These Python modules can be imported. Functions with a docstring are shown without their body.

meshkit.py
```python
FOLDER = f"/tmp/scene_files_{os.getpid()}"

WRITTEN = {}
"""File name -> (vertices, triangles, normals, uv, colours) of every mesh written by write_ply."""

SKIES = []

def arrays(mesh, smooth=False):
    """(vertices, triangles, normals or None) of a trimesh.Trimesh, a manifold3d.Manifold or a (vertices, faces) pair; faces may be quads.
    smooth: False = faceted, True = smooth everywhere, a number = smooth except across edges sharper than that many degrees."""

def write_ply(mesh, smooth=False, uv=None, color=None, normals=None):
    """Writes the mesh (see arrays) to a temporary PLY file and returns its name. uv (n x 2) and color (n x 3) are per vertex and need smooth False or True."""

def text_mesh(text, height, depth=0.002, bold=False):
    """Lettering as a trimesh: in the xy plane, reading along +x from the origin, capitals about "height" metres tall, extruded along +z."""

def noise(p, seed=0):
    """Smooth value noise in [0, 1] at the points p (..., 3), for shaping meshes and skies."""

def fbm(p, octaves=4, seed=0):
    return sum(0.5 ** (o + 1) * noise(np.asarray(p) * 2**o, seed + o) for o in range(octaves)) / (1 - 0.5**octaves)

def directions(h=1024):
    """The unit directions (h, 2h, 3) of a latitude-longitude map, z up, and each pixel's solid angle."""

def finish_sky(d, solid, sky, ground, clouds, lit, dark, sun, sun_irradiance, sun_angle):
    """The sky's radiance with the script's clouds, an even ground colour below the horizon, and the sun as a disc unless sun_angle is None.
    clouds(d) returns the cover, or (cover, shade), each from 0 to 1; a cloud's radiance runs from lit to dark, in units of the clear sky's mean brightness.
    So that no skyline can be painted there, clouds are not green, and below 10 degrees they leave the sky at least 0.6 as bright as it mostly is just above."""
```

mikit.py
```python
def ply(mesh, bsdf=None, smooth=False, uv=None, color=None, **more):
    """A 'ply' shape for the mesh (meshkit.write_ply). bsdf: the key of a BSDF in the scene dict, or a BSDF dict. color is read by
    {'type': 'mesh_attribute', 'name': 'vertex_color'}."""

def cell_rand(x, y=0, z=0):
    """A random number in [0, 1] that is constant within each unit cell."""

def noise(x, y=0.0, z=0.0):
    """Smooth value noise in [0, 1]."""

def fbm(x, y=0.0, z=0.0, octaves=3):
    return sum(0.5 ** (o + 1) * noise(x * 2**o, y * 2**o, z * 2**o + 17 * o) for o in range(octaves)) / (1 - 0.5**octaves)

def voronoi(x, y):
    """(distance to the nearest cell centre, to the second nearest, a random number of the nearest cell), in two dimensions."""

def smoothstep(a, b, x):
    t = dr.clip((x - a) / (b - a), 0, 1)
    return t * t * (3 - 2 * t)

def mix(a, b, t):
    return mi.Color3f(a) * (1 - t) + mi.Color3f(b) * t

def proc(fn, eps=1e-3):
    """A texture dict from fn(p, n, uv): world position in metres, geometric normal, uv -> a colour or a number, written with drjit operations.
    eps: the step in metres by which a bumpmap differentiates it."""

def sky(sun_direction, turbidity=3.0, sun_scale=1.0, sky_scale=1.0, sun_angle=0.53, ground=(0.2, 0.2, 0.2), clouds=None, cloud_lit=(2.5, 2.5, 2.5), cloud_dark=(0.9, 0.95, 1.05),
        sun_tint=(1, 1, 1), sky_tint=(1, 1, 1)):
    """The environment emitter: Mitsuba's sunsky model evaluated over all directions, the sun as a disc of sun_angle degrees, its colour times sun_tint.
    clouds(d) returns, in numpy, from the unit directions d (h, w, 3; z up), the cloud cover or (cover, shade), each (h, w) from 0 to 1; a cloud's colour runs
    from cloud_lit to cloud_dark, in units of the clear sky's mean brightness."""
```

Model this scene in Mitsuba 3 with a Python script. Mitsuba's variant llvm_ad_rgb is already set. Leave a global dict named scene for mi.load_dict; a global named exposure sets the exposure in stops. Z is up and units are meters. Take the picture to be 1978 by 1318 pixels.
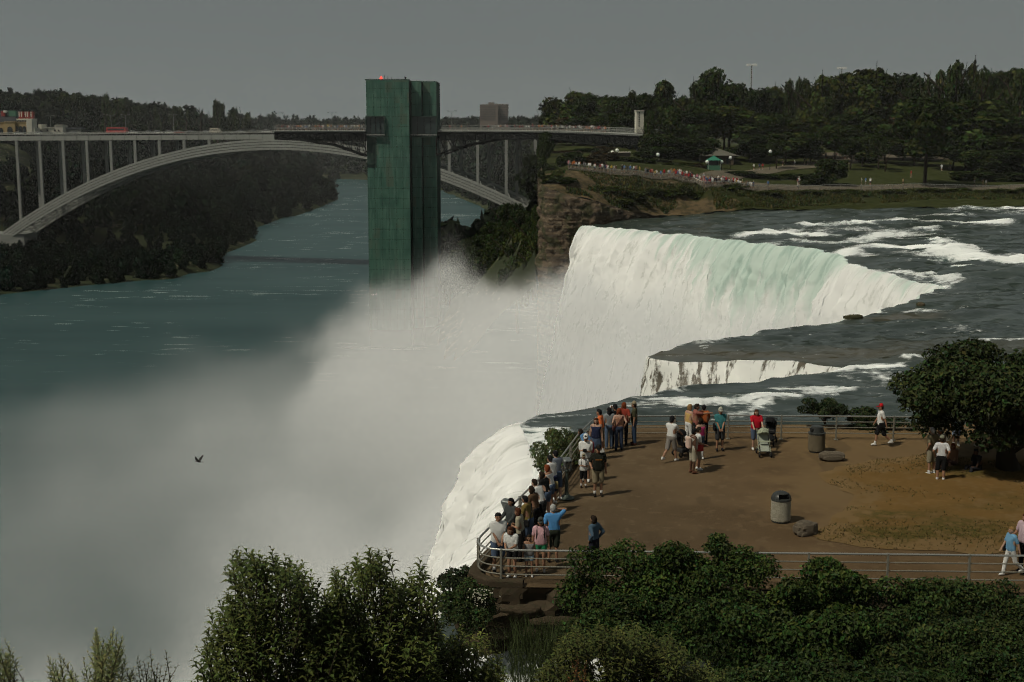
import math, numpy as np, trimesh, drjit as dr, mitsuba as mi, mikit, meshkit
from scipy.interpolate import RBFInterpolator, LinearNDInterpolator
from scipy.spatial import Delaunay, cKDTree
import shapely, shapely.geometry as sg
import manifold3d as m3

# ---------------------------------------------------------------- camera, sky, exposure
T = mi.ScalarTransform4f
F, EYE = 2620.0, 13.0                       # focal length in pixels of the 1978 x 1318 photograph; eye height above the paved overlook
PITCH = math.atan(419 / F)
exposure = 1.14
scene, labels = {}, {}
scene['camera'] = {'type': 'perspective', 'fov': math.degrees(2 * math.atan(989 / F)), 'fov_axis': 'x', 'near_clip': 0.5, 'far_clip': 9000.0,
                   'to_world': T().look_at(origin=[0, 0, EYE], target=[0, 100 * math.cos(PITCH), EYE - 100 * math.sin(PITCH)], up=[0, 0, 1])}
SUN = np.array([-0.80, -0.52, 1.22])
def cloud_cover(d):
    shade = np.clip(d[..., 2] * 2.2, 0, 0.55) + 0.40 * meshkit.fbm(d * np.array([3, 3, 9.0]), 4, 5)
    return np.ones(d.shape[:2]), shade
scene['sky_light'] = mikit.sky(SUN, turbidity=4, sun_scale=0.85, sky_scale=0.5, sun_angle=3.0, clouds=cloud_cover, cloud_lit=(1.50, 1.70, 1.66), cloud_dark=(1.16, 1.29, 1.27), sun_tint=(0.84, 0.955, 1.05), ground=(0.08, 0.09, 0.08))
HAZE_DENSITY = 0.00007
scene['haze_air'] = {'type': 'homogeneous', 'albedo': {'type': 'rgb', 'value': [0.94, 0.95, 0.96]}, 'sigma_t': HAZE_DENSITY}
scene['camera']['medium'] = {'type': 'ref', 'id': 'haze_air'}

# ---------------------------------------------------------------- helpers
def rng(s): return np.random.default_rng(s)
def at(px, py, z=None, Y=None):
    """The point of the place seen at a pixel of the photograph, on the level z or at the distance Y."""
    u, v = (px - 989) / F, (659 - py) / F
    d = np.array([u, math.cos(PITCH) + v * math.sin(PITCH), -math.sin(PITCH) + v * math.cos(PITCH)])
    return np.array([0, 0, EYE]) + d * ((z - EYE) / d[2] if z is not None else Y / d[1])
def srgb(r, g, b):
    c = np.array([r, g, b]) / 255.0
    return np.where(c < 0.04045, c / 12.92, ((c + 0.055) / 1.055) ** 2.4)
def tag(key, label=None, cat=None, group=None, kind=None):
    d = {k: v for k, v in dict(label=label, category=cat, group=group, kind=kind).items() if v}
    labels[key] = {**labels.get(key, {}), **d}
COUNT = {}
def numbered(name):
    COUNT[name] = COUNT.get(name, -1) + 1
    return name if COUNT[name] == 0 else f'{name}_{COUNT[name]:03d}'
def obj(name, mesh, bsdf, parent=None, smooth=False, color=None, uv=None, **lab):
    key = numbered(f'{parent}__{name}' if parent else name)
    if hasattr(mesh, 'to_mesh'): q_ = mesh.to_mesh(); mesh = trimesh.Trimesh(np.array(q_.vert_properties[:, :3], float), np.array(q_.tri_verts), process=False)
    if isinstance(mesh, dict):
        scene[key] = mesh
    else:
        if color is not None:
            n = len(mesh.vertices) if hasattr(mesh, 'vertices') else len(mesh[0])
            color = np.broadcast_to(np.asarray(color, float), (n, 3))
            smooth = smooth if isinstance(smooth, bool) else bool(smooth)
        scene[key] = mikit.ply(mesh, bsdf, smooth=smooth, color=color, uv=uv)
    if lab: tag(key, **lab)
    return key
def thing(name, label, cat, group=None):
    key = numbered(name); tag(key, label, cat, group); return key
def rgb(*c): return {'type': 'rgb', 'value': [float(x) for x in (c[0] if len(c) == 1 else c)]}
VC = {'type': 'mesh_attribute', 'name': 'vertex_color'}
def two(b): return {'type': 'twosided', 'b': b}
def mat(key, **k):
    scene[key] = two({'type': 'principled', **k}); return key
def box(sx, sy, sz, c=(0, 0, 0), rz=0.0):
    m = trimesh.creation.box((sx, sy, sz))
    if rz: m.apply_transform(trimesh.transformations.rotation_matrix(rz, [0, 0, 1]))
    m.apply_translation(c); return m
def bar(p, q, w, h=None):
    """A square bar from p to q, w wide and h high."""
    p, q = np.asarray(p, float), np.asarray(q, float); d = q - p; L = np.linalg.norm(d); d = d / L
    s = np.cross(d, [0, 0, 1.0]); s = s / np.linalg.norm(s) if np.linalg.norm(s) > 1e-6 else np.array([1.0, 0, 0])
    u = np.cross(s, d); m = trimesh.creation.box((w, L, h or w))
    M = np.eye(4); M[:3, 0], M[:3, 1], M[:3, 2], M[:3, 3] = s, d, u, (p + q) / 2
    m.apply_transform(M); return m
def tube(pts, r, sides=8):
    p = np.asarray(pts, float); t = np.gradient(p, axis=0); t /= np.linalg.norm(t, axis=1, keepdims=True) + 1e-12
    a = np.cross(t, np.where(np.abs(t[:, 2:]) < 0.9, [0, 0, 1.0], [1.0, 0, 0])); a /= np.linalg.norm(a, axis=1, keepdims=True) + 1e-12
    b, g = np.cross(t, a), np.arange(sides) * 2 * np.pi / sides
    r = np.broadcast_to(r, (len(p),))[:, None, None]
    v = (p[:, None] + r * (np.cos(g)[None, :, None] * a[:, None] + np.sin(g)[None, :, None] * b[:, None])).reshape(-1, 3)
    i, j = np.meshgrid(np.arange(len(p) - 1), np.arange(sides), indexing='ij')
    q = np.stack([i * sides + j, i * sides + (j + 1) % sides, (i + 1) * sides + (j + 1) % sides, (i + 1) * sides + j], -1).reshape(-1, 4)
    f = np.vstack([q[:, [0, 1, 2]], q[:, [0, 2, 3]]])
    n = len(v); v = np.vstack([v, p[0], p[-1]]); k = np.arange(sides); e = (len(p) - 1) * sides
    f = np.vstack([f, np.stack([k * 0 + n, (k + 1) % sides, k], 1), np.stack([k * 0 + n + 1, e + k, e + (k + 1) % sides], 1)])
    return trimesh.Trimesh(v, f, process=False)
def cat(ms): return trimesh.util.concatenate([m for m in ms if m is not None])
def grid(P):
    """A sheet through the points P (n, m, 3)."""
    n, m = P.shape[:2]; i, j = np.meshgrid(np.arange(n - 1), np.arange(m - 1), indexing='ij'); a = (i * m + j).ravel()
    return trimesh.Trimesh(P.reshape(-1, 3), np.vstack([np.stack([a, a + m, a + m + 1], 1), np.stack([a, a + m + 1, a + 1], 1)]), process=False)
def resample(p, step):
    p = np.asarray(p, float); s = np.r_[0, np.cumsum(np.linalg.norm(np.diff(p, axis=0), axis=1))]
    n = max(2, int(s[-1] / step) + 1); return np.stack([np.interp(np.linspace(0, s[-1], n), s, p[:, k]) for k in range(p.shape[1])], 1)
def smooth_line(p, step, it=2):
    p = np.asarray(p, float)
    for _ in range(it):                                       # corner cutting, ends kept
        q = np.empty((2 * len(p) - 2, p.shape[1])); q[0::2] = 0.75 * p[:-1] + 0.25 * p[1:]; q[1::2] = 0.25 * p[:-1] + 0.75 * p[1:]
        p = np.vstack([p[:1], q, p[-1:]])
    return resample(p, step)
def fb(p, s, octaves=4, seed=0): return meshkit.fbm(np.asarray(p) * s, octaves, seed)
def tri_region(poly, pts):
    """Delaunay triangles of the points (n, 2) that lie inside the polygon."""
    f = Delaunay(pts).simplices; c = pts[f].mean(1)
    f = f[shapely.contains_xy(poly, c[:, 0], c[:, 1])]
    a = pts[f]; cr = (a[:, 1, 0] - a[:, 0, 0]) * (a[:, 2, 1] - a[:, 0, 1]) - (a[:, 1, 1] - a[:, 0, 1]) * (a[:, 2, 0] - a[:, 0, 0])
    f[cr < 0] = f[cr < 0][:, ::-1]; return f[np.abs(cr) > 1e-4]
# ---------------------------------------------------------------- upper river, brink and the falling water
LOW = -53.0                                                    # level of the lower river
far_brink = [(1122, 437, -6.5), (1150, 438, -6.5), (1280, 450, -6), (1380, 459, -5.6), (1480, 472, -5), (1570, 480, -4.8), (1625, 492, -4.6), (1650, 512, -4.5), (1690, 527, -4.3), (1760, 540, -4.15), (1840, 560, -4)]
near_side = [(1800, 566, -3.95), (1765, 575, -3.9), (1725, 590, -3.8), (1690, 607, -3.7), (1620, 622, -3.5), (1550, 635, -3.4), (1480, 642, -3.3), (1410, 657, -3.2), (1340, 665, -3.1), (1275, 677, -3.05), (1246, 690, -3.0)]
notch = [(1262, 698, -2.95), (1330, 697, -2.9), (1440, 699, -2.8), (1560, 702, -2.6), (1660, 706, -2.5), (1705, 710, -2.45), (1650, 714, -2.4), (1560, 719, -2.35), (1440, 737, -2.3), (1320, 752, -2.2), (1250, 765, -2.1), (1180, 776, -2.05), (1100, 788, -2.0), (1030, 805, -2.0), (1004, 817, -2.0)]
BR = np.array([at(x, y, z=z) for x, y, z in far_brink + near_side + notch] + [(0.45, 64.0, -2.0), (0.75, 60.0, -2.0), (0.7, 56, -2.0), (0.2, 52, -2.05), (-0.7, 47, -2.1), (-1.9, 42, -2.2), (-3.2, 36.5, -2.4)])
BRINK = smooth_line(BR, 0.45, 2)
t_ = np.gradient(BRINK[:, :2], axis=0); t_ /= np.linalg.norm(t_, axis=1, keepdims=True)
arc = np.arange(len(BRINK)) * 0.45
nrm = np.stack([t_[:, 1], -t_[:, 0]], 1)
BRINK[:, :2] += nrm * ((fb(np.stack([arc, arc * 0, arc * 0], 1), 0.22, 4, 3) - 0.5) * 2.6 * np.clip(BRINK[:, 1:2][:, 0] / 150, 0.25, 1))[:, None]
k_ = np.exp(-np.linspace(-2, 2, 15) ** 2); k_ /= k_.sum()
nrm = np.stack([np.convolve(np.pad(nrm[:, i], 7, mode='edge'), k_, 'valid') for i in (0, 1)], 1); nrm /= np.linalg.norm(nrm, axis=1, keepdims=True) + 1e-9
far_shore = [at(x, y, z=z) for x, y, z in [(2300, 392, -2), (1978, 400, -3), (1800, 402, -3.6), (1600, 405, -4.1), (1400, 409, -4.6), (1280, 419, -5.5), (1200, 430, -6.15), (1140, 436, -6.5)]]
luna_shore = [(-2.6, 36.5, -2.3), (-0.9, 40.5, -2.2), (0.6, 47, -2.1), (1.9, 52.5, -2), (2.9, 57, -2), (4.5, 58.6, -1.9), (12, 58.8, -1.7), (30, 59, -1.5), (150, 60, -0.5)]
zc = np.vstack([BR, far_shore, luna_shore, [at(1978, 620, z=-2.6), at(1978, 520, z=-3.0), at(1700, 440, z=-4.6), at(1850, 640, z=-2.9), (150, 150, -1.5), (160, 250, -1.8)]])
river_level = RBFInterpolator(zc[:, :2], zc[:, 2], kernel='linear', smoothing=0.3)
river_poly = sg.Polygon(np.vstack([BRINK[:, :2], np.array(luna_shore)[:, :2], [(170, 60), (170, 262)], np.array(far_shore)[:, :2]])).buffer(0)
# stretches of white water: (pixel path, level, half width in metres, strength)
white = [([(1560, 436), (1700, 440), (1800, 452)], -4.3, 9.0, 0.42), ([(1700, 470), (1800, 490), (1978, 500)], -3.8, 7.0, 0.45), ([(1250, 780), (1400, 790), (1560, 770)], -1.9, 3.2, 0.38), ([(1480, 700), (1620, 716), (1760, 730)], -2.2, 3.0, 0.36), ([(1480, 640), (1700, 620), (1900, 640)], -3.0, 5.0, 0.22), ([(1800, 560), (1978, 580)], -3.5, 6.0, 0.25), ([(1430, 452), (1480, 446), (1560, 452), (1600, 456)], -4.9, 4.0, 0.9), ([(1560, 430), (1700, 425), (1780, 428), (1905, 435)], -4.2, 3.2, 0.85), ([(1640, 480), (1760, 470), (1820, 480), (1860, 500), (1978, 512), (2150, 520)], -3.7, 4.2, 1.0),
         ([(1600, 462), (1700, 455), (1790, 448), (1820, 440)], -4.2, 5.0, 0.75), ([(1780, 458), (1830, 470), (1850, 490)], -3.8, 3.0, 0.9), ([(1480, 470), (1560, 468), (1640, 478)], -4.8, 3.0, 0.55), ([(1860, 404), (1978, 408), (2100, 408)], -3.4, 6, 0.75), ([(1830, 412), (1978, 414)], -3.4, 5, 0.5), ([(1620, 490), (1690, 495)], -4.4, 2.5, 0.8),
         ([(1690, 525), (1740, 528), (1790, 540), (1835, 556)], -4.1, 3.0, 0.75), ([(1720, 604), (1820, 610)], -3.6, 1.0, 0.6), ([(1540, 655), (1600, 652)], -3.0, 0.6, 0.35), ([(1480, 715), (1560, 716), (1640, 708), (1705, 706)], -2.3, 1.2, 0.95), ([(1560, 700), (1660, 700), (1720, 712)], -2.3, 0.9, 0.75),
         ([(1330, 780), (1420, 775), (1470, 772), (1505, 765)], -1.9, 1.3, 0.85), ([(1420, 800), (1450, 790), (1480, 778)], -1.8, 1.2, 0.8), ([(1270, 768), (1340, 765), (1400, 770)], -1.9, 0.9, 0.5), ([(1500, 740), (1560, 738), (1630, 744)], -1.9, 1.3, 0.7), ([(1640, 742), (1700, 738)], -2.0, 0.5, 0.4),
         ([(1730, 690), (1780, 684), (1830, 700)], -2.2, 1.3, 0.6), ([(1860, 660), (1978, 650)], -2.3, 0.9, 0.6), ([(1005, 826), (1035, 832), (1065, 845), (1060, 855)], -2.0, 1.0, 0.85), ([(1005, 845), (1050, 862), (1060, 890)], -2.0, 1.8, 1.0), ([(1040, 890), (1010, 960), (960, 1060)], -2.1, 2.2, 1.0), ([(1180, 780), (1260, 790), (1330, 790)], -1.9, 1.5, 0.35), ([(1900, 515), (1978, 517)], -3.3, 1.5, 0.9), ([(1478, 404), (1560, 408)], -5.2, 2.0, 0.4), ([(1370, 425), (1460, 420)], -5.4, 1.4, 0.25)]
shallow = [([(1300, 683), (1420, 678), (1520, 690), (1640, 685)], -2.8, 4.0, 0.9), ([(1700, 610), (1760, 612)], -3.5, 2.0, 0.9), ([(1560, 690), (1640, 692), (1760, 660)], -2.5, 3.0, 0.5), ([(1800, 690), (1978, 660)], -2.3, 2.5, 0.5)]
def near_lines(xy, lines):
    out = np.zeros(len(xy)); q3 = np.c_[xy, xy[:, :1] * 0]; far = np.clip(xy[:, 1:2] / 200, 0.3, 1.3)
    xy = xy + (np.stack([fb(q3, 0.12, 4, 301) - 0.5, fb(q3, 0.12, 4, 302) - 0.5], 1) * 11 + np.stack([fb(q3, 0.5, 3, 303) - 0.5, fb(q3, 0.5, 3, 304) - 0.5], 1) * 3.5) * far
    for path, z, w, s in lines:
        q = np.array([at(x, y, z=z) for x, y in path])[:, :2]
        d = shapely.distance(shapely.points(xy), sg.LineString(q)); out = np.maximum(out, s * np.exp(-(d / w) ** 2))
    return out
def river_points():
    r = rng(11); out = [BRINK[:, :2]]
    for y0, y1, st in ((34, 75, 0.33), (75, 110, 0.5), (110, 170, 0.85), (170, 300, 1.5)):
        gx, gy = np.meshgrid(np.arange(-6, 170 if st > 1 else 90, st), np.arange(y0, y1, st)); g = np.stack([gx.ravel(), gy.ravel()], 1)
        g += r.uniform(-0.3, 0.3, g.shape) * st; out.append(g)
    gx, gy = np.meshgrid(np.arange(90, 170, 4.0), np.arange(60, 172, 4.0)); out.append(np.stack([gx.ravel(), gy.ravel()], 1))
    bnd = resample(np.vstack([luna_shore, [(170, 60, 0), (170, 262, 0)], far_shore]), 1.5)[:, :2]
    p = np.vstack(out[1:]); p = p[shapely.contains_xy(river_poly, p[:, 0], p[:, 1])]
    p = p[cKDTree(BRINK[:, :2]).query(p)[0] > 0.3]
    return np.vstack([BRINK[:, :2], p, bnd])
rp = river_points(); rf = tri_region(river_poly, rp)
edge_d = cKDTree(BRINK[:, :2]).query(rp)[0]
foam, brown = near_lines(rp, white), near_lines(rp, shallow)
foam = foam * np.clip(0.35 + 1.3 * fb(np.c_[rp, rp[:, :1] * 0], (0.16, 0.10, 1), 3, 310), 0, 1.15)
rz = river_level(rp)
p3 = np.c_[rp, rz * 0]
wave = (fb(p3, (0.5, 0.9, 1), 5, 21) - 0.5) * 1.0 + (fb(p3, (0.12, 0.3, 1), 3, 22) - 0.5) * 0.9 + foam * (fb(p3, (0.6, 0.6, 1), 4, 23) * 0.95 - 0.15)
rz = rz + wave * np.clip(edge_d / 3, 0.12, 1) * np.clip(rp[:, 1] / 130, 0.55, 1)
rz[:len(BRINK)] = river_level(BRINK[:, :2]) + (fb(np.c_[arc, arc * 0, arc * 0], 0.35, 4, 5) - 0.5) * 0.7
BRINK[:, 2] = rz[:len(BRINK)]
foam = np.maximum(foam, 0.45 * np.exp(-edge_d / 1.2) * (rp[:, 1] > 60)) * 0.999
def water_color(p, n, uv):
    s = mikit.fbm(p.x * 0.9 - p.y * 0.15, p.y * 2.2, p.z, 4); l = mikit.fbm(p.x * 0.07, p.y * 0.2, 3.0, 3)
    big, fine, s2 = mikit.fbm(p.x * 0.22, p.y * 0.4, 5.0, 3), mikit.fbm(p.x * 3.2, p.y * 3.6, 1.0, 3), mikit.fbm(p.x * 0.42, p.y * 0.17, 8.0, 4)
    f = mikit.smoothstep(0.98, 1.30, uv.x * 0.80 + big * 0.16 + s * 0.36 + s2 * 0.52 + fine * 0.32) + 0.55 * mikit.smoothstep(0.66, 0.76, s * 0.6 + fine * 0.4) * mikit.smoothstep(0.45, 0.6, big)
    f = dr.minimum(f, 1.0) * (0.80 + 0.4 * fine)
    deep = mikit.mix(mikit.mix((0.016, 0.024, 0.020), (0.036, 0.050, 0.042), l), (0.055, 0.066, 0.056), mikit.smoothstep(0.45, 0.75, s) * 0.7)
    deep = mikit.mix(deep, (0.075, 0.06, 0.033), uv.y * 0.8)
    return mikit.mix(mikit.mix(deep, (0.16, 0.30, 0.27), mikit.smoothstep(0.5, 0.95, uv.x * 0.8 + s * 0.3) * 0.5), (0.76, 0.78, 0.76), dr.minimum(f, 1.0))
def water_rough(p, n, uv):
    s = mikit.fbm(p.x * 0.9 - p.y * 0.15, p.y * 2.2, p.z, 4)
    return 0.2 + 0.6 * mikit.smoothstep(0.8, 1.05, uv.x * 0.95 + s * 0.42)
mat('river_water', base_color=mikit.proc(water_color), roughness=mikit.proc(water_rough), specular=0.5)
obj('upper_river', (np.c_[rp, rz], rf), 'river_water', smooth=True, uv=np.c_[foam, brown], kind='structure', label='dark green rapids streaked with white water above the brink')

# falling water, one sheet per stretch of the brink
def falling(name, i0, i1, label, color, reach, drop=None, lump=1.0, rows=90, rough=0.8, rise=5.0, fine=1):
    sl = slice(i0, i1); c, n, a = BRINK[sl], nrm[sl], arc[sl]; m_ = (len(a) - 1) * fine + 1
    if fine > 1: k = np.linspace(0, len(a) - 1, m_); c, n = (np.stack([np.interp(k, np.arange(len(a)), q[:, i]) for i in range(q.shape[1])], 1) for q in (c, n)); a = np.interp(k, np.arange(len(a)), a)
    H = (c[:, 2] - LOW if drop is None else np.full(len(c), drop))
    s = np.linspace(0, 1, rows) ** 1.35
    A, S = np.meshgrid(a, s, indexing='ij'); D = H[:, None] * S ** 2 * (1) ; O = np.asarray(reach)[:, None] * S if np.ndim(reach) else reach * S
    g = np.stack([A * 0.5, D * 0.14, A * 0], -1); g2 = np.stack([A * 1.1 + D * 0.1, D * 0.45 + 7, A * 0], -1); g3 = np.stack([A * 2.6, D * 1.3 + 3, A * 0], -1)
    bump = ((meshkit.fbm(g, 4, 31) - 0.5) * 2.6 + (meshkit.fbm(g2, 3, 32) - 0.5) * 1.3 + (meshkit.fbm(g3, 3, 33) - 0.5) * rough) * np.clip((30 - D) / 12, 0, 1)
    O = O + bump * np.clip(D / rise, 0, 1) * lump
    P = np.stack([c[:, 0:1] + n[:, 0:1] * O, c[:, 1:2] + n[:, 1:2] * O, c[:, 2:3] - D], -1)
    uv = np.stack([A, D], -1).reshape(-1, 2)
    return obj(name, grid(P), color, smooth=True, uv=uv, label=label, kind='structure')
iA = int(np.argmin(np.linalg.norm(BRINK - at(1840, 560, z=-4), axis=1))); iB = int(np.argmin(np.linalg.norm(BRINK - at(1246, 690, z=-3), axis=1)))
iC = int(np.argmin(np.linalg.norm(BRINK - at(1705, 710, z=-2.45), axis=1))); iD = int(np.argmin(np.linalg.norm(BRINK - at(1004, 817, z=-2), axis=1)))
GREEN0, GREEN1 = arc[int(np.argmin(np.linalg.norm(BRINK - at(1360, 458, z=-5.6), axis=1)))], arc[int(np.argmin(np.linalg.norm(BRINK - at(1630, 492, z=-4.6), axis=1)))]
NEAR0 = arc[iD]
def fall_color(p, n, uv):
    a, d = uv.x, uv.y
    st = mikit.fbm(a * 0.7, d * 0.07, 1.0, 4); fine = mikit.fbm(a * 1.5 + d * 0.1, d * 0.34, 5.0, 4); grain = mikit.fbm(a * 5.0, d * 2.0, 3.0, 3); a = a + (st - 0.5) * 14
    g = mikit.smoothstep(GREEN0 - 26, GREEN0 + 42, a) * (1 - mikit.smoothstep(GREEN1 - 6, GREEN1 + 14, a))
    g = g * (1 - mikit.smoothstep(NEAR0 - 8, NEAR0, a))
    depth = -0.8 - 3 * mikit.smoothstep(NEAR0 - 8, NEAR0, a) + g * 9.5 + (st - 0.5) * (3.5 + 16 * g)
    w = mikit.smoothstep(-0.25, 0.75, (d - depth) / (3.0 + 7 * g) + (fine - 0.5) * 1.2)
    teal = mikit.mix((0.42, 0.55, 0.48), (0.26, 0.41, 0.345), mikit.smoothstep(0.4, 0.65, fine))
    white = mikit.mix((0.76, 0.76, 0.74), (0.52, 0.53, 0.50), mikit.smoothstep(0.54, 0.74, fine * 0.72 + grain * 0.28) * 0.75)
    return mikit.mix(mikit.mix(teal, white, 0.25), white, w)
mat('fall_water', base_color=mikit.proc(fall_color), roughness=0.8, specular=0.2)
TIP0 = arc[iB]
def thin_color(p, n, uv):
    a, d = uv.x, uv.y
    fine = mikit.fbm(a * 3.0, d * 0.8, 2.0, 4); lace = mikit.fbm(a * 9.0, d * 5.0, 4.0, 3); st = mikit.fbm(a * 0.33, d * 0.05, 8.0, 3)
    w = mikit.smoothstep(0.40, 0.60, fine * 0.7 + lace * 0.3 + (st - 0.5) * 0.35 + 0.19 - 0.22 * (1 - mikit.smoothstep(TIP0 + 4.0, TIP0 + 9.0, a)))
    return mikit.mix(mikit.mix((0.05, 0.045, 0.03), (0.13, 0.11, 0.08), mikit.fbm(p.x * 2, p.y * 2, p.z * 3, 3)), (0.72, 0.72, 0.68), w)
mat('thin_water', base_color=mikit.proc(thin_color), roughness=0.6)
n = len(BRINK)
falling('waterfall', 0, iA + 12, 'wide curtain of white water dropping from the far brink', 'fall_water', np.interp(arc[:iA + 12], [0, 15, 60], [17.0, 14.0, 9.0]))
falling('waterfall', iA + 11, iB - 18, 'curtain of water hidden behind the near dark brink', 'fall_water', 5.0)
falling('waterfall', iB - 19, iC, 'thin streaked fall over dark rock in the narrow notch', 'thin_water', np.interp(np.arange(iC - iB + 19) * 0.45, [0, 10, 14, 24], [2.5, 2.5, 9.0, 14.0]), lump=0.5, rise=1.2)
falling('waterfall', iC, iD, 'fall on the near side of the narrow notch', 'fall_water', 1.5, lump=0.4)
falling('waterfall', iD - 1, n, 'near white fall rolling over the brink beside the overlook', 'fall_water', 12.0, lump=0.7, rows=220, rough=1.3, rise=1.6, fine=3)

# lower river
def low_color(p, n, uv):
    l = mikit.fbm(p.x * 0.012, p.y * 0.03, 0.0, 4); s = mikit.fbm(p.x * 0.10, p.y * 0.35, 2.0, 4)
    c = mikit.mix((0.012, 0.040, 0.042), (0.030, 0.066, 0.066), l)
    f = mikit.smoothstep(0.74, 0.90, s * 0.72 + mikit.fbm(p.x * 0.02, p.y * 0.03, 9.0, 3) * 0.38 + mikit.fbm(p.x * 0.7, p.y * 2.0, 1.0, 2) * 0.08)
    return mikit.mix(c, (0.22, 0.27, 0.26), f * 0.8 * mikit.smoothstep(330.0, 420.0, p.y))
def low_bump(p, n, uv): return mikit.fbm(p.x * 0.22, p.y * 0.40, 0.0, 5) * 1.2 + mikit.fbm(p.x * 0.03, p.y * 0.07, 4.0, 3) * 2.2
scene['low_water'] = {'type': 'bumpmap', 'arbitrary': mikit.proc(low_bump, 0.15), 'scale': 0.5, 'b': two({'type': 'principled', 'base_color': mikit.proc(low_color), 'roughness': 0.36, 'specular': 0.5})}
V = np.array([(x, y, LOW) for y in np.linspace(15, 2600, 30) for x in np.linspace(-900, 500, 20)])
g_ = grid(V.reshape(30, 20, 3)[:, ::-1][::-1]); 
if g_.face_normals[0][2] < 0: g_.invert()
obj('lower_river', g_, 'low_water', uv=g_.vertices[:, :2] / 10.0, smooth=True, kind='structure', label='teal river in the gorge flecked with foam')
# ---------------------------------------------------------------- banks of the gorge, the park on the far side, hills
left_shore = [(-330, 300), (-262, 420), (-196, 514), (-172, 548), (-146, 577), (-136, 612), (-134, 632), (-146, 700), (-145, 778), (-163, 876), (-158, 960), (-150, 1100), (-152, 1212), (-166, 1300), (-196, 1460), (-270, 1540), (-430, 1600), (-900, 1640)]
right_shore = [(-900, 1860), (-420, 1800), (-180, 1640), (-78, 1400), (-40, 1180), (-28, 1110), (-12, 975), (-8, 830), (-14, 700), (-26, 560), (-36, 470), (-40, 420), (-44, 330), (-36, 268), (-20, 255)]
ls, rs = sg.LineString(left_shore), sg.LineString(right_shore)
gorge = sg.Polygon(left_shore + right_shore + [(60, 240), (60, 300 - 300), (-330, 0)]).buffer(0)
def lerp(x, xs, ys): return np.interp(x, xs, ys)
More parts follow.
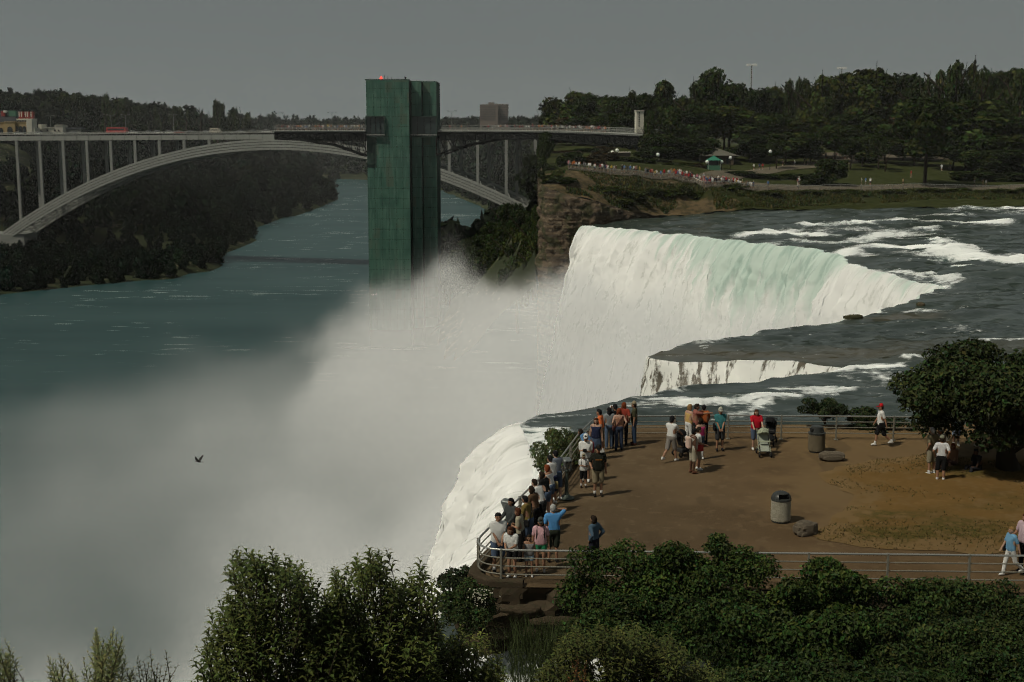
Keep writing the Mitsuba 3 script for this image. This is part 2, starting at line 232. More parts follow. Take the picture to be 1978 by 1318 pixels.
def bank_level(x, y):
    xy = np.stack([x, y], -1); p = np.concatenate([xy, xy[..., :1] * 0], -1)
    pt = shapely.points(xy); inside = shapely.contains_xy(gorge, xy[..., 0], xy[..., 1])
    dl, dr_ = shapely.distance(pt, ls), shapely.distance(pt, rs)
    rough = (fb(p, 0.012, 4, 51) - 0.5) * 14 + (fb(p, 0.05, 3, 52) - 0.5) * 5
    bench = np.clip((x + 150) / -60, 0, 1) * np.clip((720 - y) / 60, 0, 1)           # flat shelf at the foot of the slope by the bridge
    dd = np.maximum(dl - bench * 115, dl * 0.12)
    zl = lerp(dd, [0, 5, 40, 85, 125, 150, 190, 260, 420, 700, 1200], [LOW - 0.5, LOW + 1.2, -40, -22, -6, 1.5, 3, 5, 5, 4, 4]) - np.clip((y - 900) / 300, 0, 1) * np.clip((dd - 150) / 100, 0, 1) * 3
    hill = 31 * np.exp(-(((x + 560) / 330) ** 2 + ((y - 1080) / 300) ** 2)) + 8 * np.exp(-(((x + 330) / 200) ** 2 + ((y - 1150) / 160) ** 2))
    zl = zl + rough * (1 - 0.85 * bench) * np.clip(dl / 60, 0, 1) * np.clip(1.4 - dl / 300, 0.1, 1) + hill * np.clip((dl - 120) / 120, 0, 1)
    zr = lerp(dr_, [0, 5, 30, 42, 50, 90, 400, 1500], [LOW - 0.5, LOW + 2, -34, -18, -1, 1, 2, 4]) + rough * np.clip(dr_ / 60, 0, 1) * 0.5 * np.clip(1.4 - dr_ / 300, 0.1, 1)
    return np.where(inside, LOW - 6, np.where(dl < dr_, zl, zr))
def land_color(p, n, uv):
    a, b = mikit.fbm(p.x * 0.08, p.y * 0.08, p.z * 0.2, 4), mikit.fbm(p.x * 0.6, p.y * 0.6, p.z, 3)
    c = mikit.mix((0.018, 0.024, 0.012), (0.036, 0.042, 0.020), a)
    return mikit.mix(c, (0.14, 0.115, 0.08), mikit.smoothstep(0.58, 0.72, a * 0.5 + b * 0.5) * 0.7)
mat('land', base_color=mikit.proc(land_color), roughness=0.95, specular=0.1)
def land_sheet(name, xs, ys, label, keep=None):
    X, Y = np.meshgrid(xs, ys, indexing='ij'); Z = bank_level(X, Y); m = grid(np.stack([X, Y, Z], -1))
    c = m.vertices[m.faces].mean(1); ok = m.vertices[m.faces][:, :, 2].max(1) > LOW - 3
    if keep is not None: ok &= keep(c)
    m.update_faces(ok)
    if m.face_normals[:, 2].mean() < 0: m.invert()
    return obj(name, m, 'land', smooth=True, kind='structure', label=label)
land_sheet('far_bank', np.linspace(-1500, -70, 150), np.r_[np.linspace(250, 1300, 140), np.linspace(1310, 2800, 60)], 'wooded far bank of the gorge', lambda c: shapely.distance(shapely.points(c[:, :2]), ls) < shapely.distance(shapely.points(c[:, :2]), rs))
land_sheet('near_bank', np.r_[np.linspace(-900, -60, 60), np.linspace(-50, 60, 45), np.linspace(75, 1500, 50)], np.r_[np.linspace(258, 420, 24), np.linspace(427, 2800, 170)], 'wooded bank beyond the bridge', lambda c: ((c[:, 1] > 427) | ((c[:, 2] < -16) & (c[:, 2] > -37) & (c[:, 1] > 285) & (c[:, 0] < 9))) & (shapely.distance(shapely.points(c[:, :2]), ls) >= shapely.distance(shapely.points(c[:, :2]), rs)))
hl = [(-4000, 2790), (4000, 2790)]
X, Y = np.meshgrid(np.linspace(-3200, 3200, 60), np.linspace(2700, 3050, 6), indexing='ij')
obj('distant_plain', grid(np.stack([X, Y, 4 + 3 * fb(np.stack([X, Y, X * 0], -1), 0.003, 3, 8)], -1)), 'land', smooth=True, kind='structure', label='flat wooded plain at the horizon')

# the park on the far side of the falls
wall_top = np.array([(30, 276.5, -5.0), (24, 272.5, -4.4), (20.5, 269.5, -3.2), (16.5, 266.8, -2.0), (11.3, 266, -0.8), (7.6, 267, 0.3), (5.9, 270, 1.2), (6.3, 280, 3.0), (7.0, 292, 3.6), (7.6, 330, 5), (8.5, 380, 6), (9.5, 432, 7)])
rail_px = [(1098, 328, 279), (1150, 334, 281), (1230, 339, 285), (1300, 346, 288), (1345, 355, 288), (1372, 361, 284), (1420, 364, 286), (1500, 367, 290), (1620, 367, 293), (1760, 366, 296), (1978, 367, 298), (2300, 369, 300)]
RAIL = np.array([at(x, y, Y=d) for x, y, d in rail_px])
inner = np.array([at(x, y, Y=d) for x, y, d in [(1100, 323, 285), (1230, 332, 292), (1345, 345, 298), (1385, 350, 296), (1500, 358, 300), (1760, 357, 305), (1978, 358, 307), (2300, 360, 309)]])
others = np.array([at(x, y, Y=d) for x, y, d in [(1300, 322, 306), (1430, 340, 308), (1500, 347, 312), (1620, 345, 318), (1700, 343, 322), (1900, 350, 322), (2200, 350, 325), (1420, 330, 335), (1490, 327, 338), (1560, 321, 345), (1700, 303, 400), (1760, 302, 400), (1640, 312, 370), (1200, 306, 325), (1150, 300, 325), (1180, 288, 350), (1250, 277, 370), (1400, 326, 345), (1900, 330, 350), (2200, 325, 380),
    (1110, 345, 273), (1080, 352, 271), (1200, 372, 276), (1280, 385, 281), (1180, 392, 271.5), (1350, 385, 284), (1500, 386, 286), (1700, 384, 288), (1978, 383, 290)]] + [(60, 435, 6.5), (120, 435, 7), (200, 435, 7), (30, 435, 7), (230, 300, 0), (230, 360, 4)])
fs = np.array(far_shore)
zc2 = np.vstack([wall_top, RAIL, inner, others, fs[:-1] + [0, 0, 0.1]])
park_rbf = RBFInterpolator(zc2[:, :2], zc2[:, 2], kernel='linear', smoothing=0.05)
def park_level(x, y): return park_rbf(np.stack([np.ravel(x), np.ravel(y)], 1)).reshape(np.shape(x))
shore_xy = fs[:, :2]
park_poly = sg.Polygon([(230, 264)] + [tuple(p) for p in shore_xy[:-2]] + [tuple(p) for p in wall_top[1:, :2]] + [(230, 434)]).buffer(0)
gx, gy = np.meshgrid(np.arange(5, 232, 1.1), np.arange(262, 435, 1.1)); pp = np.stack([gx.ravel(), gy.ravel()], 1) + rng(5).uniform(-0.3, 0.3, (gx.size, 2))
pp = pp[shapely.contains_xy(park_poly.buffer(-0.5), pp[:, 0], pp[:, 1])]
pp = np.vstack([pp, resample(np.array(park_poly.exterior.coords), 0.8)])
prom_poly = sg.Polygon(np.vstack([RAIL[:, :2], inner[::-1, :2]])).buffer(0)
path_poly = sg.LineString([at(x, y, Y=d)[:2] for x, y, d in [(1385, 347, 300), (1430, 333, 318), (1490, 327, 338), (1560, 322, 345), (1640, 312, 370), (1700, 303, 400), (1800, 300, 410)]]).buffer(4.2).union(sg.LineString([at(x, y, Y=d)[:2] for x, y, d in [(1640, 308, 390), (1700, 303, 400), (1760, 302, 400)]]).buffer(13))
pf = tri_region(park_poly, pp); pz = park_level(pp[:, 0], pp[:, 1])
p3 = np.c_[pp, pp[:, 0] * 0]
flat = shapely.distance(shapely.points(pp), prom_poly) < 1.0
flat |= shapely.distance(shapely.points(pp), path_poly) < 1.0
hillside = np.clip(1 - (pp[:, 1] - np.interp(pp[:, 0], RAIL[:, 0], RAIL[:, 1])) / -1.5, 0, 1)
pz = pz + np.where(flat, 0, (fb(p3, 0.35, 4, 61) - 0.5) * 1.3 * np.where(pp[:, 1] < np.interp(pp[:, 0], RAIL[:, 0], RAIL[:, 1]), 1, 0.3))
def park_color(p, n, uv):
    a, b = mikit.fbm(p.x * 0.14, p.y * 0.2, 2.0, 4), mikit.fbm(p.x * 1.3, p.y * 1.3, p.z, 3)
    grass = mikit.mix((0.016, 0.021, 0.007), (0.034, 0.038, 0.012), b)
    soil = mikit.mix((0.125, 0.088, 0.05), (0.055, 0.045, 0.026), mikit.smoothstep(0.3, 0.7, b))
    bare = mikit.smoothstep(0.40, 0.56, uv.x * 0.8 + (a - 0.5) * 1.1)
    return mikit.mix(grass, soil, bare * 0.85)
mat('park_ground', base_color=mikit.proc(park_color), roughness=0.95, specular=0.05)
bare = np.where(pp[:, 1] < np.interp(pp[:, 0], RAIL[:, 0], RAIL[:, 1]), np.interp(pp[:, 0], [5, 40, 52, 62, 120], [0.78, 0.72, 0.35, 0.28, 0.1]), 0.12)
obj('far_park', (np.c_[pp, pz], pf), 'park_ground', smooth=True, uv=np.c_[bare, bare], kind='structure', label='grass and bare soil of the park above the far brink')
def paved_color(p, n, uv):
    return mikit.mix((0.075, 0.064, 0.046), (0.10, 0.086, 0.063), mikit.fbm(p.x * 0.7, p.y * 0.7, 0.0, 4))
mat('far_paving', base_color=mikit.proc(paved_color), roughness=0.9, specular=0.1)
def drape(name, poly, lift, bsdf, label, step=1.0, level=None):
    b = poly.bounds; gx, gy = np.meshgrid(np.arange(b[0], b[2], step), np.arange(b[1], b[3], step)); q = np.stack([gx.ravel(), gy.ravel()], 1)
    q = q[shapely.contains_xy(poly.buffer(-0.2 * step), q[:, 0], q[:, 1])]
    geoms = getattr(poly, 'geoms', [poly])
    q = np.vstack([q] + [resample(np.array(g.exterior.coords), step)[:-1] for g in geoms]); f = tri_region(poly, q)
    z = park_level(q[:, 0], q[:, 1]) + lift
    return obj(name, (np.c_[q, z], f), bsdf, smooth=True, kind='structure', label=label)
drape('promenade', prom_poly, 0.12, 'far_paving', 'paved promenade along the far brink')
drape('park_path', path_poly.difference(prom_poly.buffer(0.3)), 0.12, 'far_paving', 'pale path curving up through the far park')

# the cliff at the end of the falls
def rock_color(p, n, uv):
    band = mikit.fbm(p.x * 0.08, p.y * 0.08, p.z * 1.6, 4); b = mikit.fbm(p.x * 1.2, p.y * 1.2, p.z * 2.0, 4)
    c = mikit.mix((0.115, 0.085, 0.058), (0.060, 0.047, 0.034), mikit.smoothstep(0.38, 0.62, band))
    c = mikit.mix(c, (0.19, 0.15, 0.105), mikit.smoothstep(0.58, 0.72, b) * 0.6)
    return mikit.mix(c, (0.035, 0.042, 0.018), mikit.smoothstep(0.50, 0.62, mikit.fbm(p.x * 0.4, p.y * 0.4, p.z * 0.3, 4)) * 0.7)
mat('cliff_rock', base_color=mikit.proc(rock_color), roughness=0.95, specular=0.1)
wl = resample(wall_top, 0.35); wt = np.gradient(wl[:, :2], axis=0); wt /= np.linalg.norm(wt, axis=1, keepdims=True); wn = np.stack([-wt[:, 1] * -1, wt[:, 0] * -1], 1)
wn = np.stack([wt[:, 1], -wt[:, 0]], 1) * -1
if (wn[60] @ np.array([0, -1.0])) < 0: wn = -wn
rowz = np.r_[np.linspace(0, -25, 70), np.linspace(-27, -60, 16)]
S_, Z_ = np.meshgrid(np.arange(len(wl)) * 0.35, rowz, indexing='ij'); base = wl[:, 2:3] + Z_; base = np.maximum(base, LOW - 2)
lay = np.floor(base / 1.1 + 0.5 * fb(np.stack([S_, base, S_ * 0], -1), 0.1, 2, 71)); col = np.floor(S_ / 1.6 + 0.6 * meshkit.noise(np.stack([lay, S_ * 0, S_ * 0], -1), 5))
out = meshkit.noise(np.stack([lay * 7.3, col * 3.1, S_ * 0], -1), 72) * 0.9 * np.clip((28 + Z_) / 10, 0, 1) + (fb(np.stack([S_, base, S_ * 0], -1), 0.25, 4, 73) - 0.5) * 3.0 * np.clip((30 + Z_) / 14, 0, 1) + Z_ * -0.03
out = out * np.clip(-Z_ / 0.6, 0, 1) - 0.4 * np.clip(-Z_ / 0.6, 0, 1)
Pw = np.stack([wl[:, 0:1] + wn[:, 0:1] * out, wl[:, 1:2] + wn[:, 1:2] * out, base], -1)
mw = grid(Pw)
CLIFF = obj('cliff', mw, 'cliff_rock', smooth=False, label='brown layered rock cliff at the far end of the falls', cat='cliff')
r = rng(91)
for k in range(46):                                             # blocks that stand proud of the face
    i = int(r.uniform(22, 78)); j = int(r.uniform(2, 34)); b = box(r.uniform(0.7, 1.8), r.uniform(0.5, 1.0), r.uniform(0.35, 0.9))
    b.vertices += r.uniform(-0.12, 0.12, b.vertices.shape); b.apply_transform(trimesh.transformations.rotation_matrix(math.atan2(wt[i][1], wt[i][0]), [0, 0, 1])); b.apply_translation(Pw[i, j])
    obj('rock_block', b, 'cliff_rock', CLIFF)
# ---------------------------------------------------------------- the paved overlook beside the near fall
near_rail = [(34, 36.2), (14.5, 36.73), (1.8, 37.17), (0.0, 37.25), (-0.55, 37.32), (-0.88, 37.55), (-1.02, 37.95), (-0.95, 38.5), (0.35, 43.1), (1.75, 48.0), (2.62, 52.0), (3.35, 54.6)]
far_rail = [(3.35, 54.9), (4.57, 55.2), (9.03, 55.37), (15.86, 55.1), (27, 54.9)]
isl = sg.Polygon([(34, 36.1), (14.5, 36.55), (0, 37.0), (-0.9, 37.15), (-1.35, 37.9), (-1.25, 38.6), (0.1, 43.3), (1.45, 48.2), (2.3, 52.2), (2.9, 56.2), (4.2, 58.0), (12, 58.1), (60, 58.6), (60, 36.1)])
def overlook_color(p, n, uv):
    a, b, c = mikit.fbm(p.x * 0.45, p.y * 0.45, 0.0, 4), mikit.fbm(p.x * 4, p.y * 4, 1.0, 3), mikit.noise(p.x * 40, p.y * 40, 0.0)
    k = mikit.mix((0.082, 0.052, 0.026), (0.108, 0.070, 0.036), mikit.smoothstep(0.3, 0.7, a))
    k = mikit.mix(k, (0.14, 0.098, 0.055), mikit.smoothstep(0.6, 0.8, b) * 0.35 + (c - 0.5) * 0.25)
    k = mikit.mix(k, k * mi.Color3f(0.95, 1.02, 1.12), 1 - mikit.smoothstep(3.0, 10.0, p.x))
    k = mikit.mix(k, (0.134, 0.088, 0.042), mikit.smoothstep(8.6, 11.6, p.x + (a - 0.5) * 4.5 + (b - 0.5)) * mikit.smoothstep(40.2, 42.0, p.y + (b - 0.5) * 1.5) * 0.85)
    return mikit.mix(k, (0.055, 0.038, 0.021), mikit.smoothstep(0.62, 0.72, mikit.fbm(p.x * 0.9 + 9, p.y * 0.5, 3.0, 4)) * 0.4)
mat('overlook_paving', base_color=mikit.proc(overlook_color), roughness=0.9, specular=0.15)
def fill_poly(poly, step, edge):
    b = poly.bounds; gx, gy = np.meshgrid(np.arange(b[0], b[2], step), np.arange(b[1], b[3], step)); q = np.stack([gx.ravel(), gy.ravel()], 1)
    q = q[shapely.contains_xy(poly.buffer(-0.4 * edge), q[:, 0], q[:, 1])]; q = np.vstack([q, resample(np.array(poly.exterior.coords), edge)[:-1]])
    return q, tri_region(poly, q)
q, f = fill_poly(isl, 0.8, 0.4)
obj('overlook_pavement', (np.c_[q, (fb(np.c_[q, q[:, :1] * 0], 0.3, 3, 81) - 0.5) * 0.02 - 0.012], f), 'overlook_paving', smooth=True, kind='structure', label='worn brown paving of the overlook')
def dirt_color(p, n, uv):
    a, b, c = mikit.fbm(p.x * 0.35, p.y * 0.5, 0.0, 4), mikit.fbm(p.x * 3, p.y * 3, 1.0, 4), mikit.noise(p.x * 22, p.y * 22, 0.0)
    k = mikit.mix((0.102, 0.060, 0.021), (0.074, 0.050, 0.018), mikit.smoothstep(0.35, 0.65, a))
    k = mikit.mix(k, (0.048, 0.042, 0.013), mikit.smoothstep(0.5, 0.68, a * 0.6 + b * 0.4) * 0.75)
    k = mikit.mix((0.138, 0.090, 0.042), k * 1.2, mikit.smoothstep(0.05, 0.95, uv.x * 0.9 + (b - 0.5) * 1.6))
    return mikit.mix(k, (0.16, 0.095, 0.04), mikit.smoothstep(0.6, 0.75, b) * 0.45 + (c - 0.5) * 0.3)
mat('dry_ground', base_color=mikit.proc(dirt_color), roughness=1.0, specular=0.0)
lawn_px = [(1545, 1030), (1580, 1012), (1640, 985), (1650, 960), (1600, 935), (1588, 915), (1640, 898), (1700, 888), (1780, 880), (1860, 884), (1960, 888), (2300, 890), (2300, 1076), (1978, 1070), (1800, 1066), (1660, 1058), (1590, 1046)]
lp = np.array([at(x, y, z=0)[:2] for x, y in lawn_px]); lp = resample(np.vstack([lp, lp[:1]]), 0.25)[:-1]
lp += (np.stack([fb(np.c_[lp, lp[:, :1] * 0], 0.9, 4, 83), fb(np.c_[lp, lp[:, :1] * 0], 0.9, 4, 84)], 1) - 0.5) * 0.9
lawn = sg.Polygon(lp).buffer(0)
q, f = fill_poly(lawn, 0.3, 0.25); de = shapely.distance(shapely.points(q), lawn.exterior)
def lawn_level(x, y):
    q = np.stack([np.ravel(x), np.ravel(y)], 1); d = np.where(shapely.contains_xy(lawn, q[:, 0], q[:, 1]), shapely.distance(shapely.points(q), lawn.exterior), 0)
    return 0.006 + np.clip(d / 1.2, 0, 1) * (0.06 + (fb(np.c_[q, q[:, :1] * 0], 0.8, 4, 85) - 0.5) * 0.16)
obj('dry_lawn', (np.c_[q, lawn_level(q[:, 0], q[:, 1])], f), 'dry_ground', smooth=True, uv=np.c_[np.clip(de / 1.5, 0, 1), de * 0], kind='structure', label='bare brown earth and thin dry grass under the tree')
r = rng(33); tf = []; tc = []
for k in range(3200):                                           # thin grass tufts
    while True:
        x, y = r.uniform(9, 24), r.uniform(38, 53)
        if lawn.contains(sg.Point(x, y)) and meshkit.fbm(np.array([x * 0.35, y * 0.5, 7.0]), 3, 9) > r.uniform(0.38, 0.62): break
    z = float(lawn_level(x, y)[0])
    for j in range(3):
        a = r.uniform(0, 6.28); w, h = 0.016, r.uniform(0.03, 0.075); dx, dy = math.cos(a) * w, math.sin(a) * w; lx, ly = r.normal(0, 0.03, 2)
        tf += [(x - dx, y - dy, z - 0.01), (x + dx, y + dy, z - 0.01), (x + lx, y + ly, z + h)]
        tc += [np.array([0.095, 0.070, 0.024]) * r.uniform(0.6, 1.3) * np.array([r.uniform(0.6, 1.1), 1, 1])] * 3
scene['leaf_far'] = two({'type': 'diffuse', 'reflectance': VC})
obj('grass', (np.array(tf), np.arange(len(tf)).reshape(-1, 3)), 'leaf_far', color=np.array(tc), kind='stuff', label='thin dry grass tufts on the bare lawn')

mat('galvanised', base_color=rgb(0.46, 0.46, 0.43), metallic=0.75, roughness=0.38)
mat('weathered_metal', base_color=rgb(0.20, 0.19, 0.155), metallic=0.3, roughness=0.6)
def stone_color(p, n, uv):
    a, b = mikit.fbm(p.x * 1.5, p.y * 1.5, p.z * 3, 4), mikit.fbm(p.x * 9, p.y * 9, p.z * 9, 3)
    return mikit.mix(mikit.mix((0.036, 0.028, 0.018), (0.078, 0.058, 0.038), a), (0.045, 0.042, 0.025), mikit.smoothstep(0.52, 0.7, b) * 0.6)
mat('bank_stone', base_color=mikit.proc(stone_color), roughness=0.95, specular=0.1)
def railing(label, line, posts, heights, top_r=0.032):
    t = thing('guard_rail', label, 'railing')
    l3 = resample(np.c_[line, np.zeros(len(line))], 0.12)
    k = np.ones(7) / 7
    s = np.stack([np.convolve(np.pad(l3[:, i], 3, mode='edge'), k, 'valid') for i in (0, 1)] + [l3[:, 2]], 1)
    for i, h in enumerate(heights):
        obj('rail', tube(s + [0, 0, h], top_r if i == 0 else 0.021, 8), 'galvanised' if i == 0 else 'weathered_metal', t, smooth=True)
    for x, y in posts:
        i = int(np.argmin(np.linalg.norm(s[:, :2] - (x, y), axis=1))); d = s[min(i + 1, len(s) - 1)] - s[max(i - 1, 0)]; a = math.atan2(d[1], d[0])
        m = box(0.05, 0.10, 1.03, (0, 0, 0.515)); m = cat([m, box(0.16, 0.18, 0.02, (0, 0, 0.012))]); m.apply_transform(trimesh.transformations.rotation_matrix(a, [0, 0, 1])); m.apply_translation((x, y, 0))
        obj('post', m, 'weathered_metal', t)
    return t
np_ = [(x, float(np.interp(x, [0, 1.8, 14.5, 34], [37.25, 37.17, 36.73, 36.2]))) for x in (-0.31, 1.79, 4.0, 6.2, 8.4, 10.62, 12.9, 15.1)]
lsd = [(-0.98, 38.3)] + [(float(np.interp(y, [38.5, 43.1, 48, 52, 54.6], [-0.95, 0.35, 1.75, 2.62, 3.35])), y) for y in (40.5, 42.8, 45.2, 47.7, 50.2, 52.5)]
railing('grey four-bar guard rail along the near edge and curved corner of the overlook', near_rail, np_ + lsd, (1.0, 0.76, 0.52, 0.28))
railing('grey four-bar guard rail along the river side beyond the plaza', far_rail, [(4.6, 55.2), (6.8, 55.28), (9.03, 55.37), (11.23, 55.29), (13.5, 55.2), (15.86, 55.1), (18.1, 55.05), (20.4, 55)], (1.0, 0.76, 0.52, 0.28))
# kerb along the left side, broken stone bank below the near edge
kl = resample(np.array([(0.3, 36.96, 0), (-0.9, 37.12, 0), (-1.3, 37.9, 0), (-1.2, 38.6, 0), (0.15, 43.25, 0), (1.5, 48.15, 0), (2.35, 52.2, 0), (3.0, 55.4, 0)]), 0.5)
kt = np.gradient(kl, axis=0); kt /= np.linalg.norm(kt, axis=1, keepdims=True); kn = np.stack([kt[:, 1], -kt[:, 0], kt[:, 2] * 0], 1)
prof = [(0.0, -0.35), (0.0, 0.13), (0.03, 0.16), (0.33, 0.16), (0.36, 0.13), (0.36, -0.05)]
K = np.stack([kl + kn * a + [0, 0, b] for a, b in prof], 1)
if K[5, 3, 0] < K[5, 0, 0]: K = np.stack([kl - kn * a + [0, 0, b] for a, b in prof], 1)
obj('kerb', grid(K), 'bank_stone', smooth=False, kind='structure', label='low stone kerb under the left guard rail')
bl = resample(np.array([(34, 36.05, 0), (14.5, 36.5, 0), (0.2, 36.95, 0), (-0.95, 37.1, 0), (-1.4, 37.9, 0), (-1.28, 38.6, 0), (0.08, 43.3, 0), (1.42, 48.2, 0), (2.27, 52.2, 0), (2.85, 56.3, 0), (4.1, 58.1, 0), (12, 58.2, 0), (60, 58.7, 0)]), 0.25)
bt = np.gradient(bl[:, :2], axis=0); bt /= np.linalg.norm(bt, axis=1, keepdims=True) + 1e-9; bn = np.stack([-bt[:, 1], bt[:, 0]], 1)
if bn[40, 1] > 0: bn = -bn
dz = np.r_[np.linspace(0, 3.4, 18), 8, 20, 52]; S_, D_ = np.meshgrid(np.arange(len(bl)) * 0.25, dz, indexing='ij')
lay = np.floor(D_ / 0.42); o_ = np.where(D_ > 0.05, (meshkit.noise(np.stack([lay * 5.1, np.floor(S_ / 0.8 + lay * 0.37) * 3.3, S_ * 0], -1), 6) - 0.35) * 0.55 + (fb(np.stack([S_, D_, S_ * 0], -1), 1.1, 3, 7) - 0.5) * 0.3, 0) * np.clip(3.4 - D_, 0, 1)
obj('overlook_bank', grid(np.stack([bl[:, 0:1] + bn[:, 0:1] * o_, bl[:, 1:2] + bn[:, 1:2] * o_, -0.03 - D_], -1)), 'bank_stone', smooth=False, kind='structure', label='broken brown rock face below the overlook')
def boulder(s, seed, c, rz=0.0, rough=0.3, sub=3):
    m = trimesh.creation.icosphere(sub, 1.0); v = m.vertices * (0.75 + rough * 1.4 * (meshkit.fbm(m.vertices * 1.3 + seed * 7.1, 3, seed)[:, None] - 0.15)); v = np.sign(v) * np.abs(v) ** 0.72; v = v + (np.round(v * 3.1 + 0.3 * np.sin(v[:, [1, 2, 0]] * 5 + seed)) / 3.1 - v) * 0.45
    m.vertices = v * np.array(s) / 2; m.apply_transform(trimesh.transformations.rotation_matrix(rz, [0, 0, 1])); m.apply_translation(c); return m
r = rng(44)
for k in range(16):
    x = r.uniform(-1.2, 2.6); lvl = r.integers(0, 4); s = (r.uniform(0.35, 0.95), r.uniform(0.35, 0.6), r.uniform(0.2, 0.36))
    obj('overlook_bank__stone', boulder(s, k + 3, (x, 36.78 - 0.09 * lvl, -0.22 - 0.32 * lvl), r.uniform(-0.3, 0.3), 0.25, 2), 'bank_stone')
mat('dark_stone', base_color=mikit.proc(lambda p, n, uv: mikit.mix((0.075, 0.062, 0.045), (0.14, 0.115, 0.085), mikit.fbm(p.x * 3, p.y * 3, p.z * 5, 4))), roughness=0.9, specular=0.15)
b_ = at(1606, 889, z=0); obj('flat_rock', boulder((1.05, 0.6, 0.42), 5, (b_[0], b_[1], 0.14)), 'dark_stone', smooth=30, label='flat brown slab of rock beside the farther litter bin', cat='rock')
b_ = at(1556, 1032, z=0); obj('boulder', boulder((0.85, 0.55, 0.55), 8, (b_[0], b_[1], 0.18), 0.35), 'dark_stone', smooth=30, label='dark boulder at the lawn edge right of the nearer litter bin', cat='rock')
for i, (x, y, sx, lab) in enumerate([(1648, 614, 1.9, 'long brown rock ledge at the brink of the falls'), (1778, 591, 0.85, 'small pale rock standing in the rapids above the brink')]):
    b_ = at(x, y, z=-3.45 if i == 0 else -3.75); obj('river_rock', boulder((sx, 0.8, 0.75 if i else 0.55), 20 + i, (b_[0], b_[1], b_[2]), 0.25 if i == 0 else 0), 'cliff_rock', smooth=30, label=lab, cat='rock')

# litter bins
def aggregate(p, n, uv):
    c = mikit.voronoi(p.x * 45 + p.y * 31, p.z * 45 + p.y * 12)[2]
    return mikit.mix(mikit.mix((0.22, 0.205, 0.155), (0.34, 0.315, 0.25), c), (0.15, 0.13, 0.09), mikit.smoothstep(0.5, 0.75, mikit.fbm(p.x * 5, p.y * 5, p.z * 2, 3)) * 0.5)
mat('pebble_concrete', base_color=mikit.proc(aggregate), roughness=0.9, specular=0.2)
mat('dark_plastic', base_color=rgb(0.032, 0.034, 0.032), roughness=0.4)
mat('black_inside', base_color=rgb(0.006, 0.006, 0.006), roughness=0.9)
def lathe(pr, c, sides=28):
    m = trimesh.creation.revolve(np.array(pr, float), sections=sides); m.apply_translation(c); return m
b_ = at(1511, 1012, z=0); t = thing('litter_bin', 'round pebble-concrete litter bin with dark domed lid, at the near lawn edge', 'litter bin')
c_ = (b_[0], b_[1] + 0.3, 0)
obj('base_ring', lathe([(0, 0), (0.30, 0), (0.30, 0.045), (0.27, 0.06), (0, 0.06)], c_), 'dark_plastic', t, smooth=40)
obj('body', lathe([(0, 0.05), (0.315, 0.05), (0.325, 0.09), (0.325, 0.70), (0.315, 0.735), (0, 0.735)], c_), 'pebble_concrete', t, smooth=40)
dome = lathe([(0.0, 1.03), (0.10, 1.02), (0.20, 0.985), (0.27, 0.93), (0.315, 0.86), (0.335, 0.78), (0.34, 0.735), (0, 0.735)], c_)
cut = box(0.36, 0.5, 0.17, (c_[0] + 0.05, c_[1] - 0.32, 0.875)); dm = m3.Manifold(m3.Mesh(np.asarray(dome.vertices, np.float32), np.asarray(dome.faces, np.uint32)))
cm = m3.Manifold(m3.Mesh(np.asarray(cut.vertices, np.float32), np.asarray(cut.faces, np.uint32)))
try:
    res = dm - cm; assert res.num_tri() > 10; dome_m = res
except Exception: dome_m = dome
lid = obj('lid', dome_m, 'dark_plastic', t, smooth=35)
obj('opening', box(0.35, 0.02, 0.155, (c_[0] + 0.05, c_[1] - 0.075, 0.875)), 'black_inside', t)
b_ = at(1580, 876, z=0); t = thing('litter_bin', 'brown drum litter bin with a dark hood, beside the flat rock', 'litter bin'); c_ = (b_[0], b_[1] + 0.3, 0)
def rbox(sx, sy, sz, c, r_=0.03, rz=0.0):
    h = [m3.Manifold.sphere(r_, 8).translate((x * (sx / 2 - r_), y * (sy / 2 - r_), z * (sz / 2 - r_))) for x in (-1, 1) for y in (-1, 1) for z in (-1, 1)]
    m = m3.Manifold.batch_hull(h)
    if rz: m = m.rotate((0, 0, math.degrees(rz)))
    return m.translate(tuple(float(v) for v in c))
mat('brown_concrete', base_color=mikit.proc(lambda p, n, uv: mikit.mix((0.10, 0.08, 0.05), (0.15, 0.125, 0.085), mikit.fbm(p.x * 6, p.y * 6, p.z * 3, 4))), roughness=0.9, specular=0.15)
obj('base_ring', lathe([(0, 0), (0.29, 0), (0.29, 0.05), (0.26, 0.07), (0, 0.07)], c_), 'dark_plastic', t, smooth=40); obj('body', lathe([(0, 0.06), (0.325, 0.06), (0.335, 0.10), (0.335, 0.70), (0.325, 0.73), (0, 0.73)], c_), 'brown_concrete', t, smooth=40)
obj('lid', lathe([(0, 0.73), (0.345, 0.73), (0.345, 0.79), (0.30, 0.81), (0.0, 0.81)], c_), 'dark_plastic', t, smooth=30); obj('hood', lathe([(0, 0.80), (0.29, 0.80), (0.24, 1.03), (0.21, 1.05), (0, 1.05)], c_), 'dark_plastic', t, smooth=35); obj('opening', rbox(0.16, 0.30, 0.13, (c_[0] - 0.20, c_[1] - 0.05, 0.91)), 'black_inside', t)
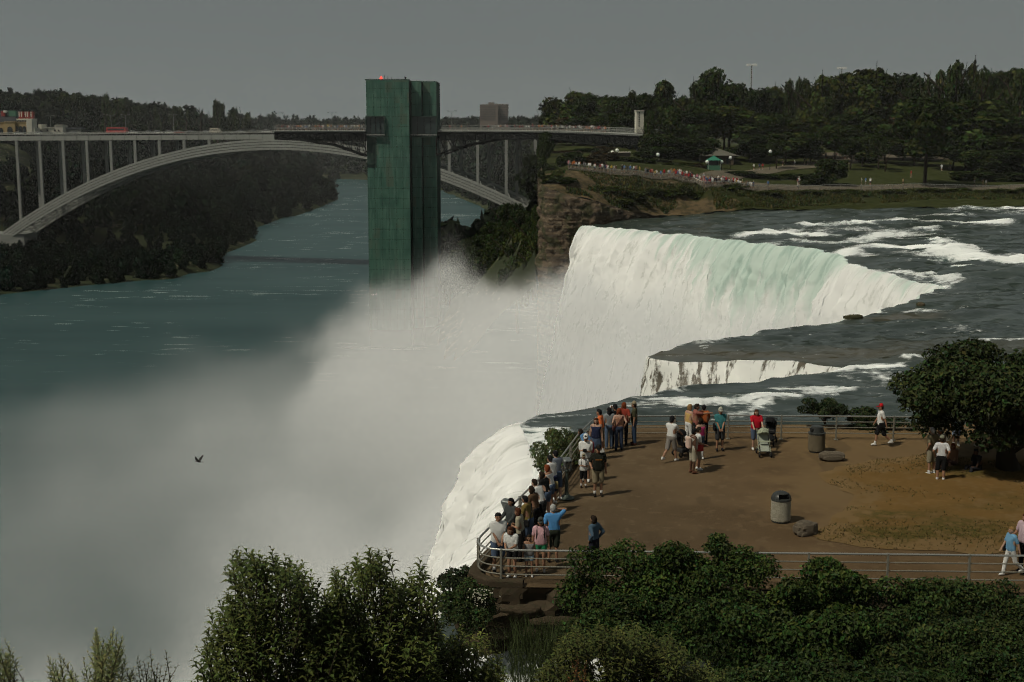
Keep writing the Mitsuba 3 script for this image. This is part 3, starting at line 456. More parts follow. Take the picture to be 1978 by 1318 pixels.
# coin viewers
mat('viewer_grey', base_color=rgb(0.20, 0.215, 0.21), metallic=0.5, roughness=0.4)
mat('viewer_green', base_color=rgb(0.045, 0.06, 0.05), roughness=0.5)
def viewer(x, y, rz, label, s=1.0):
    t = thing('coin_viewer', label, 'binocular viewer'); M = trimesh.transformations.translation_matrix((x, y, 0)) @ trimesh.transformations.rotation_matrix(rz, [0, 0, 1]) @ np.diag([s, s, s, 1])
    def put(name, m, b, par=t, sm=35):
        if hasattr(m, 'to_mesh'): m = trimesh.Trimesh(*(lambda q: (q.vert_properties[:, :3], q.tri_verts))(m.to_mesh()), process=False)
        m.apply_transform(M); return obj(name, m, b, par, smooth=sm)
    put('base', lathe([(0, 0), (0.27, 0), (0.28, 0.03), (0.24, 0.06), (0.16, 0.09), (0.11, 0.15), (0, 0.15)], (0, 0, 0)), 'viewer_green')
    put('post', lathe([(0, 0.14), (0.075, 0.14), (0.06, 0.4), (0.055, 0.95), (0.085, 0.99), (0.085, 1.03), (0, 1.03)], (0, 0, 0), 20), 'viewer_green')
    put('yoke', cat([box(0.03, 0.08, 0.2, (-0.14, 0, 1.12)), box(0.03, 0.08, 0.2, (0.14, 0, 1.12)), box(0.30, 0.08, 0.03, (0, 0, 1.035))]), 'viewer_grey')
    sp = lambda r_, c: m3.Manifold.sphere(r_, 16).translate(c)
    hd = put('head', m3.Manifold.batch_hull([sp(0.075, (-0.09, 0.10, 1.40)), sp(0.075, (0.09, 0.10, 1.40)), sp(0.07, (-0.085, -0.12, 1.37)), sp(0.07, (0.085, -0.12, 1.37)), sp(0.06, (0, 0.04, 1.10)), sp(0.05, (0, -0.06, 1.12))]), 'viewer_grey')
    for sx in (-1, 1):
        e = trimesh.creation.cylinder(0.038, 0.06, sections=16); e.apply_transform(trimesh.transformations.rotation_matrix(math.pi / 2, [1, 0, 0])); e.apply_translation((sx * 0.065, -0.20, 1.36)); put('eyepiece', e, 'black_inside', hd)
    put('coin_slot', box(0.07, 0.02, 0.05, (0, -0.155, 1.22)), 'viewer_green', hd)
viewer(1.92, 46.2, 0.25, 'grey coin viewer on a dark green post on the plaza behind the rail')
viewer(-0.15, 40.9, 1.2, 'grey coin viewer at the curved corner among the crowd')
# channel of white water between the viewpoint's slope and the overlook, and the slope itself
q, f = fill_poly(sg.Polygon([(-4, 37.2), (60, 36.4), (60, 27), (-6, 27)]), 0.7, 0.7)
obj('side_channel', (np.c_[q, -1.95 + (fb(np.c_[q, q[:, :1] * 0], 0.9, 4, 95) - 0.5) * 0.5], f), 'river_water', smooth=True, uv=np.c_[q[:, 0] * 0 + 0.85, q[:, 0] * 0], kind='structure', label='narrow channel of white water below the overlook')
X, Y = np.meshgrid(np.linspace(-60, 60, 90), np.linspace(-12, 29, 50), indexing='ij'); Z = np.interp(Y, [-12, 1.5, 6, 15, 27, 29], [11.5, 11.2, 9.2, 3.5, -1.6, -2.4])
Z = np.where(X < -5, Z - np.clip((-5 - X) / 6, 0, 1) ** 1.3 * np.clip(Y - 14, 0, 20) * 2.6, Z) + (fb(np.stack([X, Y, X * 0], -1), 0.3, 4, 97) - 0.5) * 0.9 * np.clip(Y / 4, 0, 1)
obj('slope', grid(np.stack([X, Y, Z], -1)), 'land', smooth=True, kind='structure', label='overgrown slope below the viewpoint')
# ---------------------------------------------------------------- observation tower
def copper(p, n, uv):
    a = mikit.fbm(p.x * 0.5 + p.y * 0.3, p.z * 0.22, 2.0, 4); s = mikit.fbm(p.x * 3 + p.y * 2, p.z * 0.25, 7.0, 3)
    r_ = mikit.cell_rand(p.x / 2.13 + 300.3, p.z / 3.02 + 200.7, 2)
    c = mikit.mix((0.032, 0.092, 0.070), (0.058, 0.138, 0.102), mikit.smoothstep(0.35, 0.65, a) * 0.6 + r_ * 0.4)
    c = mikit.mix(c, (0.10, 0.195, 0.15), mikit.smoothstep(0.55, 0.75, s) * 0.35)
    return mikit.mix(c, (0.075, 0.085, 0.06), mikit.smoothstep(0.60, 0.75, mikit.fbm(p.x * 0.25 + p.y * 0.2, p.z * 0.11, 12.0, 4) * 0.6 + r_ * 0.4) * 0.55)
mat('copper_green', base_color=mikit.proc(copper), roughness=0.65, specular=0.3)
mat('dark_joint', base_color=rgb(0.02, 0.045, 0.036), roughness=0.9)
mat('dark_steel', base_color=rgb(0.010, 0.011, 0.011), roughness=0.9, specular=0.05)
mat('pale_steel', base_color=mikit.proc(lambda p, n, uv: mikit.mix((0.23, 0.24, 0.225), (0.17, 0.175, 0.16), mikit.fbm(p.x * 0.5, p.y * 0.5, p.z * 1.5, 4))), roughness=0.7)
mat('deck_glass', base_color=rgb(0.03, 0.045, 0.045), roughness=0.2, specular=0.6)
ZT = 25.7
tw = thing('observation_tower', 'tall green copper-clad observation tower rising from the gorge beside the bridge', 'tower')
TB = LOW - 1
def slab(name, x0, x1, y0, y1, z0, z1, b='copper_green'):
    return obj(name, box(x1 - x0, y1 - y0, z1 - z0, ((x0 + x1) / 2, (y0 + y1) / 2, (z0 + z1) / 2)), b, tw)
DKZ = 11.2
core = slab('shaft', -42.35, -29.95, 400.15, 412, TB, ZT - 0.05, 'dark_joint')
s2 = slab('side_shaft', -29.4, -26.55, 403.15, 418, TB, ZT - 0.25, 'dark_joint'); s3 = slab('side_shaft', -26.2, -22.3, 405.15, 426, TB, ZT - 0.25, 'dark_joint')
slab('rear_shaft', -40, -22.4, 412.1, 428, TB, ZT - 0.4, 'copper_green')
slab('recess_back', -30.0, -25, 406.5, 411, TB, ZT - 0.3, 'dark_joint')
def panels(holder, x0, x1, y, z0, z1, w, h, skip=None):
    nx = max(1, round((x1 - x0) / w)); nz = max(1, round((z1 - z0) / h)); w, h = (x1 - x0) / nx, (z1 - z0) / nz; r = rng(int(abs(x0 * 100)))
    for i in range(nx):
        for j in range(nz):
            cx, cz = x0 + (i + 0.5) * w, z0 + (j + 0.5) * h
            if skip and skip(cx, cz, w, h): continue
            obj('panel', box(w - 0.08, 0.14 + r.uniform(-0.04, 0.05), h - 0.09, (cx, y, cz)), 'copper_green', holder)
def hole(x0, x1, z0, z1): return lambda cx, cz, w, h: x0 < cx < x1 and cz + h / 2 > z0 + 0.1 and cz - h / 2 < z1 - 0.1
panels(core, -42.4, -29.9, 400.08, 15.3, ZT, 2.1, 2.6); panels(core, -37.1, -29.9, 400.08, 9.4, 15.3, 2.4, 2.95); panels(core, -39.6, -29.9, 400.08, 0.4, 9.4, 1.95, 3.0)
panels(core, -42.3, -29.9, 400.08, -47.6, 0.4, 2.07, 3.0)
panels(s2, -29.4, -26.5, 403.08, 15.3, ZT - 0.3, 2.9, 3.4); panels(s2, -29.4, -26.5, 403.08, -47.6, 9.4, 2.9, 3.0); panels(s3, -26.2, -22.2, 405.08, 15.3, ZT - 0.3, 2.0, 3.4); panels(s3, -26.2, -22.2, 405.08, -47.6, 9.4, 4.0, 3.0)
for (x0, x1, y) in ((-42.6, -37.0, 399.75), (-29.6, -22.0, 402.7)):          # landings beside the walkways
    ld = obj('landing', cat([box(x1 - x0, 1.2, 0.3, ((x0 + x1) / 2, y, 15.2)), box(x1 - x0, 1.3, 0.35, ((x0 + x1) / 2, y, 9.4)), box(0.25, 0.9, 5.6, (x0 + 0.1, y, 12.3)), box(0.25, 0.9, 5.6, (x1 - 0.1, y, 12.3))]), 'dark_joint', tw)
    obj('window', box(x1 - x0 - 0.4, 0.1, 5.4, ((x0 + x1) / 2, y + 0.3, 12.3)), 'deck_glass', ld)
    for k in range(1, 4): obj('mullion', box(0.14, 0.2, 5.4, (x0 + (x1 - x0) * k / 4, y + 0.1, 12.3)), 'dark_steel', ld)
    obj('rim_beam', box(x1 - x0 + 0.8, 0.5, 0.28, ((x0 + x1) / 2 - 0.4, y - 0.6, 9.95 if x0 < -40 else 9.9)), 'pale_steel', ld)
for x, h in ((-36.4, 1.1), (-35.2, 0.9), (-37.3, 1.6)): obj('aerial', tube([(x, 404, ZT - 0.3), (x, 404, ZT + h)], 0.07, 6), 'dark_steel', tw)
obj('roof_vent', box(0.5, 0.5, 1.1, (-31.2, 404, ZT + 0.4)), 'dark_steel', tw)
obj('roof_edge', cat([box(12.9, 0.35, 0.3, (-36.15, 400.2, ZT + 0.02)), box(0.35, 11.5, 0.3, (-42.5, 406.1, ZT + 0.02))]), 'dark_joint', tw)
bl_ = obj('beacon', lathe([(0, 0), (0.45, 0), (0.42, 0.5), (0.18, 1.0), (0, 1.1)], (-38.1, 402, ZT), 14), None, tw)
scene[bl_]['bsdf'] = {'type': 'diffuse', 'reflectance': rgb(0.5, 0.03, 0.02)}; scene[bl_]['emitter'] = {'type': 'area', 'radiance': rgb(0.85, 0.06, 0.04)}; tag(bl_, 'red beacon lamp on the tower roof')
# decks
def deck(label, line, width, under, posts, end=True):
    """A walkway along the line (n, 3): floor, railing with posts, and a deep dark truss whose underside is given as depths."""
    t = thing('walkway', label, 'walkway'); l = np.asarray(line, float)
    d = np.gradient(l[:, :2], axis=0); d /= np.linalg.norm(d, axis=1, keepdims=True); n = np.stack([-d[:, 1], d[:, 0]], 1)
    fr, bk = l.copy(), l.copy(); bk[:, :2] += n * width
    def ribbon(a, b, c, e): return grid(np.stack([a, b, c, e, a], 1))
    up = np.array([0, 0, 0.5])
    obj('floor', ribbon(fr, bk, bk - up, fr - up), 'pale_steel', t)
    for side, base in (('near', fr), ('far', bk)):
        u = np.asarray(under); low = base - np.stack([u * 0, u * 0, u], 1)
        ch = cat([tube(low, 0.28, 5), tube(base - [0, 0, 0.7], 0.25, 5)] + [bar(base[i] - [0, 0, 0.6], low[i], 0.22) for i in range(len(l)) if u[i] > 0.9] + [bar(base[i] - [0, 0, 0.6], low[i + 1], 0.2) for i in range(len(l) - 1) if max(u[i], u[i + 1]) > 0.9])
        obj('truss', ch, 'dark_steel', t)
        obj('side_girder', grid(np.stack([base - [0, 0, 0.5], base - np.stack([u * 0, u * 0, np.minimum(u, 3.1 if 'left' in label else 2.9)], 1)], 1)), 'dark_steel', t)
        for h in (0.4, 0.8, 1.25): obj('rail', tube(base + [0, 0, h], 0.06, 5), 'pale_steel', t)
        pm = resample(base, posts)
        obj('edge_beam', tube(base + [0, 0, -0.15], 0.17, 4), 'pale_steel', t)
        for p_ in pm: obj('post', box(0.1, 0.1, 1.3, p_ + [0, 0, 0.65]), 'pale_steel', t)
    return t
xs = np.linspace(-69, -42.6, 12)
deck('dark truss observation deck jutting left from the tower, crowded with people', np.c_[xs, xs * 0 + 398.6, xs * 0 + DKZ], 6.0, np.interp(xs, [-69, -62, -52, -42.6], [2.4, 2.7, 4.2, 7.4]), 3.0)
wk = resample(np.array([(-22.3, 404, DKZ), (-5, 396, DKZ + 0.1), (12, 380, DKZ), (25, 363, 10.8), (34, 349, 10.4)]), 3.2); xx = wk[:, 0]
deck('long curved footbridge from the tower to the wooded park', wk, 5.0, np.interp(xx, [-22.3, -15, -5, 4, 14, 26, 36], [7.2, 4.6, 2.6, 2.2, 2.4, 4.0, 4.8]), 3.0)

# ---------------------------------------------------------------- arch bridge
br = thing('arch_bridge', 'long pale steel arch bridge spanning the gorge behind the tower', 'bridge')
C0, U, W_ = np.array([-106.0, 620.0]), np.array([0.957, -0.29]), np.array([0.29, 0.957])
def bp(s, z, w=0.0):
    s = np.asarray(s, float); return np.stack([C0[0] + U[0] * s + W_[0] * w, C0[1] + U[1] * s + W_[1] * w, np.broadcast_to(z, s.shape)], -1)
def low_z(s): return 6.0 + 0.008 * np.asarray(s)
def arch_z(s): return 6.2 - 42.8 * (np.asarray(s) / 145.0) ** 2
ss = np.linspace(-152, 152, 90); sl_ = np.gradient(arch_z(ss), ss); nz = 1 / np.sqrt(1 + sl_ ** 2)
for w in (0.0, 17.0):
    rib = None
    for k in range(4):                                         # four plates of the rib, dark joints between
        a, b = 4.9 * k / 4 + 0.0, 4.9 * (k + 1) / 4 - 0.22
        zt, zb = arch_z(ss) - a / nz, arch_z(ss) - b / nz; h = 0.05 * k
        P = np.stack([bp(ss, zt, w - 0.6), bp(ss, zt, w + 0.6), bp(ss, zb, w + 0.6), bp(ss, zb, w - 0.6), bp(ss, zt, w - 0.6)], 1)
        if rib is None: rib = obj('arch_rib', grid(P), 'pale_steel', br)
        else: obj('plate', grid(P), 'pale_steel', rib)
    P = np.stack([bp(ss, arch_z(ss) - 0.3 / nz, w - 0.42), bp(ss, arch_z(ss) - 4.6 / nz, w - 0.42)], 1); obj('web', grid(P), 'dark_steel', rib)
cs = np.arange(-11, 12) * 13.0 + 4.0
for w in (0.6, 16.4):
    for s in cs:
        if low_z(s) - arch_z(s) > 1.0: obj('column', bar(bp(s, arch_z(s) - 0.3, w), bp(s, low_z(s), w), 1.25), 'pale_steel', br)
brace = []
bs = np.arange(-150, 151, 6.5)
for i in range(len(bs) - 1):
    for dz_ in (0.8, 4.2):
        brace.append(bar(bp(bs[i], arch_z(bs[i]) - dz_, 0.5), bp(bs[i], arch_z(bs[i]) - dz_, 16.5), 0.35)); brace.append(bar(bp(bs[i], arch_z(bs[i]) - dz_, 0.5), bp(bs[i + 1], arch_z(bs[i + 1]) - dz_, 16.5), 0.28)); brace.append(bar(bp(bs[i + 1], arch_z(bs[i + 1]) - dz_, 0.5), bp(bs[i], arch_z(bs[i]) - dz_, 16.5), 0.28))
obj('bracing', cat(brace), 'pale_steel', br)
ds = np.linspace(-330, 190, 60)
P = np.stack([bp(ds, low_z(ds) + 0.2, 0.3), bp(ds, low_z(ds) + 3.0, 0.3), bp(ds, low_z(ds) + 3.0, 16.7), bp(ds, low_z(ds) + 0.2, 16.7), bp(ds, low_z(ds) + 0.2, 0.3)], 1)
dk = obj('deck', grid(P), 'dark_steel', br)
ps = np.arange(-300, 180, 6.5)
for s in ps: obj('girder_panel', bar(bp(s + 0.12, low_z(s) + 1.35, 0.12), bp(s + 6.38, low_z(s + 6.5) + 1.35, 0.12), 0.3, 2.3), 'pale_steel', dk)
mat('road', base_color=mikit.proc(lambda p, n, uv: mikit.mix((0.06, 0.06, 0.058), (0.09, 0.09, 0.085), mikit.fbm(p.x, p.y, 0.0, 3))), roughness=0.9)
P = np.stack([bp(ds, low_z(ds) + 3.05, 0.3), bp(ds, low_z(ds) + 3.05, 16.7)], 1); obj('roadway', grid(P[:, ::-1]), 'road', br)
for w in (0.1, 16.9):
    pr_ = obj('parapet', cat([tube(bp(ds, low_z(ds) + 3.95, w), 0.13, 5), tube(bp(ds, low_z(ds) + 3.5, w), 0.09, 4), tube(bp(ds, low_z(ds) + 3.1, w), 0.14, 4)]), 'pale_steel', br)
    for s in np.arange(-260, 180, 13.0): obj('post', box(0.3, 0.3, 1.0, bp(s, low_z(s) + 3.5, w)), 'pale_steel', pr_)
obj('pier', bar(bp(-152, LOW, 8.5) , bp(-152, -40, 8.5), 22), 'pale_steel', br)
for s in (-166, -185, -205, -230): obj('approach_pier', cat([bar(bp(s, LOW, w), bp(s, low_z(s), w), 1.6) for w in (1, 16)]), 'pale_steel', br)
# lamps and vehicles on the bridge
def lamp_post(name, p, h, label, group, double=True):
    t = thing(name, label, 'street lamp', group); obj('pole', tube([p, np.add(p, [0, 0, h])], [0.16, 0.09], 6), 'pale_steel', t)
    for sx in ((-1, 1) if double else (1,)):
        obj('arm', bar(np.add(p, [0, 0, h - 0.1]), np.add(p, [sx * 1.5, 0, h + 0.15]), 0.1), 'pale_steel', t); obj('lamp_head', box(0.9, 0.35, 0.2, np.add(p, [sx * 1.8, 0, h + 0.12])), 'pale_steel', t)
for s in (-200, -130, -96, -88, -62, 20, 78, 132): lamp_post('bridge_lamp', bp(s, low_z(s) + 3.0, 15.5), 9.0, 'slim twin-arm lamp post standing on the arch bridge', 'lamp posts along the arch bridge')
scene['paint'] = two({'type': 'principled', 'base_color': VC, 'roughness': 0.35, 'specular': 0.5, 'clearcoat': 0.3})
def car(s, w, colr, label, kind='car', group='vehicles on the arch bridge'):
    t = thing('parked_car' if kind == 'lot' else ('van' if kind == 'van' else 'bus' if kind == 'bus' else 'car'), label, 'car' if kind in ('car', 'lot') else kind, group)
    L, Wd, h1, h2 = {'car': (4.4, 1.8, 0.9, 1.45), 'lot': (4.4, 1.8, 0.9, 1.45), 'van': (5.4, 2.0, 1.1, 2.2), 'bus': (11, 2.5, 1.3, 3.1)}[kind]
    p0 = s if kind == 'lot' else bp(s, low_z(s) + 3.06, w); a = math.atan2(U[1], U[0])
    M = trimesh.transformations.translation_matrix(p0) @ trimesh.transformations.rotation_matrix(a, [0, 0, 1])
    def put(name, m, b, c): m = trimesh.Trimesh(*(lambda q: (q.vert_properties[:, :3], q.tri_verts))(m.to_mesh()), process=False) if hasattr(m, 'to_mesh') else m; m.apply_transform(M); obj(name, m, b, t, color=c)
    put('body', rbox(L, Wd, h1 - 0.3, (0, 0, 0.3 + (h1 - 0.3) / 2), 0.15), 'paint', colr)
    k = 0.12 if kind != 'car' and kind != 'lot' else 0.55
    sp = lambda x, y, z: m3.Manifold.sphere(0.1, 8).translate((x, y, z))
    put('cabin', m3.Manifold.batch_hull([sp(x, y * (Wd / 2 - 0.15), h1 - 0.1) for x in (-L / 2 + 0.25, L / 2 - (1.3 if kind in ('car', 'lot') else 0.3)) for y in (-1, 1)] + [sp(x, y * (Wd / 2 - 0.25), h2 - 0.1) for x in (-L / 2 + 0.3 + k, L / 2 - 0.5 - k * 1.9) for y in (-1, 1)]), 'paint', np.array([0.02, 0.025, 0.03]) if kind in ('car', 'lot') else colr)
    put('roof', box(L * 0.42 if kind in ('car', 'lot') else L * 0.9, Wd - 0.4, 0.08, (-0.25, 0, h2)), 'paint', colr)
    if kind in ('van', 'bus'): put('window', cat([box(L * 0.8, Wd + 0.02, h2 * 0.25, (0, 0, h2 * 0.7))]), 'paint', np.array([0.02, 0.025, 0.03]))
    for x in (-L * 0.3, L * 0.3):
        for y in (-1, 1):
            wl_ = trimesh.creation.cylinder(0.33, 0.22, sections=12); wl_.apply_transform(trimesh.transformations.rotation_matrix(math.pi / 2, [1, 0, 0])); wl_.apply_translation((x, y * (Wd / 2 - 0.08), 0.33)); put('wheel', wl_, 'paint', np.array([0.02, 0.02, 0.02]))
WHT, RED, SIL, DRK, BLU = np.array([0.6, 0.6, 0.58]), np.array([0.28, 0.03, 0.025]), np.array([0.25, 0.26, 0.26]), np.array([0.04, 0.04, 0.045]), np.array([0.05, 0.08, 0.15])
car(-85, 3.5, RED, 'red bus on the bridge, the first of the queue from the far end', 'bus'); car(-33, 3.2, np.array([0.5, 0.45, 0.36]), 'cream van on the arch bridge near its crown', 'van')
for s, c, w, lab in [(-76.5, WHT, 3.4, 'white car directly behind the red bus on the bridge'), (-68, SIL, 3.4, 'silver car second behind the red bus on the bridge'), (-66, WHT, 8, 'white car in the farther lane beside the silver car'), (-57, WHT, 3.4, 'white car beneath a lamp post left of the small red car'), (-52, RED, 3.4, 'small red car on the bridge behind a white car'), (-128, WHT, 3.4, 'white car near the far end of the bridge, alone'), (-46, DRK, 3.5, 'dark car between the small red car and the cream van'), (-20, SIL, 3.4, 'silver car following the cream van'), (-13.5, DRK, 3.4, 'dark car at the crown of the bridge behind the silver car'), (-7, WHT, 3.4, 'white car nearest the observation deck'), (-40, SIL, 8.0, 'silver car in the far lane beyond the cream van'), (-112, SIL, 8.0, 'silver car in the far lane left of the red bus'), (-143, WHT, 8, 'white car by the cream building end of the bridge')]: car(s, w, c, lab)
# ---------------------------------------------------------------- buildings on the far bank
mat('ochre_wall', base_color=mikit.proc(lambda p, n, uv: mikit.mix((0.36, 0.26, 0.12), (0.27, 0.20, 0.10), mikit.fbm(p.x * 0.6, p.y * 0.6, p.z, 3))), roughness=0.9)
mat('white_wall', base_color=mikit.proc(lambda p, n, uv: mikit.mix((0.50, 0.48, 0.41), (0.40, 0.39, 0.33), mikit.fbm(p.x * 0.5, p.y * 0.5, p.z, 3))), roughness=0.9)
mat('window_dark', base_color=rgb(0.02, 0.024, 0.026), roughness=0.15, specular=0.6)
mat('red_brick', base_color=rgb(0.22, 0.035, 0.03), roughness=0.85); mat('slate', base_color=rgb(0.055, 0.06, 0.07), roughness=0.8)
def pxbox(x0, x1, y0, y1, Y, depth=8.0):
    a, b = at(x0, y1, Y=Y), at(x1, y0, Y=Y); return box(b[0] - a[0], depth, b[2] - a[2], ((a[0] + b[0]) / 2, Y + depth / 2, (a[2] + b[2]) / 2))
def arch_window(x0, x1, y0, y1, Y):
    a, b = at(x0, y1, Y=Y), at(x1, y0, Y=Y); w, h = b[0] - a[0], b[2] - a[2]; pl = sg.box(0, 0, w, h - w / 2).union(sg.Point(w / 2, h - w / 2).buffer(w / 2))
    m = trimesh.creation.extrude_polygon(pl, 0.35, engine='earcut'); m.apply_transform(trimesh.transformations.rotation_matrix(math.pi / 2, [1, 0, 0])); m.apply_translation((a[0], Y + 0.15, a[2])); return m
Yb = 735
t = thing('customs_house', 'ochre building with arched windows and a white tower block at the bridge head', 'building')
w_ = obj('wall', cat([pxbox(-60, 9, 237, 262, Yb), pxbox(28, 51, 236, 262, Yb + 1)]), 'ochre_wall', t); g_ = obj('gable', pxbox(9, 28, 235.5, 262, Yb - 1.2), 'ochre_wall', t)
obj('cornice', cat([pxbox(8.5, 28.5, 234.8, 236.4, Yb - 1.6, 3), pxbox(28, 51.5, 235.4, 236.6, Yb + 0.6, 3), pxbox(-60, 9, 236.4, 237.6, Yb - .4, 3)]), 'ochre_wall', t)
obj('tower_block', cat([pxbox(52, 61, 231, 262, Yb - 0.5), pxbox(32, 61.5, 229.5, 232.5, Yb + 3), pxbox(61, 67, 247, 262, Yb)]), 'white_wall', t)
for x0, x1, y0 in ((14.5, 23.5, 245), (29.5, 35, 244), (37, 43, 244), (45, 49.5, 244), (0, 5, 247)): obj('arched_window', arch_window(x0, x1, y0, 258, Yb - 1.45 if 9 < x0 < 28 else (Yb - 0.2 if x0 < 9 else Yb + 0.8)), 'window_dark', w_)
obj('roof', pxbox(-60, 31, 226.5, 236, Yb + 12, 14), 'slate', t)
for k, x in enumerate((36, 40.5, 48, 52, 59)):
    c_ = obj('chimney', pxbox(x, x + 4.4, 216, 230, Yb + 6, 2.5), 'red_brick', t); obj('pale_stripe', pxbox(x + 0.2, x + 1.4, 216.2, 226, Yb + 5.9, 0.3), 'white_wall', c_)
t = thing('fairground_hall', 'low building with a green and red painted gable behind the ochre building', 'building')
obj('wall', pxbox(-40, 28, 214, 232, Yb + 30, 10), 'slate', t); mat('green_paint', base_color=rgb(0.05, 0.14, 0.09), roughness=0.8)
obj('green_gable', pxbox(17, 30, 214, 225, Yb + 28, 3), 'green_paint', t); obj('red_figure', pxbox(2, 9, 215, 225, Yb + 28.2, 3), 'red_brick', t); obj('pale_figure', pxbox(6, 12, 213, 218, Yb + 27.5, 2), 'white_wall', t)
Yw = 748
t = thing('toll_building', 'low white building with small square windows beside the bridge road', 'building')
w_ = obj('wall', cat([pxbox(86, 107, 247, 262, Yw), pxbox(106.5, 121, 242, 262, Yw - 0.5)]), 'white_wall', t); obj('parapet', cat([pxbox(86, 107, 246, 247.4, Yw - 0.5), pxbox(106, 121.5, 241.4, 242.6, Yw - 1)]), 'white_wall', t)
for x in (90, 104.5, 111.5): obj('window', pxbox(x, x + 2.6, 250.5, 254, Yw - 0.8, 0.5), 'window_dark', w_)
t = thing('gate_lodge', 'small white gatehouse with a stepped roof between the ochre and white buildings', 'building')
obj('wall', pxbox(68, 86, 249, 262, Yw + 4), 'white_wall', t); obj('turret', pxbox(74, 80, 240, 250, Yw + 3), 'white_wall', t); obj('dark_arch', arch_window(70, 84, 251.5, 260, Yw + 3.8), 'window_dark', t)
t = thing('pavilion', 'long grey colonnaded pavilion right of the white building', 'building'); obj('roof', pxbox(121, 156, 247, 249, Yw + 4, 9), 'slate', t)
for k in range(12): obj('column', pxbox(122 + k * 2.9, 123.2 + k * 2.9, 249, 262, Yw + 4.5, 1), 'pale_steel', t)
obj('back_wall', pxbox(121, 155, 249, 262, Yw + 11, 1), 'slate', t)
# slab block on the horizon
mat('block_wall', base_color=mikit.proc(lambda p, n, uv: mikit.mix((0.17, 0.135, 0.115), (0.14, 0.115, 0.10), mikit.fbm(p.x * 0.1, p.y * 0.1, p.z * 0.3, 3))), roughness=0.9)
mat('block_band', base_color=rgb(0.085, 0.075, 0.07), roughness=0.5)
t = thing('apartment_block', 'broad brown high-rise block standing alone on the horizon', 'building'); YB = 1500
w_ = obj('wall', pxbox(927, 958, 202, 250, YB, 18), 'block_wall', t); w2 = obj('wing', pxbox(961, 982, 201.5, 250, YB + 8, 16), 'block_wall', t); obj('stair_tower', pxbox(957.5, 962, 201, 250, YB - 1, 8), 'block_wall', t); obj('plant_room', pxbox(943, 955, 198, 202.5, YB + 6, 8), 'block_wall', t)
for k in range(9):
    y = 204 + k * 3.4
    obj('window_band', pxbox(928, 957, y, y + 1.5, YB - 0.3, 1), 'block_band', w_); obj('window_band', pxbox(962.5, 981, y, y + 1.5, YB + 7.7, 1), 'block_band', w2)
# ---------------------------------------------------------------- park buildings and furniture across the falls
mat('park_stone', base_color=mikit.proc(lambda p, n, uv: mikit.mix((0.115, 0.085, 0.055), (0.075, 0.058, 0.042), mikit.fbm(p.x * 1.1, p.y * 1.1, p.z * 2, 4))), roughness=0.95)
mat('shingle_roof', base_color=rgb(0.095, 0.09, 0.07), roughness=0.9); mat('green_roof', base_color=rgb(0.02, 0.16, 0.10), roughness=0.6)
t = thing('rest_house', 'low brown stone rest house with a grey hipped roof among the trees', 'building'); Yr = 350
w_ = obj('wall', cat([pxbox(1335, 1418, 302, 330, Yr, 12), pxbox(1410, 1417, 300, 331, Yr - 0.6, 4)]), 'park_stone', t)
a, b = at(1368, 303, Yr), at(1428, 285, Y=Yr)
a, b = at(1325, 301, Y=Yr - 1), at(1428, 284, Y=Yr - 1); rx0, rx1, z0_, z1_ = a[0], b[0], a[2], b[2]
v = np.array([(rx0, Yr - 1.2, z0_), (rx1, Yr - 1.2, z0_), (rx1, Yr + 13, z0_), (rx0, Yr + 13, z0_), (rx0 + 6, Yr + 6, z1_), (rx1 - 6, Yr + 6, z1_)])
obj('roof', trimesh.Trimesh(v, [(0, 1, 5), (0, 5, 4), (1, 2, 5), (2, 3, 4), (2, 4, 5), (3, 0, 4), (0, 3, 2), (0, 2, 1)], process=False), 'shingle_roof', t)
for x0, x1, y0, y1 in ((1403, 1408, 306, 318), (1345, 1350, 308, 322), (1336, 1340, 309, 320)): obj('window', pxbox(x0, x1, y0, y1, Yr - 0.15, 0.3), 'window_dark', w_)
for x in (1353, 1366): obj('pier', pxbox(x, x + 5, 302, 328, Yr - 0.5, 1), 'park_stone', w_)
t = thing('kiosk', 'small kiosk with a green pyramid roof behind the crowd', 'kiosk'); Yk = 318; c_ = at(1380, 332, Y=Yk)
zk = float(park_level(c_[0], Yk + 1.5)); c_[2] = zk
hk = (at(1380, 310, Y=Yk)[2] - zk); wd = 1.35
for sx in (-1, 1):
    for sy in (-1, 1): obj('post', box(0.12, 0.12, hk + 0.3, (c_[0] + sx * wd, Yk + 1.4 + sy * wd, zk + hk / 2 - 0.15)), 'pale_steel', t)
obj('counter', box(2.7, 2.6, 1.1, (c_[0], Yk + 1.4, zk + 0.45)), 'green_paint', t); obj('dark_interior', box(2.4, 0.2, hk - 1.0, (c_[0], Yk + 2.4, zk + 1 + (hk - 1) / 2)), 'window_dark', t)
z1_ = at(1380, 304, Y=Yk)[2] + 0.1; v = np.array([(c_[0] - 1.65, Yk - 0.25, zk + hk), (c_[0] + 1.65, Yk - 0.25, zk + hk), (c_[0] + 1.65, Yk + 3.05, zk + hk), (c_[0] - 1.65, Yk + 3.05, zk + hk), (c_[0], Yk + 1.4, z1_ + 0.25)])
obj('roof', trimesh.Trimesh(v, [(0, 1, 4), (1, 2, 4), (2, 3, 4), (3, 0, 4), (0, 2, 1), (0, 3, 2)], process=False), 'green_roof', t)
t = thing('lift_house', 'pale concrete tower block at the landward end of the footbridge', 'building'); obj('wall', pxbox(1229, 1244, 214, 258, 352, 5), 'white_wall', t); obj('slot', pxbox(1233.6, 1235.4, 217, 245, 351.9, 0.5), 'window_dark', t); obj('cap', pxbox(1228.5, 1244.6, 213, 215, 351.7, 5.6), 'white_wall', t)
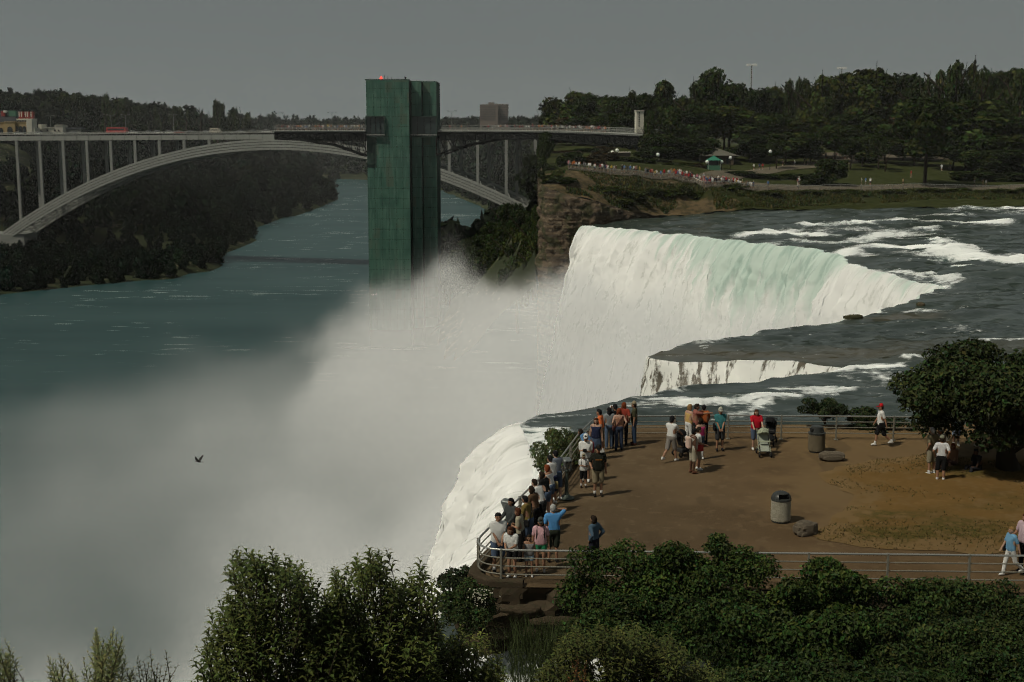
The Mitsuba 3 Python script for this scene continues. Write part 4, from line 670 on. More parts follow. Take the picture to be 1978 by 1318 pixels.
t = thing('stone_wall', 'pale stone retaining wall under the footbridge end', 'wall'); obj('face', pxbox(1172, 1218, 295, 314, 330, 1.0), 'far_paving', t); obj('coping', pxbox(1171, 1219, 293.6, 295.2, 329.6, 1.6), 'white_wall', t)
# promenade railing
t = thing('promenade_rail', 'long pale guard rail along the far promenade', 'railing'); rl = resample(RAIL, 2.4)
rl[:, 2] = park_level(rl[:, 0], rl[:, 1]) + 0.1
for h in (1.15, 0.75, 0.38): obj('rail', tube(rl + [0, 0, h], 0.06 if h > 1 else 0.04, 5), 'galvanised' if h > 1 else 'weathered_metal', t)
for p_ in rl: obj('post', box(0.14, 0.14, 1.2, p_ + [0, 0, 0.55]), 'weathered_metal', t)
# globe lamps, light masts
mat('lamp_globe', base_color=rgb(0.78, 0.78, 0.75), roughness=0.3)
def globe_lamp(px, py, Y, label):
    p = at(px, py, Y=Y); z0 = float(park_level(p[0], Y)); t = thing('globe_lamp', label, 'street lamp', 'white globe lamps in the far park')
    m = trimesh.creation.icosphere(2, 0.42); m.apply_translation(p); obj('globe', m, 'lamp_globe', t, smooth=True); obj('pole', tube([(p[0], p[1], z0), p - [0, 0, 0.38]], 0.07, 6), 'dark_steel', t); obj('collar', box(0.3, 0.3, 0.12, p - [0, 0, 0.42]), 'dark_steel', t)
for px, py, Y, lab in [(1183, 294.5, 318, 'white globe lamp left of the pair beside the stone wall'), (1192, 290.5, 325, 'white globe lamp right of the pair beside the stone wall'), (1271, 299, 318, 'white globe lamp on the lawn behind the left crowd'), (1411, 305, 332, 'white globe lamp before the rest house'), (1488, 293, 335, 'white globe lamp before the dark trees right of the rest house'), (1366, 313, 316, 'white globe lamp left of the green-roofed kiosk'), (1394, 313, 320, 'white globe lamp right of the green-roofed kiosk'), (1660, 296, 372, 'white globe lamp by the pale car park'), (1711, 297, 380, 'white globe lamp right of the slim park trees'), (1836, 300, 372, 'white globe lamp deep among the trees at right')]: globe_lamp(px, py, Y, lab)
for px, py, Y, lab in [(1452, 127, 470, 'tall floodlight mast rising above the wooded park'), (1626, 133, 520, 'floodlight mast whose top just clears the trees')]:
    p = at(px, py, Y=Y); t = thing('light_mast', lab, 'light mast'); obj('pole', tube([(p[0], p[1], 6), p], [0.3, 0.14], 8), 'weathered_metal', t); obj('ring', box(3.0, 0.12, 0.12, p), 'weathered_metal', t)
    for dx in (-1.4, -0.5, 0.5, 1.4): obj('floodlight', box(0.75, 0.5, 0.7, p + [dx, -0.1, 0.25]), 'lamp_globe', t)
# ---------------------------------------------------------------- trees, shrubs and other plants
scene['bark'] = two({'type': 'diffuse', 'reflectance': mikit.proc(lambda p, n, uv: mikit.mix((0.025, 0.02, 0.014), (0.055, 0.044, 0.032), mikit.fbm(p.x * 4, p.y * 4, p.z * 1.2, 3)))})
scene['leaf_near'] = two({'type': 'principled', 'base_color': VC, 'roughness': 0.6, 'specular': 0.16})
def unit(v): return v / (np.linalg.norm(v, axis=-1, keepdims=True) + 1e-9)
def cards(p, a, w, L, W, col, fold=0.25, droop=0.0):
    """Leaves: bases p, directions a, widths along w; each a folded pair of triangles. Returns a mesh and its vertex colours."""
    n = unit(np.cross(a, w)); L, W = np.broadcast_to(L, len(p))[:, None], np.broadcast_to(W, len(p))[:, None]
    m = p + a * L * 0.48 + n * W * fold
    v = np.stack([p, m + w * W * 0.5, p + a * L - n * L * droop, m - w * W * 0.5], 1).reshape(-1, 3)
    i = np.arange(len(p))[:, None] * 4; f = np.concatenate([i + [0, 1, 2], i + [0, 2, 3]], 1).reshape(-1, 3)
    return (v, f), np.repeat(col, 4, 0)
def blades(p, a, w, L, W, col, droop=0.25):
    """Longer leaves in four triangles, arched and hollowed along the midrib."""
    n = unit(np.cross(a, w)); n = np.where(n[:, 2:] < 0, -n, n); L, W = np.broadcast_to(L, len(p))[:, None], np.broadcast_to(W, len(p))[:, None]
    c = p + a * L * 0.5 + n * L * droop * 0.35; e = c + n * W * 0.18
    v = np.stack([p, e + w * W * 0.5, c, e - w * W * 0.5, p + a * L - n * L * droop * 0.3], 1).reshape(-1, 3)
    i = np.arange(len(p))[:, None] * 5; f = np.concatenate([i + [0, 1, 2], i + [0, 2, 3], i + [1, 4, 2], i + [2, 4, 3]], 1).reshape(-1, 3)
    return (v, f), np.repeat(col, 5, 0)
def join(parts):
    V, Fs, C, k = [], [], [], 0
    for (v, f), c in parts: V.append(v); Fs.append(f + k); C.append(c); k += len(v)
    return (np.vstack(V), np.vstack(Fs)), np.vstack(C)
def leaf_tint(n, r, base, spread=0.35, warm=0.25):
    c = np.array(base) * np.exp(r.normal(0, spread, (n, 1))); c[:, 0] *= 1 + r.normal(0, warm, n).clip(-0.5, 0.9); return c.clip(0.003, 0.5)
def crown(seed, n, kind='broad', size=0.085, base=(0.034, 0.052, 0.018), inner=True):
    """A crown of leaf clumps about 2 wide and 2 high round the origin."""
    r = rng(seed); lobes = []
    k = {'broad': 15, 'tall': 17, 'cone': 16, 'loose': 13}[kind]
    for i in range(k):
        z = r.uniform(-0.75, 0.85); w = {'broad': 0.80 * math.sqrt(max(0.05, 1 - (z * 0.95) ** 2)), 'tall': 0.55 * math.sqrt(max(0.05, 1 - (z * 0.97) ** 2)), 'cone': 0.62 * (0.92 - z) / 1.7, 'loose': 0.7 * math.sqrt(max(0.05, 1 - (z * 0.9) ** 2))}[kind]
        a = r.uniform(0, 6.283); q = math.sqrt(r.uniform(0.15, 1)); lobes.append((np.array([math.cos(a) * w * q, math.sin(a) * w * q, z * 0.82]), r.uniform(0.2, 0.36) * (0.7 if kind == 'loose' else 0.75 if kind == 'cone' and z > 0.3 else 1)))
    lobes.append((np.array([0, 0, 0.72]), 0.24 if kind != 'cone' else 0.12)); lobes.append((np.zeros(3), 0.42 if kind != 'tall' else 0.34))
    ls_ = np.array([l[1] ** 2 for l in lobes]); w = r.choice(len(lobes), n, p=ls_ / ls_.sum())
    d = unit(r.normal(0, 1, (n, 3))); rad = np.array([l[1] for l in lobes])[w] * r.uniform(0.6, 1.12, n) ** 0.7
    p = np.array([l[0] for l in lobes])[w] + d * rad[:, None]
    nn = unit(d + r.normal(0, 0.42, (n, 3)) + [0, 0, 0.15]); a = unit(np.cross(nn, r.normal(0, 1, (n, 3)))); t = np.cross(nn, a); s = size * r.uniform(0.7, 1.7, n)
    lob = np.exp(r.normal(0, 0.22, len(lobes)))[w]
    out = [cards(p, a, t, s * 1.25, s, leaf_tint(n, r, base, 0.28, 0.2) * lob[:, None])]
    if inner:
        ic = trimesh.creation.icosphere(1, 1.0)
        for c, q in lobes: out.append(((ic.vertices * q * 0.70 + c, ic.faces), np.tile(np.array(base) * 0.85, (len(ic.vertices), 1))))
    return join(out)
def plydict(mc, b): return mikit.ply(mc[0], b, color=mc[1])
CROWN = {}
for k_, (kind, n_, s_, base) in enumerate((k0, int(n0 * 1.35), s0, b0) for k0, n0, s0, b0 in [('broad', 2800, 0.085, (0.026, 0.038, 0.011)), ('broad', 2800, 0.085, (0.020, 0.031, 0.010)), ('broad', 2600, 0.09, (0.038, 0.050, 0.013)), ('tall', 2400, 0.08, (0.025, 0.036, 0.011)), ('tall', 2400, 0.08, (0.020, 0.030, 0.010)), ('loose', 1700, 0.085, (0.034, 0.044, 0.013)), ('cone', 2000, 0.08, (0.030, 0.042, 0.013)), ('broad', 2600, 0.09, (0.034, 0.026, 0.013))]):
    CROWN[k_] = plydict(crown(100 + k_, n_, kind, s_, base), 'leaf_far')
def trunk_mesh(h, r0, seed, limbs=5):
    r = rng(seed); ms = [tube(np.array([(0, 0, -0.4), (r.normal(0, .1), r.normal(0, .1), h * 0.45), (r.normal(0, .25), r.normal(0, .25), h)]), [r0, r0 * 0.75, r0 * 0.3], 7)]
    for i in range(limbs):
        a = r.uniform(0, 6.28); z0 = h * r.uniform(0.4, 0.8); L = h * r.uniform(0.25, 0.45); ms.append(tube(np.array([(0, 0, z0), (math.cos(a) * L * .5, math.sin(a) * L * .5, z0 + L * .45), (math.cos(a) * L * .8, math.sin(a) * L * .8, z0 + L * 1.0)]), [r0 * 0.42, r0 * 0.28, r0 * 0.1], 5))
    return cat(ms)
CROWN[8] = plydict(crown(120, 2200, 'broad', 0.1, (0.040, 0.047, 0.015)), 'leaf_far')
TRUNK = [mikit.ply(trunk_mesh(1.0, 0.028, 300 + i), 'bark', smooth=True) for i in range(3)]
def tree(name, base, height, halfw, c, label, group, low=0.22, rz=0.0, catg='tree', trunk=True):
    """Base point, height, half width, crown variant; the crown starts at the share low of the height."""
    t = thing(name, label, catg, group); cz = height * (1 - low) / 2
    b = T().translate([float(x) for x in base])
    if trunk: obj('trunk', {**TRUNK[c % 3], 'to_world': b.scale([height * 0.9] * 3)}, None, t)
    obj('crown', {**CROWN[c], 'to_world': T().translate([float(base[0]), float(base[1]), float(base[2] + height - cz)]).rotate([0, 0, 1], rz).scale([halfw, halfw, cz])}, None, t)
    return t
r = rng(7)
back = [(1075, 205, 26, 415, 0), (1108, 178, 44, 412, 2), (1150, 186, 42, 405, 1), (1192, 190, 38, 400, 0), (1222, 178, 24, 420, 5), (1248, 182, 36, 410, 1), (1282, 150, 42, 390, 6), (1318, 190, 34, 430, 1), (1345, 160, 32, 405, 5), (1384, 131, 44, 400, 3), (1412, 165, 30, 412, 0), (1440, 178, 34, 440, 4), (1470, 172, 40, 440, 1), (1500, 168, 36, 450, 2), (1527, 153, 16, 440, 3), (1545, 150, 14, 440, 3), (1558, 152, 16, 436, 4), (1590, 146, 36, 430, 2), (1622, 150, 34, 440, 5), (1655, 146, 40, 440, 0), (1694, 132, 52, 425, 2), (1745, 143, 40, 440, 1), (1768, 152, 26, 430, 4), (1795, 150, 22, 420, 5), (1818, 128, 26, 400, 6), (1852, 118, 34, 390, 3), (1880, 124, 30, 400, 5), (1900, 130, 24, 395, 3), (1920, 140, 36, 430, 1), (1950, 136, 34, 425, 0), (1975, 128, 28, 410, 6), (2010, 130, 45, 420, 2)]
front = [(1064, 222, 26, 412, 1), (1094, 228, 34, 408, 7), (1135, 226, 38, 402, 1), (1172, 226, 34, 398, 0), (1206, 222, 30, 392, 4), (1096, 292, 24, 342, 7), (1132, 288, 26, 346, 1), (1166, 284, 20, 350, 7), (1300, 205, 36, 348, 3), (1276, 262, 34, 332, 0), (1264, 286, 28, 330, 1), (1254, 212, 14, 346, 3), (1296, 268, 42, 330, 1), (1330, 216, 46, 365, 1), (1352, 258, 36, 338, 4), (1400, 205, 56, 372, 2), (1455, 226, 46, 368, 0), (1448, 262, 36, 356, 1), (1500, 220, 48, 378, 1), (1520, 258, 46, 352, 0), (1575, 226, 56, 378, 2), (1565, 262, 38, 356, 4), (1615, 244, 44, 366, 0), (1655, 222, 48, 384, 1), (1668, 262, 38, 352, 6), (1712, 242, 46, 368, 0), (1745, 226, 50, 384, 7), (1768, 250, 44, 362, 2), (1872, 196, 74, 352, 0), (1930, 226, 62, 346, 1), (1982, 232, 60, 342, 2), (1905, 292, 44, 330, 0), (1964, 290, 44, 328, 1), (2030, 250, 60, 345, 0), (1840, 252, 48, 350, 4)]
word = {0: 'dark rounded tree', 1: 'dense dark green tree', 2: 'brighter green rounded tree', 3: 'tall upright tree', 4: 'narrow dark tree', 5: 'thin loose-crowned tree', 6: 'pointed tree', 7: 'reddish brown-leaved tree'}
for row, lst in (('back', back), ('front', front)):
    for px, py, hw, Y, c in lst:
        p = at(px, py, Y=Y); z0 = float(park_level(p[0], min(Y, 433))); p0 = np.array([p[0], p[1], z0 - 0.3])
        tree('tree', p0, p[2] - z0 + 0.5, hw * Y / F * 1.42, c, word[c] + (' against the sky above the far park' if row == 'back' else ' in the front ranks of the far park'), f"{word[c]}s {'on the skyline of the far park' if row == 'back' else 'in the far park'}", 0.03 if row == 'back' else 0.08, float(r.uniform(0, 360)))
tp = at(1786, 362, Y=303); tz = float(park_level(tp[0], 303)); tree('tree', (tp[0], 303, tz - 0.2), at(1800, 190, Y=303)[2] - tz, 84 * 303 / F, 0, 'largest tree of the far park with a bare trunk on the promenade', None, 0.27, 40)
for px, py, by, hw, Y, c, lab in [(1640, 262, 318, 24, 340, 1, 'slim straight-trunked tree left of three on the lawn of the far park'), (1697, 262, 316, 26, 344, 0, 'fork-trunked tree in the middle of three on the far lawn'), (1708, 270, 318, 18, 338, 4, 'slim dark tree right of three on the far lawn'), (1500, 268, 322, 24, 338, 0, 'small tree standing beside the far park path')]:
    p = at(px, by, Y=Y); z0 = float(park_level(p[0], Y)); tree('tree', (p[0], Y, z0 - 0.2), at(px, py, Y=Y)[2] - z0, hw * Y / F, c, lab, None, 0.38, 10)
p = at(1048, 262, Y=420); bare_ = thing('bare_tree', 'small leafless tree at the left end of the far park', 'tree'); obj('trunk', {**mikit.ply(trunk_mesh(9.5, 0.16, 77, 11), 'bark', smooth=True), 'to_world': T().translate([p[0], 420, 7])}, None, bare_)
# shrubs on the far slope and along the shore
shrubs = [(1072, 352, 30, 26, 272, 2), (1098, 372, 28, 22, 271, 0), (1060, 385, 18, 26, 271, 1), (1180, 372, 46, 20, 275, 1), (1225, 380, 42, 20, 276, 1), (1262, 372, 34, 18, 281, 0), (1296, 376, 36, 18, 282, 2), (1322, 364, 30, 14, 283, 0), (1205, 392, 40, 14, 273, 1), (1352, 378, 34, 12, 284, 2), (1610, 330, 46, 36, 301, 0), (1570, 345, 26, 16, 301, 1), (1420, 384, 40, 10, 286, 2), (1480, 386, 50, 10, 287, 0), (1560, 384, 44, 11, 289, 2), (1640, 382, 50, 12, 290, 7), (1720, 380, 50, 13, 292, 2), (1790, 378, 56, 14, 293, 0), (1860, 376, 56, 15, 294, 1), (1930, 376, 56, 16, 295, 0), (1985, 374, 50, 17, 296, 1), (1430, 338, 44, 12, 309, 1), (1480, 342, 40, 10, 312, 0), (1530, 342, 36, 10, 314, 1), (1250, 316, 30, 10, 312, 0), (1210, 318, 30, 10, 312, 1), (1310, 318, 30, 8, 312, 2), (1350, 322, 24, 10, 322, 7), (1880, 340, 60, 14, 322, 0), (1960, 342, 60, 14, 322, 1), (1140, 312, 36, 16, 300, 7), (1105, 306, 30, 20, 300, 1), (1170, 300, 30, 20, 312, 7), (1088, 312, 18, 14, 290, 0), (1062, 345, 16, 22, 283, 1), (1050, 292, 16, 26, 300, 0), (1047, 322, 13, 24, 286, 1), (1052, 270, 18, 26, 330, 1), (1046, 352, 10, 20, 276, 0)]
for k, (px, py, hw, hh, Y, c) in enumerate(shrubs):
    c, hw = (8 if k % 3 else 2, hw * 0.66) if (py > 330 and Y < 299 and px > 1120) else (c, hw); p = at(px, py, Y=Y); z0 = float(park_level(max(p[0], 7), Y)); top = max(p[2] + hh * Y / F * 0.6, z0 + 1.0)
    tree('shrub', (p[0], Y, z0 - 0.5), top - z0 + 0.5, hw * Y / F, c, ('rounded green shrub on the slope below the far promenade' if py > 330 and Y < 299 else 'low dark shrub on the lawn behind the far promenade'), ('shrubs on the slope below the far promenade' if py > 330 and Y < 299 else 'shrubs on the lawn of the far park'), 0.0, 0, 'shrub', trunk=False)
# woods on the gorge's slopes and at the horizon: one mass
def wood(name, pts, size, n, seed, label, base=(0.014, 0.025, 0.014), card=0.30):
    r = rng(seed); K = len(pts); proto = [crown(seed * 10 + i, n, ('broad', 'tall', 'broad', 'loose', 'cone')[i], card, (1, 1, 1), inner=True) for i in range(5)]
    V, Fs, C, k = [], [], [], 0
    for i, (x, y, z) in enumerate(pts):
        (v, f), c = proto[i % 5]; s = size[i]; a = r.uniform(0, 6.28); ca, sa = math.cos(a), math.sin(a)
        q = np.c_[v[:, 0] * ca - v[:, 1] * sa, v[:, 0] * sa + v[:, 1] * ca, v[:, 2] * r.uniform(1.0, 1.35)] * s * np.array([1, 1, 1]) + [x, y, z + s * 0.75]
        t_ = np.array(base) * math.exp(r.normal(0, 0.3)) * np.array([1 + r.normal(0, 0.15), 1, 1 + r.normal(0, 0.12)])
        V.append(q); Fs.append(f + k); C.append(c * t_); k += len(v)
    return obj(name, (np.vstack(V), np.vstack(Fs)), 'leaf_far', color=np.vstack(C).clip(0.003, 0.3), kind='stuff', label=label)
r = rng(55)
def scatter(x0, x1, y0, y1, step, ok):
    gx, gy = np.meshgrid(np.arange(x0, x1, step), np.arange(y0, y1, step)); q = np.stack([gx.ravel(), gy.ravel()], 1) + r.uniform(-0.45, 0.45, (gx.size, 2)) * step
    z = bank_level(q[:, 0], q[:, 1]); k = ok(q, z); return np.c_[q, z][k]
def inview(q, m=40): return np.abs(q[:, 0]) < q[:, 1] * 0.39 + m
def left_ok(q, z):
    dl = shapely.distance(shapely.points(q), ls); lot = (q[:, 0] > -290) & (q[:, 0] < -200) & (q[:, 1] > 690) & (q[:, 1] < 790) & (z > -12)
    brd = np.abs((q - C0) @ W_ - 8) < 12
    return (z > LOW) & (dl > 4) & (dl < 230) & inview(q) & (dl < shapely.distance(shapely.points(q), rs)) & ~lot & ~((q[:, 1] > 700) & (q[:, 1] < 790) & (z > 1.5)) & ~(brd & (z > -44))
a_ = scatter(-420, -110, 420, 1000, 7.0, left_ok); b_ = scatter(-520, -110, 1000, 1650, 13, left_ok)
def size_of(pts, base): return base * np.exp(r.normal(0, 0.25, len(pts))) * np.where(pts[:, 2] < -46, 0.55, 1)
def capped(pts, s):
    px = 989 + F * pts[:, 0] / pts[:, 1]; cap = np.interp(px, [0, 130, 300, 420, 500, 560, 1100], [183, 182, 204, 205, 218, 227, 230]) + np.clip(rng(len(pts)).normal(1, 4.5, len(pts)), -7, 12); return np.clip(np.minimum(s, (EYE + (240 - cap) / F * pts[:, 1] - pts[:, 2]) / 2.05), 2.2, 20)
wood('forest', a_, size_of(a_, 5.2), 230, 61, 'dark wooded slope across the gorge under the bridge', card=0.24)
wood('forest', b_, capped(b_, size_of(b_, 9)), 130, 62, 'hazy wooded slope farther down the gorge', (0.017, 0.026, 0.015), card=0.3)
c_ = scatter(-60, 60, 440, 1250, 8.5, lambda q, z: (z > LOW) & (z < 7.5) & inview(q) & (shapely.distance(shapely.points(q), rs) > 4) & (shapely.distance(shapely.points(q), rs) < 75) & ~((np.abs((q - C0) @ W_ - 8) < 12) & (z > -30)))
c_ = c_[~((c_[:, 0] / c_[:, 1] < 0.017) & (c_[:, 1] < 600) & (c_[:, 2] > -36))]
wood('forest', c_, size_of(c_, 5.5), 170, 63, 'wooded bank beyond the tower and bridge', (0.017, 0.026, 0.013))
d_ = scatter(-900, 80, 1150, 1950, 12.5, lambda q, z: (z > LOW) & inview(q) & (shapely.distance(shapely.points(q), rs) < shapely.distance(shapely.points(q), ls)) & (shapely.distance(shapely.points(q), rs) < 170))
e_ = np.vstack([scatter(-1100, 1100, y, y + 30, 15, lambda q, z: (z > 0) & inview(q, 60)) for y in (1500, 1900, 2400)] + [scatter(-800, -110, 800, 1400, 17, lambda q, z: (z > 2) & inview(q, 60) & (shapely.distance(shapely.points(q), ls) > 150) & (shapely.distance(shapely.points(q), ls) < 700))])
e_ = e_[~((np.abs(e_[:, 0] / e_[:, 1] + 0.0135) < 0.0135) & (e_[:, 1] < 1530))]; d_ = d_[~((np.abs(d_[:, 0] / d_[:, 1] + 0.0135) < 0.0135) & (d_[:, 1] < 1530) & (d_[:, 2] > -14))]
wood('forest', d_, capped(d_, size_of(d_, 10)), 120, 64, 'blue hazy wall of woods where the gorge bends', (0.016, 0.026, 0.015))
wood('forest', e_, capped(e_, size_of(e_, 8)), 120, 65, 'dark woods along the horizon and on the far hill', (0.015, 0.023, 0.012), card=0.27)
# single trees on the far skyline
for k, (px, py, hw, Y, c) in enumerate([(40, 182, 22, 960, 0), (85, 180, 20, 950, 1), (126, 178, 22, 960, 2), (150, 180, 16, 970, 0), (176, 184, 18, 980, 1), (206, 180, 17, 950, 3), (232, 190, 20, 1000, 0), (268, 204, 18, 1020, 1), (300, 204, 14, 1030, 5), (340, 206, 16, 1060, 0), (362, 206, 12, 1080, 6), (390, 204, 5, 1100, 6), (424, 196, 15, 1050, 0), (450, 208, 14, 1100, 1), (480, 216, 14, 1150, 2), (8, 186, 18, 950, 1)]):
    p = at(px, py, Y=Y); z0 = float(bank_level(np.array([p[0]]), np.array([p[1]]))[0]); z0 = min(z0, p[2] - 8)
    tree('hill_tree', (p[0], Y, z0), p[2] - z0, hw * Y / F * 1.15, c, word[c] + ' on the hill skyline across the gorge', word[c] + 's on the hill skyline across the gorge', 0.1, 30.0 * k)
# talus trees below the cliff, left of the falls
r = rng(66)
tal = [t_ for t_ in [(858, 474, 26, 428), (884, 466, 32, 414), (912, 460, 32, 402), (896, 484, 32, 404), (868, 490, 28, 418), (928, 478, 32, 380), (868, 492, 30, 420), (900, 474, 34, 420), (936, 452, 34, 400), (962, 428, 34, 385), (985, 392, 30, 372), (1010, 404, 30, 350), (1030, 415, 26, 330), (1000, 448, 36, 330), (968, 470, 36, 345), (930, 496, 36, 360), (890, 515, 32, 380), (1030, 465, 28, 300), (1000, 495, 34, 305), (965, 512, 34, 320), (1022, 510, 26, 290), (935, 520, 30, 335), (1040, 398, 16, 300), (1000, 470, 30, 318), (945, 480, 32, 350), (1014, 432, 30, 342), (978, 440, 30, 362), (910, 500, 30, 372), (1035, 440, 20, 310), (985, 520, 30, 300)] if t_[1] < 500]
for k, (px, py, hw, Y) in enumerate(tal):
    p = at(px, py, Y=Y); h = r.uniform(9, 13); tree('slope_tree', (p[0], Y, p[2] - h), h, hw * Y / F * 1.15, int(r.choice([0, 1, 1, 2])), 'leafy dark tree on the steep slope below the cliff', 'trees on the slope below the cliff', 0.0, float(r.uniform(0, 360)))
# the low tree on the overlook
def leafy(name, label, catg, ctr, rad, n, size, base, seed, lobes=22, lobe_r=(0.20, 0.36), flat=0.8, stem=None, group=None, part='crown', squash=None):
    """A crown of single leaves gathered on many lobes round ctr."""
    r = rng(seed); ctr, rad = np.array(ctr, float), np.array(rad, float)
    L = unit(r.normal(0, 1, (lobes, 3))) * r.uniform(0.25, 0.86, (lobes, 1)) ** 0.6; L[:, 2] *= flat; R = r.uniform(*lobe_r, lobes)
    w = r.choice(lobes, n, p=R ** 2 / (R ** 2).sum()); d = unit(r.normal(0, 1, (n, 3)) + [0, 0, 0.25]); q = L[w] + d * (R[w] * r.uniform(0.45, 1.1, n) ** 0.6)[:, None]
    p = ctr + q * rad; nn = unit(d * 0.7 + r.normal(0, 0.5, (n, 3)) + [0, 0, 0.45]); a = unit(np.cross(nn, r.normal(0, 1, (n, 3))) + [0, 0, -0.15]); t = unit(np.cross(nn, a)); s = size * r.uniform(0.65, 1.4, n)
    mc = cards(p, a, t, s * 1.3, s * 0.8, leaf_tint(n, r, base, 0.3, 0.25) * np.exp(r.normal(0, 0.2, lobes))[w][:, None], 0.2, 0.15)
    t = thing(name, label, catg, group); obj(part, mc[0], 'leaf_near', t, color=mc[1])
    if stem is not None: obj('trunk', stem, 'bark', t, smooth=True)
    else: obj('stem', cat([tube([ctr + [R_ * 0.2, 0, -rad[2] * 1.2], ctr + L[i] * rad], [0.025 + rad[0] * 0.01, 0.008], 5) for i, R_ in enumerate(R[:6])]), 'bark', t)
    return t
tb = at(1945, 908, z=0)
stem = cat([tube([tb + [0.1, 0, -0.2], tb + [-0.05, 0.05, 0.5], tb + [-0.05, 0.1, 1.2], tb + [0.3, 0.2, 2.4], tb + [0.2, 0.2, 3.8]], [0.52, 0.36, 0.3, 0.2, 0.06], 10), tube([tb + [0.05, 0.05, 0.75], tb + [1.0, 0.1, 1.35], tb + [2.3, 0, 2.2]], [0.24, 0.2, 0.08], 8), tube([tb + [-0.05, 0.1, 1.1], tb + [-1.3, 0.2, 1.9], tb + [-2.8, 0.2, 2.7]], [0.2, 0.15, 0.05], 7), tube([tb + [0, 0.1, 1.2], tb + [0.2, -1.2, 2.3], tb + [0.1, -2, 3]], [0.18, 0.12, 0.05], 7)])
leafy('park_tree', 'dark spreading low tree with a thick leaning trunk on the overlook lawn', 'tree', tb + [-0.1, 0.3, 2.95], (4.3, 3.8, 2.1), 32000, 0.15, (0.025, 0.037, 0.010), 71, 90, (0.13, 0.27), 0.95, stem)
leafy('rail_bush', 'green bush growing outside the left rail beside the near fall', 'bush', at(1094, 872, Y=53.2) + [-0.1, 0, -0.15], (1.15, 3.2, 1.0), 9000, 0.085, (0.048, 0.062, 0.018), 72, 30)
leafy('rail_bush', 'dark bush at the foot of the curved rail corner', 'bush', at(905, 1110, Y=38.0) + [-0.25, 0, -0.25], (0.85, 0.8, 0.65), 3600, 0.075, (0.022, 0.031, 0.012), 73, 20)
leafy('river_bush', 'leafy bush beyond the far rail, left of two', 'bush', at(1592, 790, Y=57.5), (1.05, 0.8, 0.55), 2600, 0.09, (0.022, 0.034, 0.012), 74, 18)
leafy('river_bush', 'low rounded bush beyond the far rail, right of two', 'bush', at(1668, 802, Y=57.6), (0.9, 0.7, 0.36), 2200, 0.09, (0.03, 0.045, 0.014), 75, 16)
leafy('river_bush', 'low scrub along the river side behind the far rail', 'bush', at(1450, 835, Y=57.0) + [0, 0, -0.35], (5.5, 0.7, 0.40), 4000, 0.07, (0.026, 0.036, 0.012), 76, 30)
leafy('river_bush', 'scrub behind the far rail beside the low tree', 'bush', at(1720, 828, Y=57.0), (1.7, 0.7, 0.5), 3000, 0.09, (0.02, 0.03, 0.01), 77, 20)
# bushes on the bank in front of the near rail
for k, (px, py, Y, rx, ry, rz, n, sz, base, lab) in enumerate([
    (1215, 1128, 35.6, 1.75, 1.1, 1.35, 9000, 0.085, (0.036, 0.060, 0.012), 'tall leafy bush covering the near rail right of the woman in blue'),
    (1385, 1130, 35.5, 1.55, 1.0, 1.15, 7500, 0.085, (0.039, 0.064, 0.013), 'leafy bush with a rounded sprig before the near rail, second from left'),
    (1385, 1055, 35.9, 0.42, 0.4, 0.36, 900, 0.07, (0.034, 0.054, 0.013), 'small rounded sprig standing above the bushes at the near rail'),
    (1580, 1150, 35.4, 1.5, 1.0, 1.0, 7000, 0.10, (0.042, 0.068, 0.013), 'bright fern-leaved bush before the near rail'),
    (1740, 1185, 35.2, 1.5, 1.0, 0.95, 6500, 0.085, (0.029, 0.048, 0.011), 'low dark bush before the open rail right of the fern-leaved bush'),
    (1910, 1185, 35.2, 1.6, 1.0, 1.0, 6500, 0.08, (0.031, 0.048, 0.012), 'low dark bush before the rail at the right edge'),
    (1190, 1215, 34.0, 1.3, 1.0, 0.9, 5000, 0.085, (0.029, 0.048, 0.011), 'dark bush on the bank below the tall leafy bush'),
    (1390, 1235, 33.6, 1.7, 1.0, 1.1, 7500, 0.09, (0.026, 0.045, 0.010), 'shaded bush in the hollow below the near rail'),
    (1580, 1255, 33.2, 1.7, 1.0, 1.1, 7500, 0.11, (0.031, 0.054, 0.011), 'shaded broad-leaved bush below the fern-leaved bush'),
    (1760, 1265, 33.0, 1.6, 1.0, 1.0, 7000, 0.08, (0.029, 0.045, 0.011), 'dense dark bush near the lower edge, right of the hollow'),
    (1930, 1270, 33.0, 1.6, 1.0, 1.0, 7000, 0.075, (0.030, 0.047, 0.012), 'dense dark bush in the lower corner'),
    (905, 1175, 35.5, 0.8, 0.8, 0.75, 4200, 0.07, (0.031, 0.048, 0.013), 'bush with white blossom below the curved rail corner'),
    (1650, 1320, 30, 2.6, 1.0, 0.7, 8000, 0.09, (0.022, 0.038, 0.009), 'deep-shaded bush along the bottom edge'),
    (1940, 1325, 30.5, 1.7, 1.0, 0.75, 6500, 0.085, (0.022, 0.038, 0.009), 'shaded bush filling the bottom right corner below the dense dark bushes')]):
    g_ = 1.0 if rx < 0.9 else 1.22; leafy('bank_bush', lab, 'bush', at(px, py, Y=Y), (rx * g_, ry, rz * (1.0 if rx < 0.9 else 1.12)), int(n * g_ * 1.25), sz, base, 400 + k, 34, (0.18, 0.34), 0.9, part='foliage')
r = rng(88); fp = np.array([at(r.normal(925, 14), r.normal(1152, 10), Y=34.7) for _ in range(70)]); fa = unit(r.normal(0, 1, (70, 3)))
mc = cards(fp, fa, unit(np.cross(fa, r.normal(0, 1, (70, 3)))), 0.05, 0.05, np.tile([[0.55, 0.53, 0.42]], (70, 1))); obj('bank_bush_011__blossom', mc[0], 'leaf_near', color=mc[1])
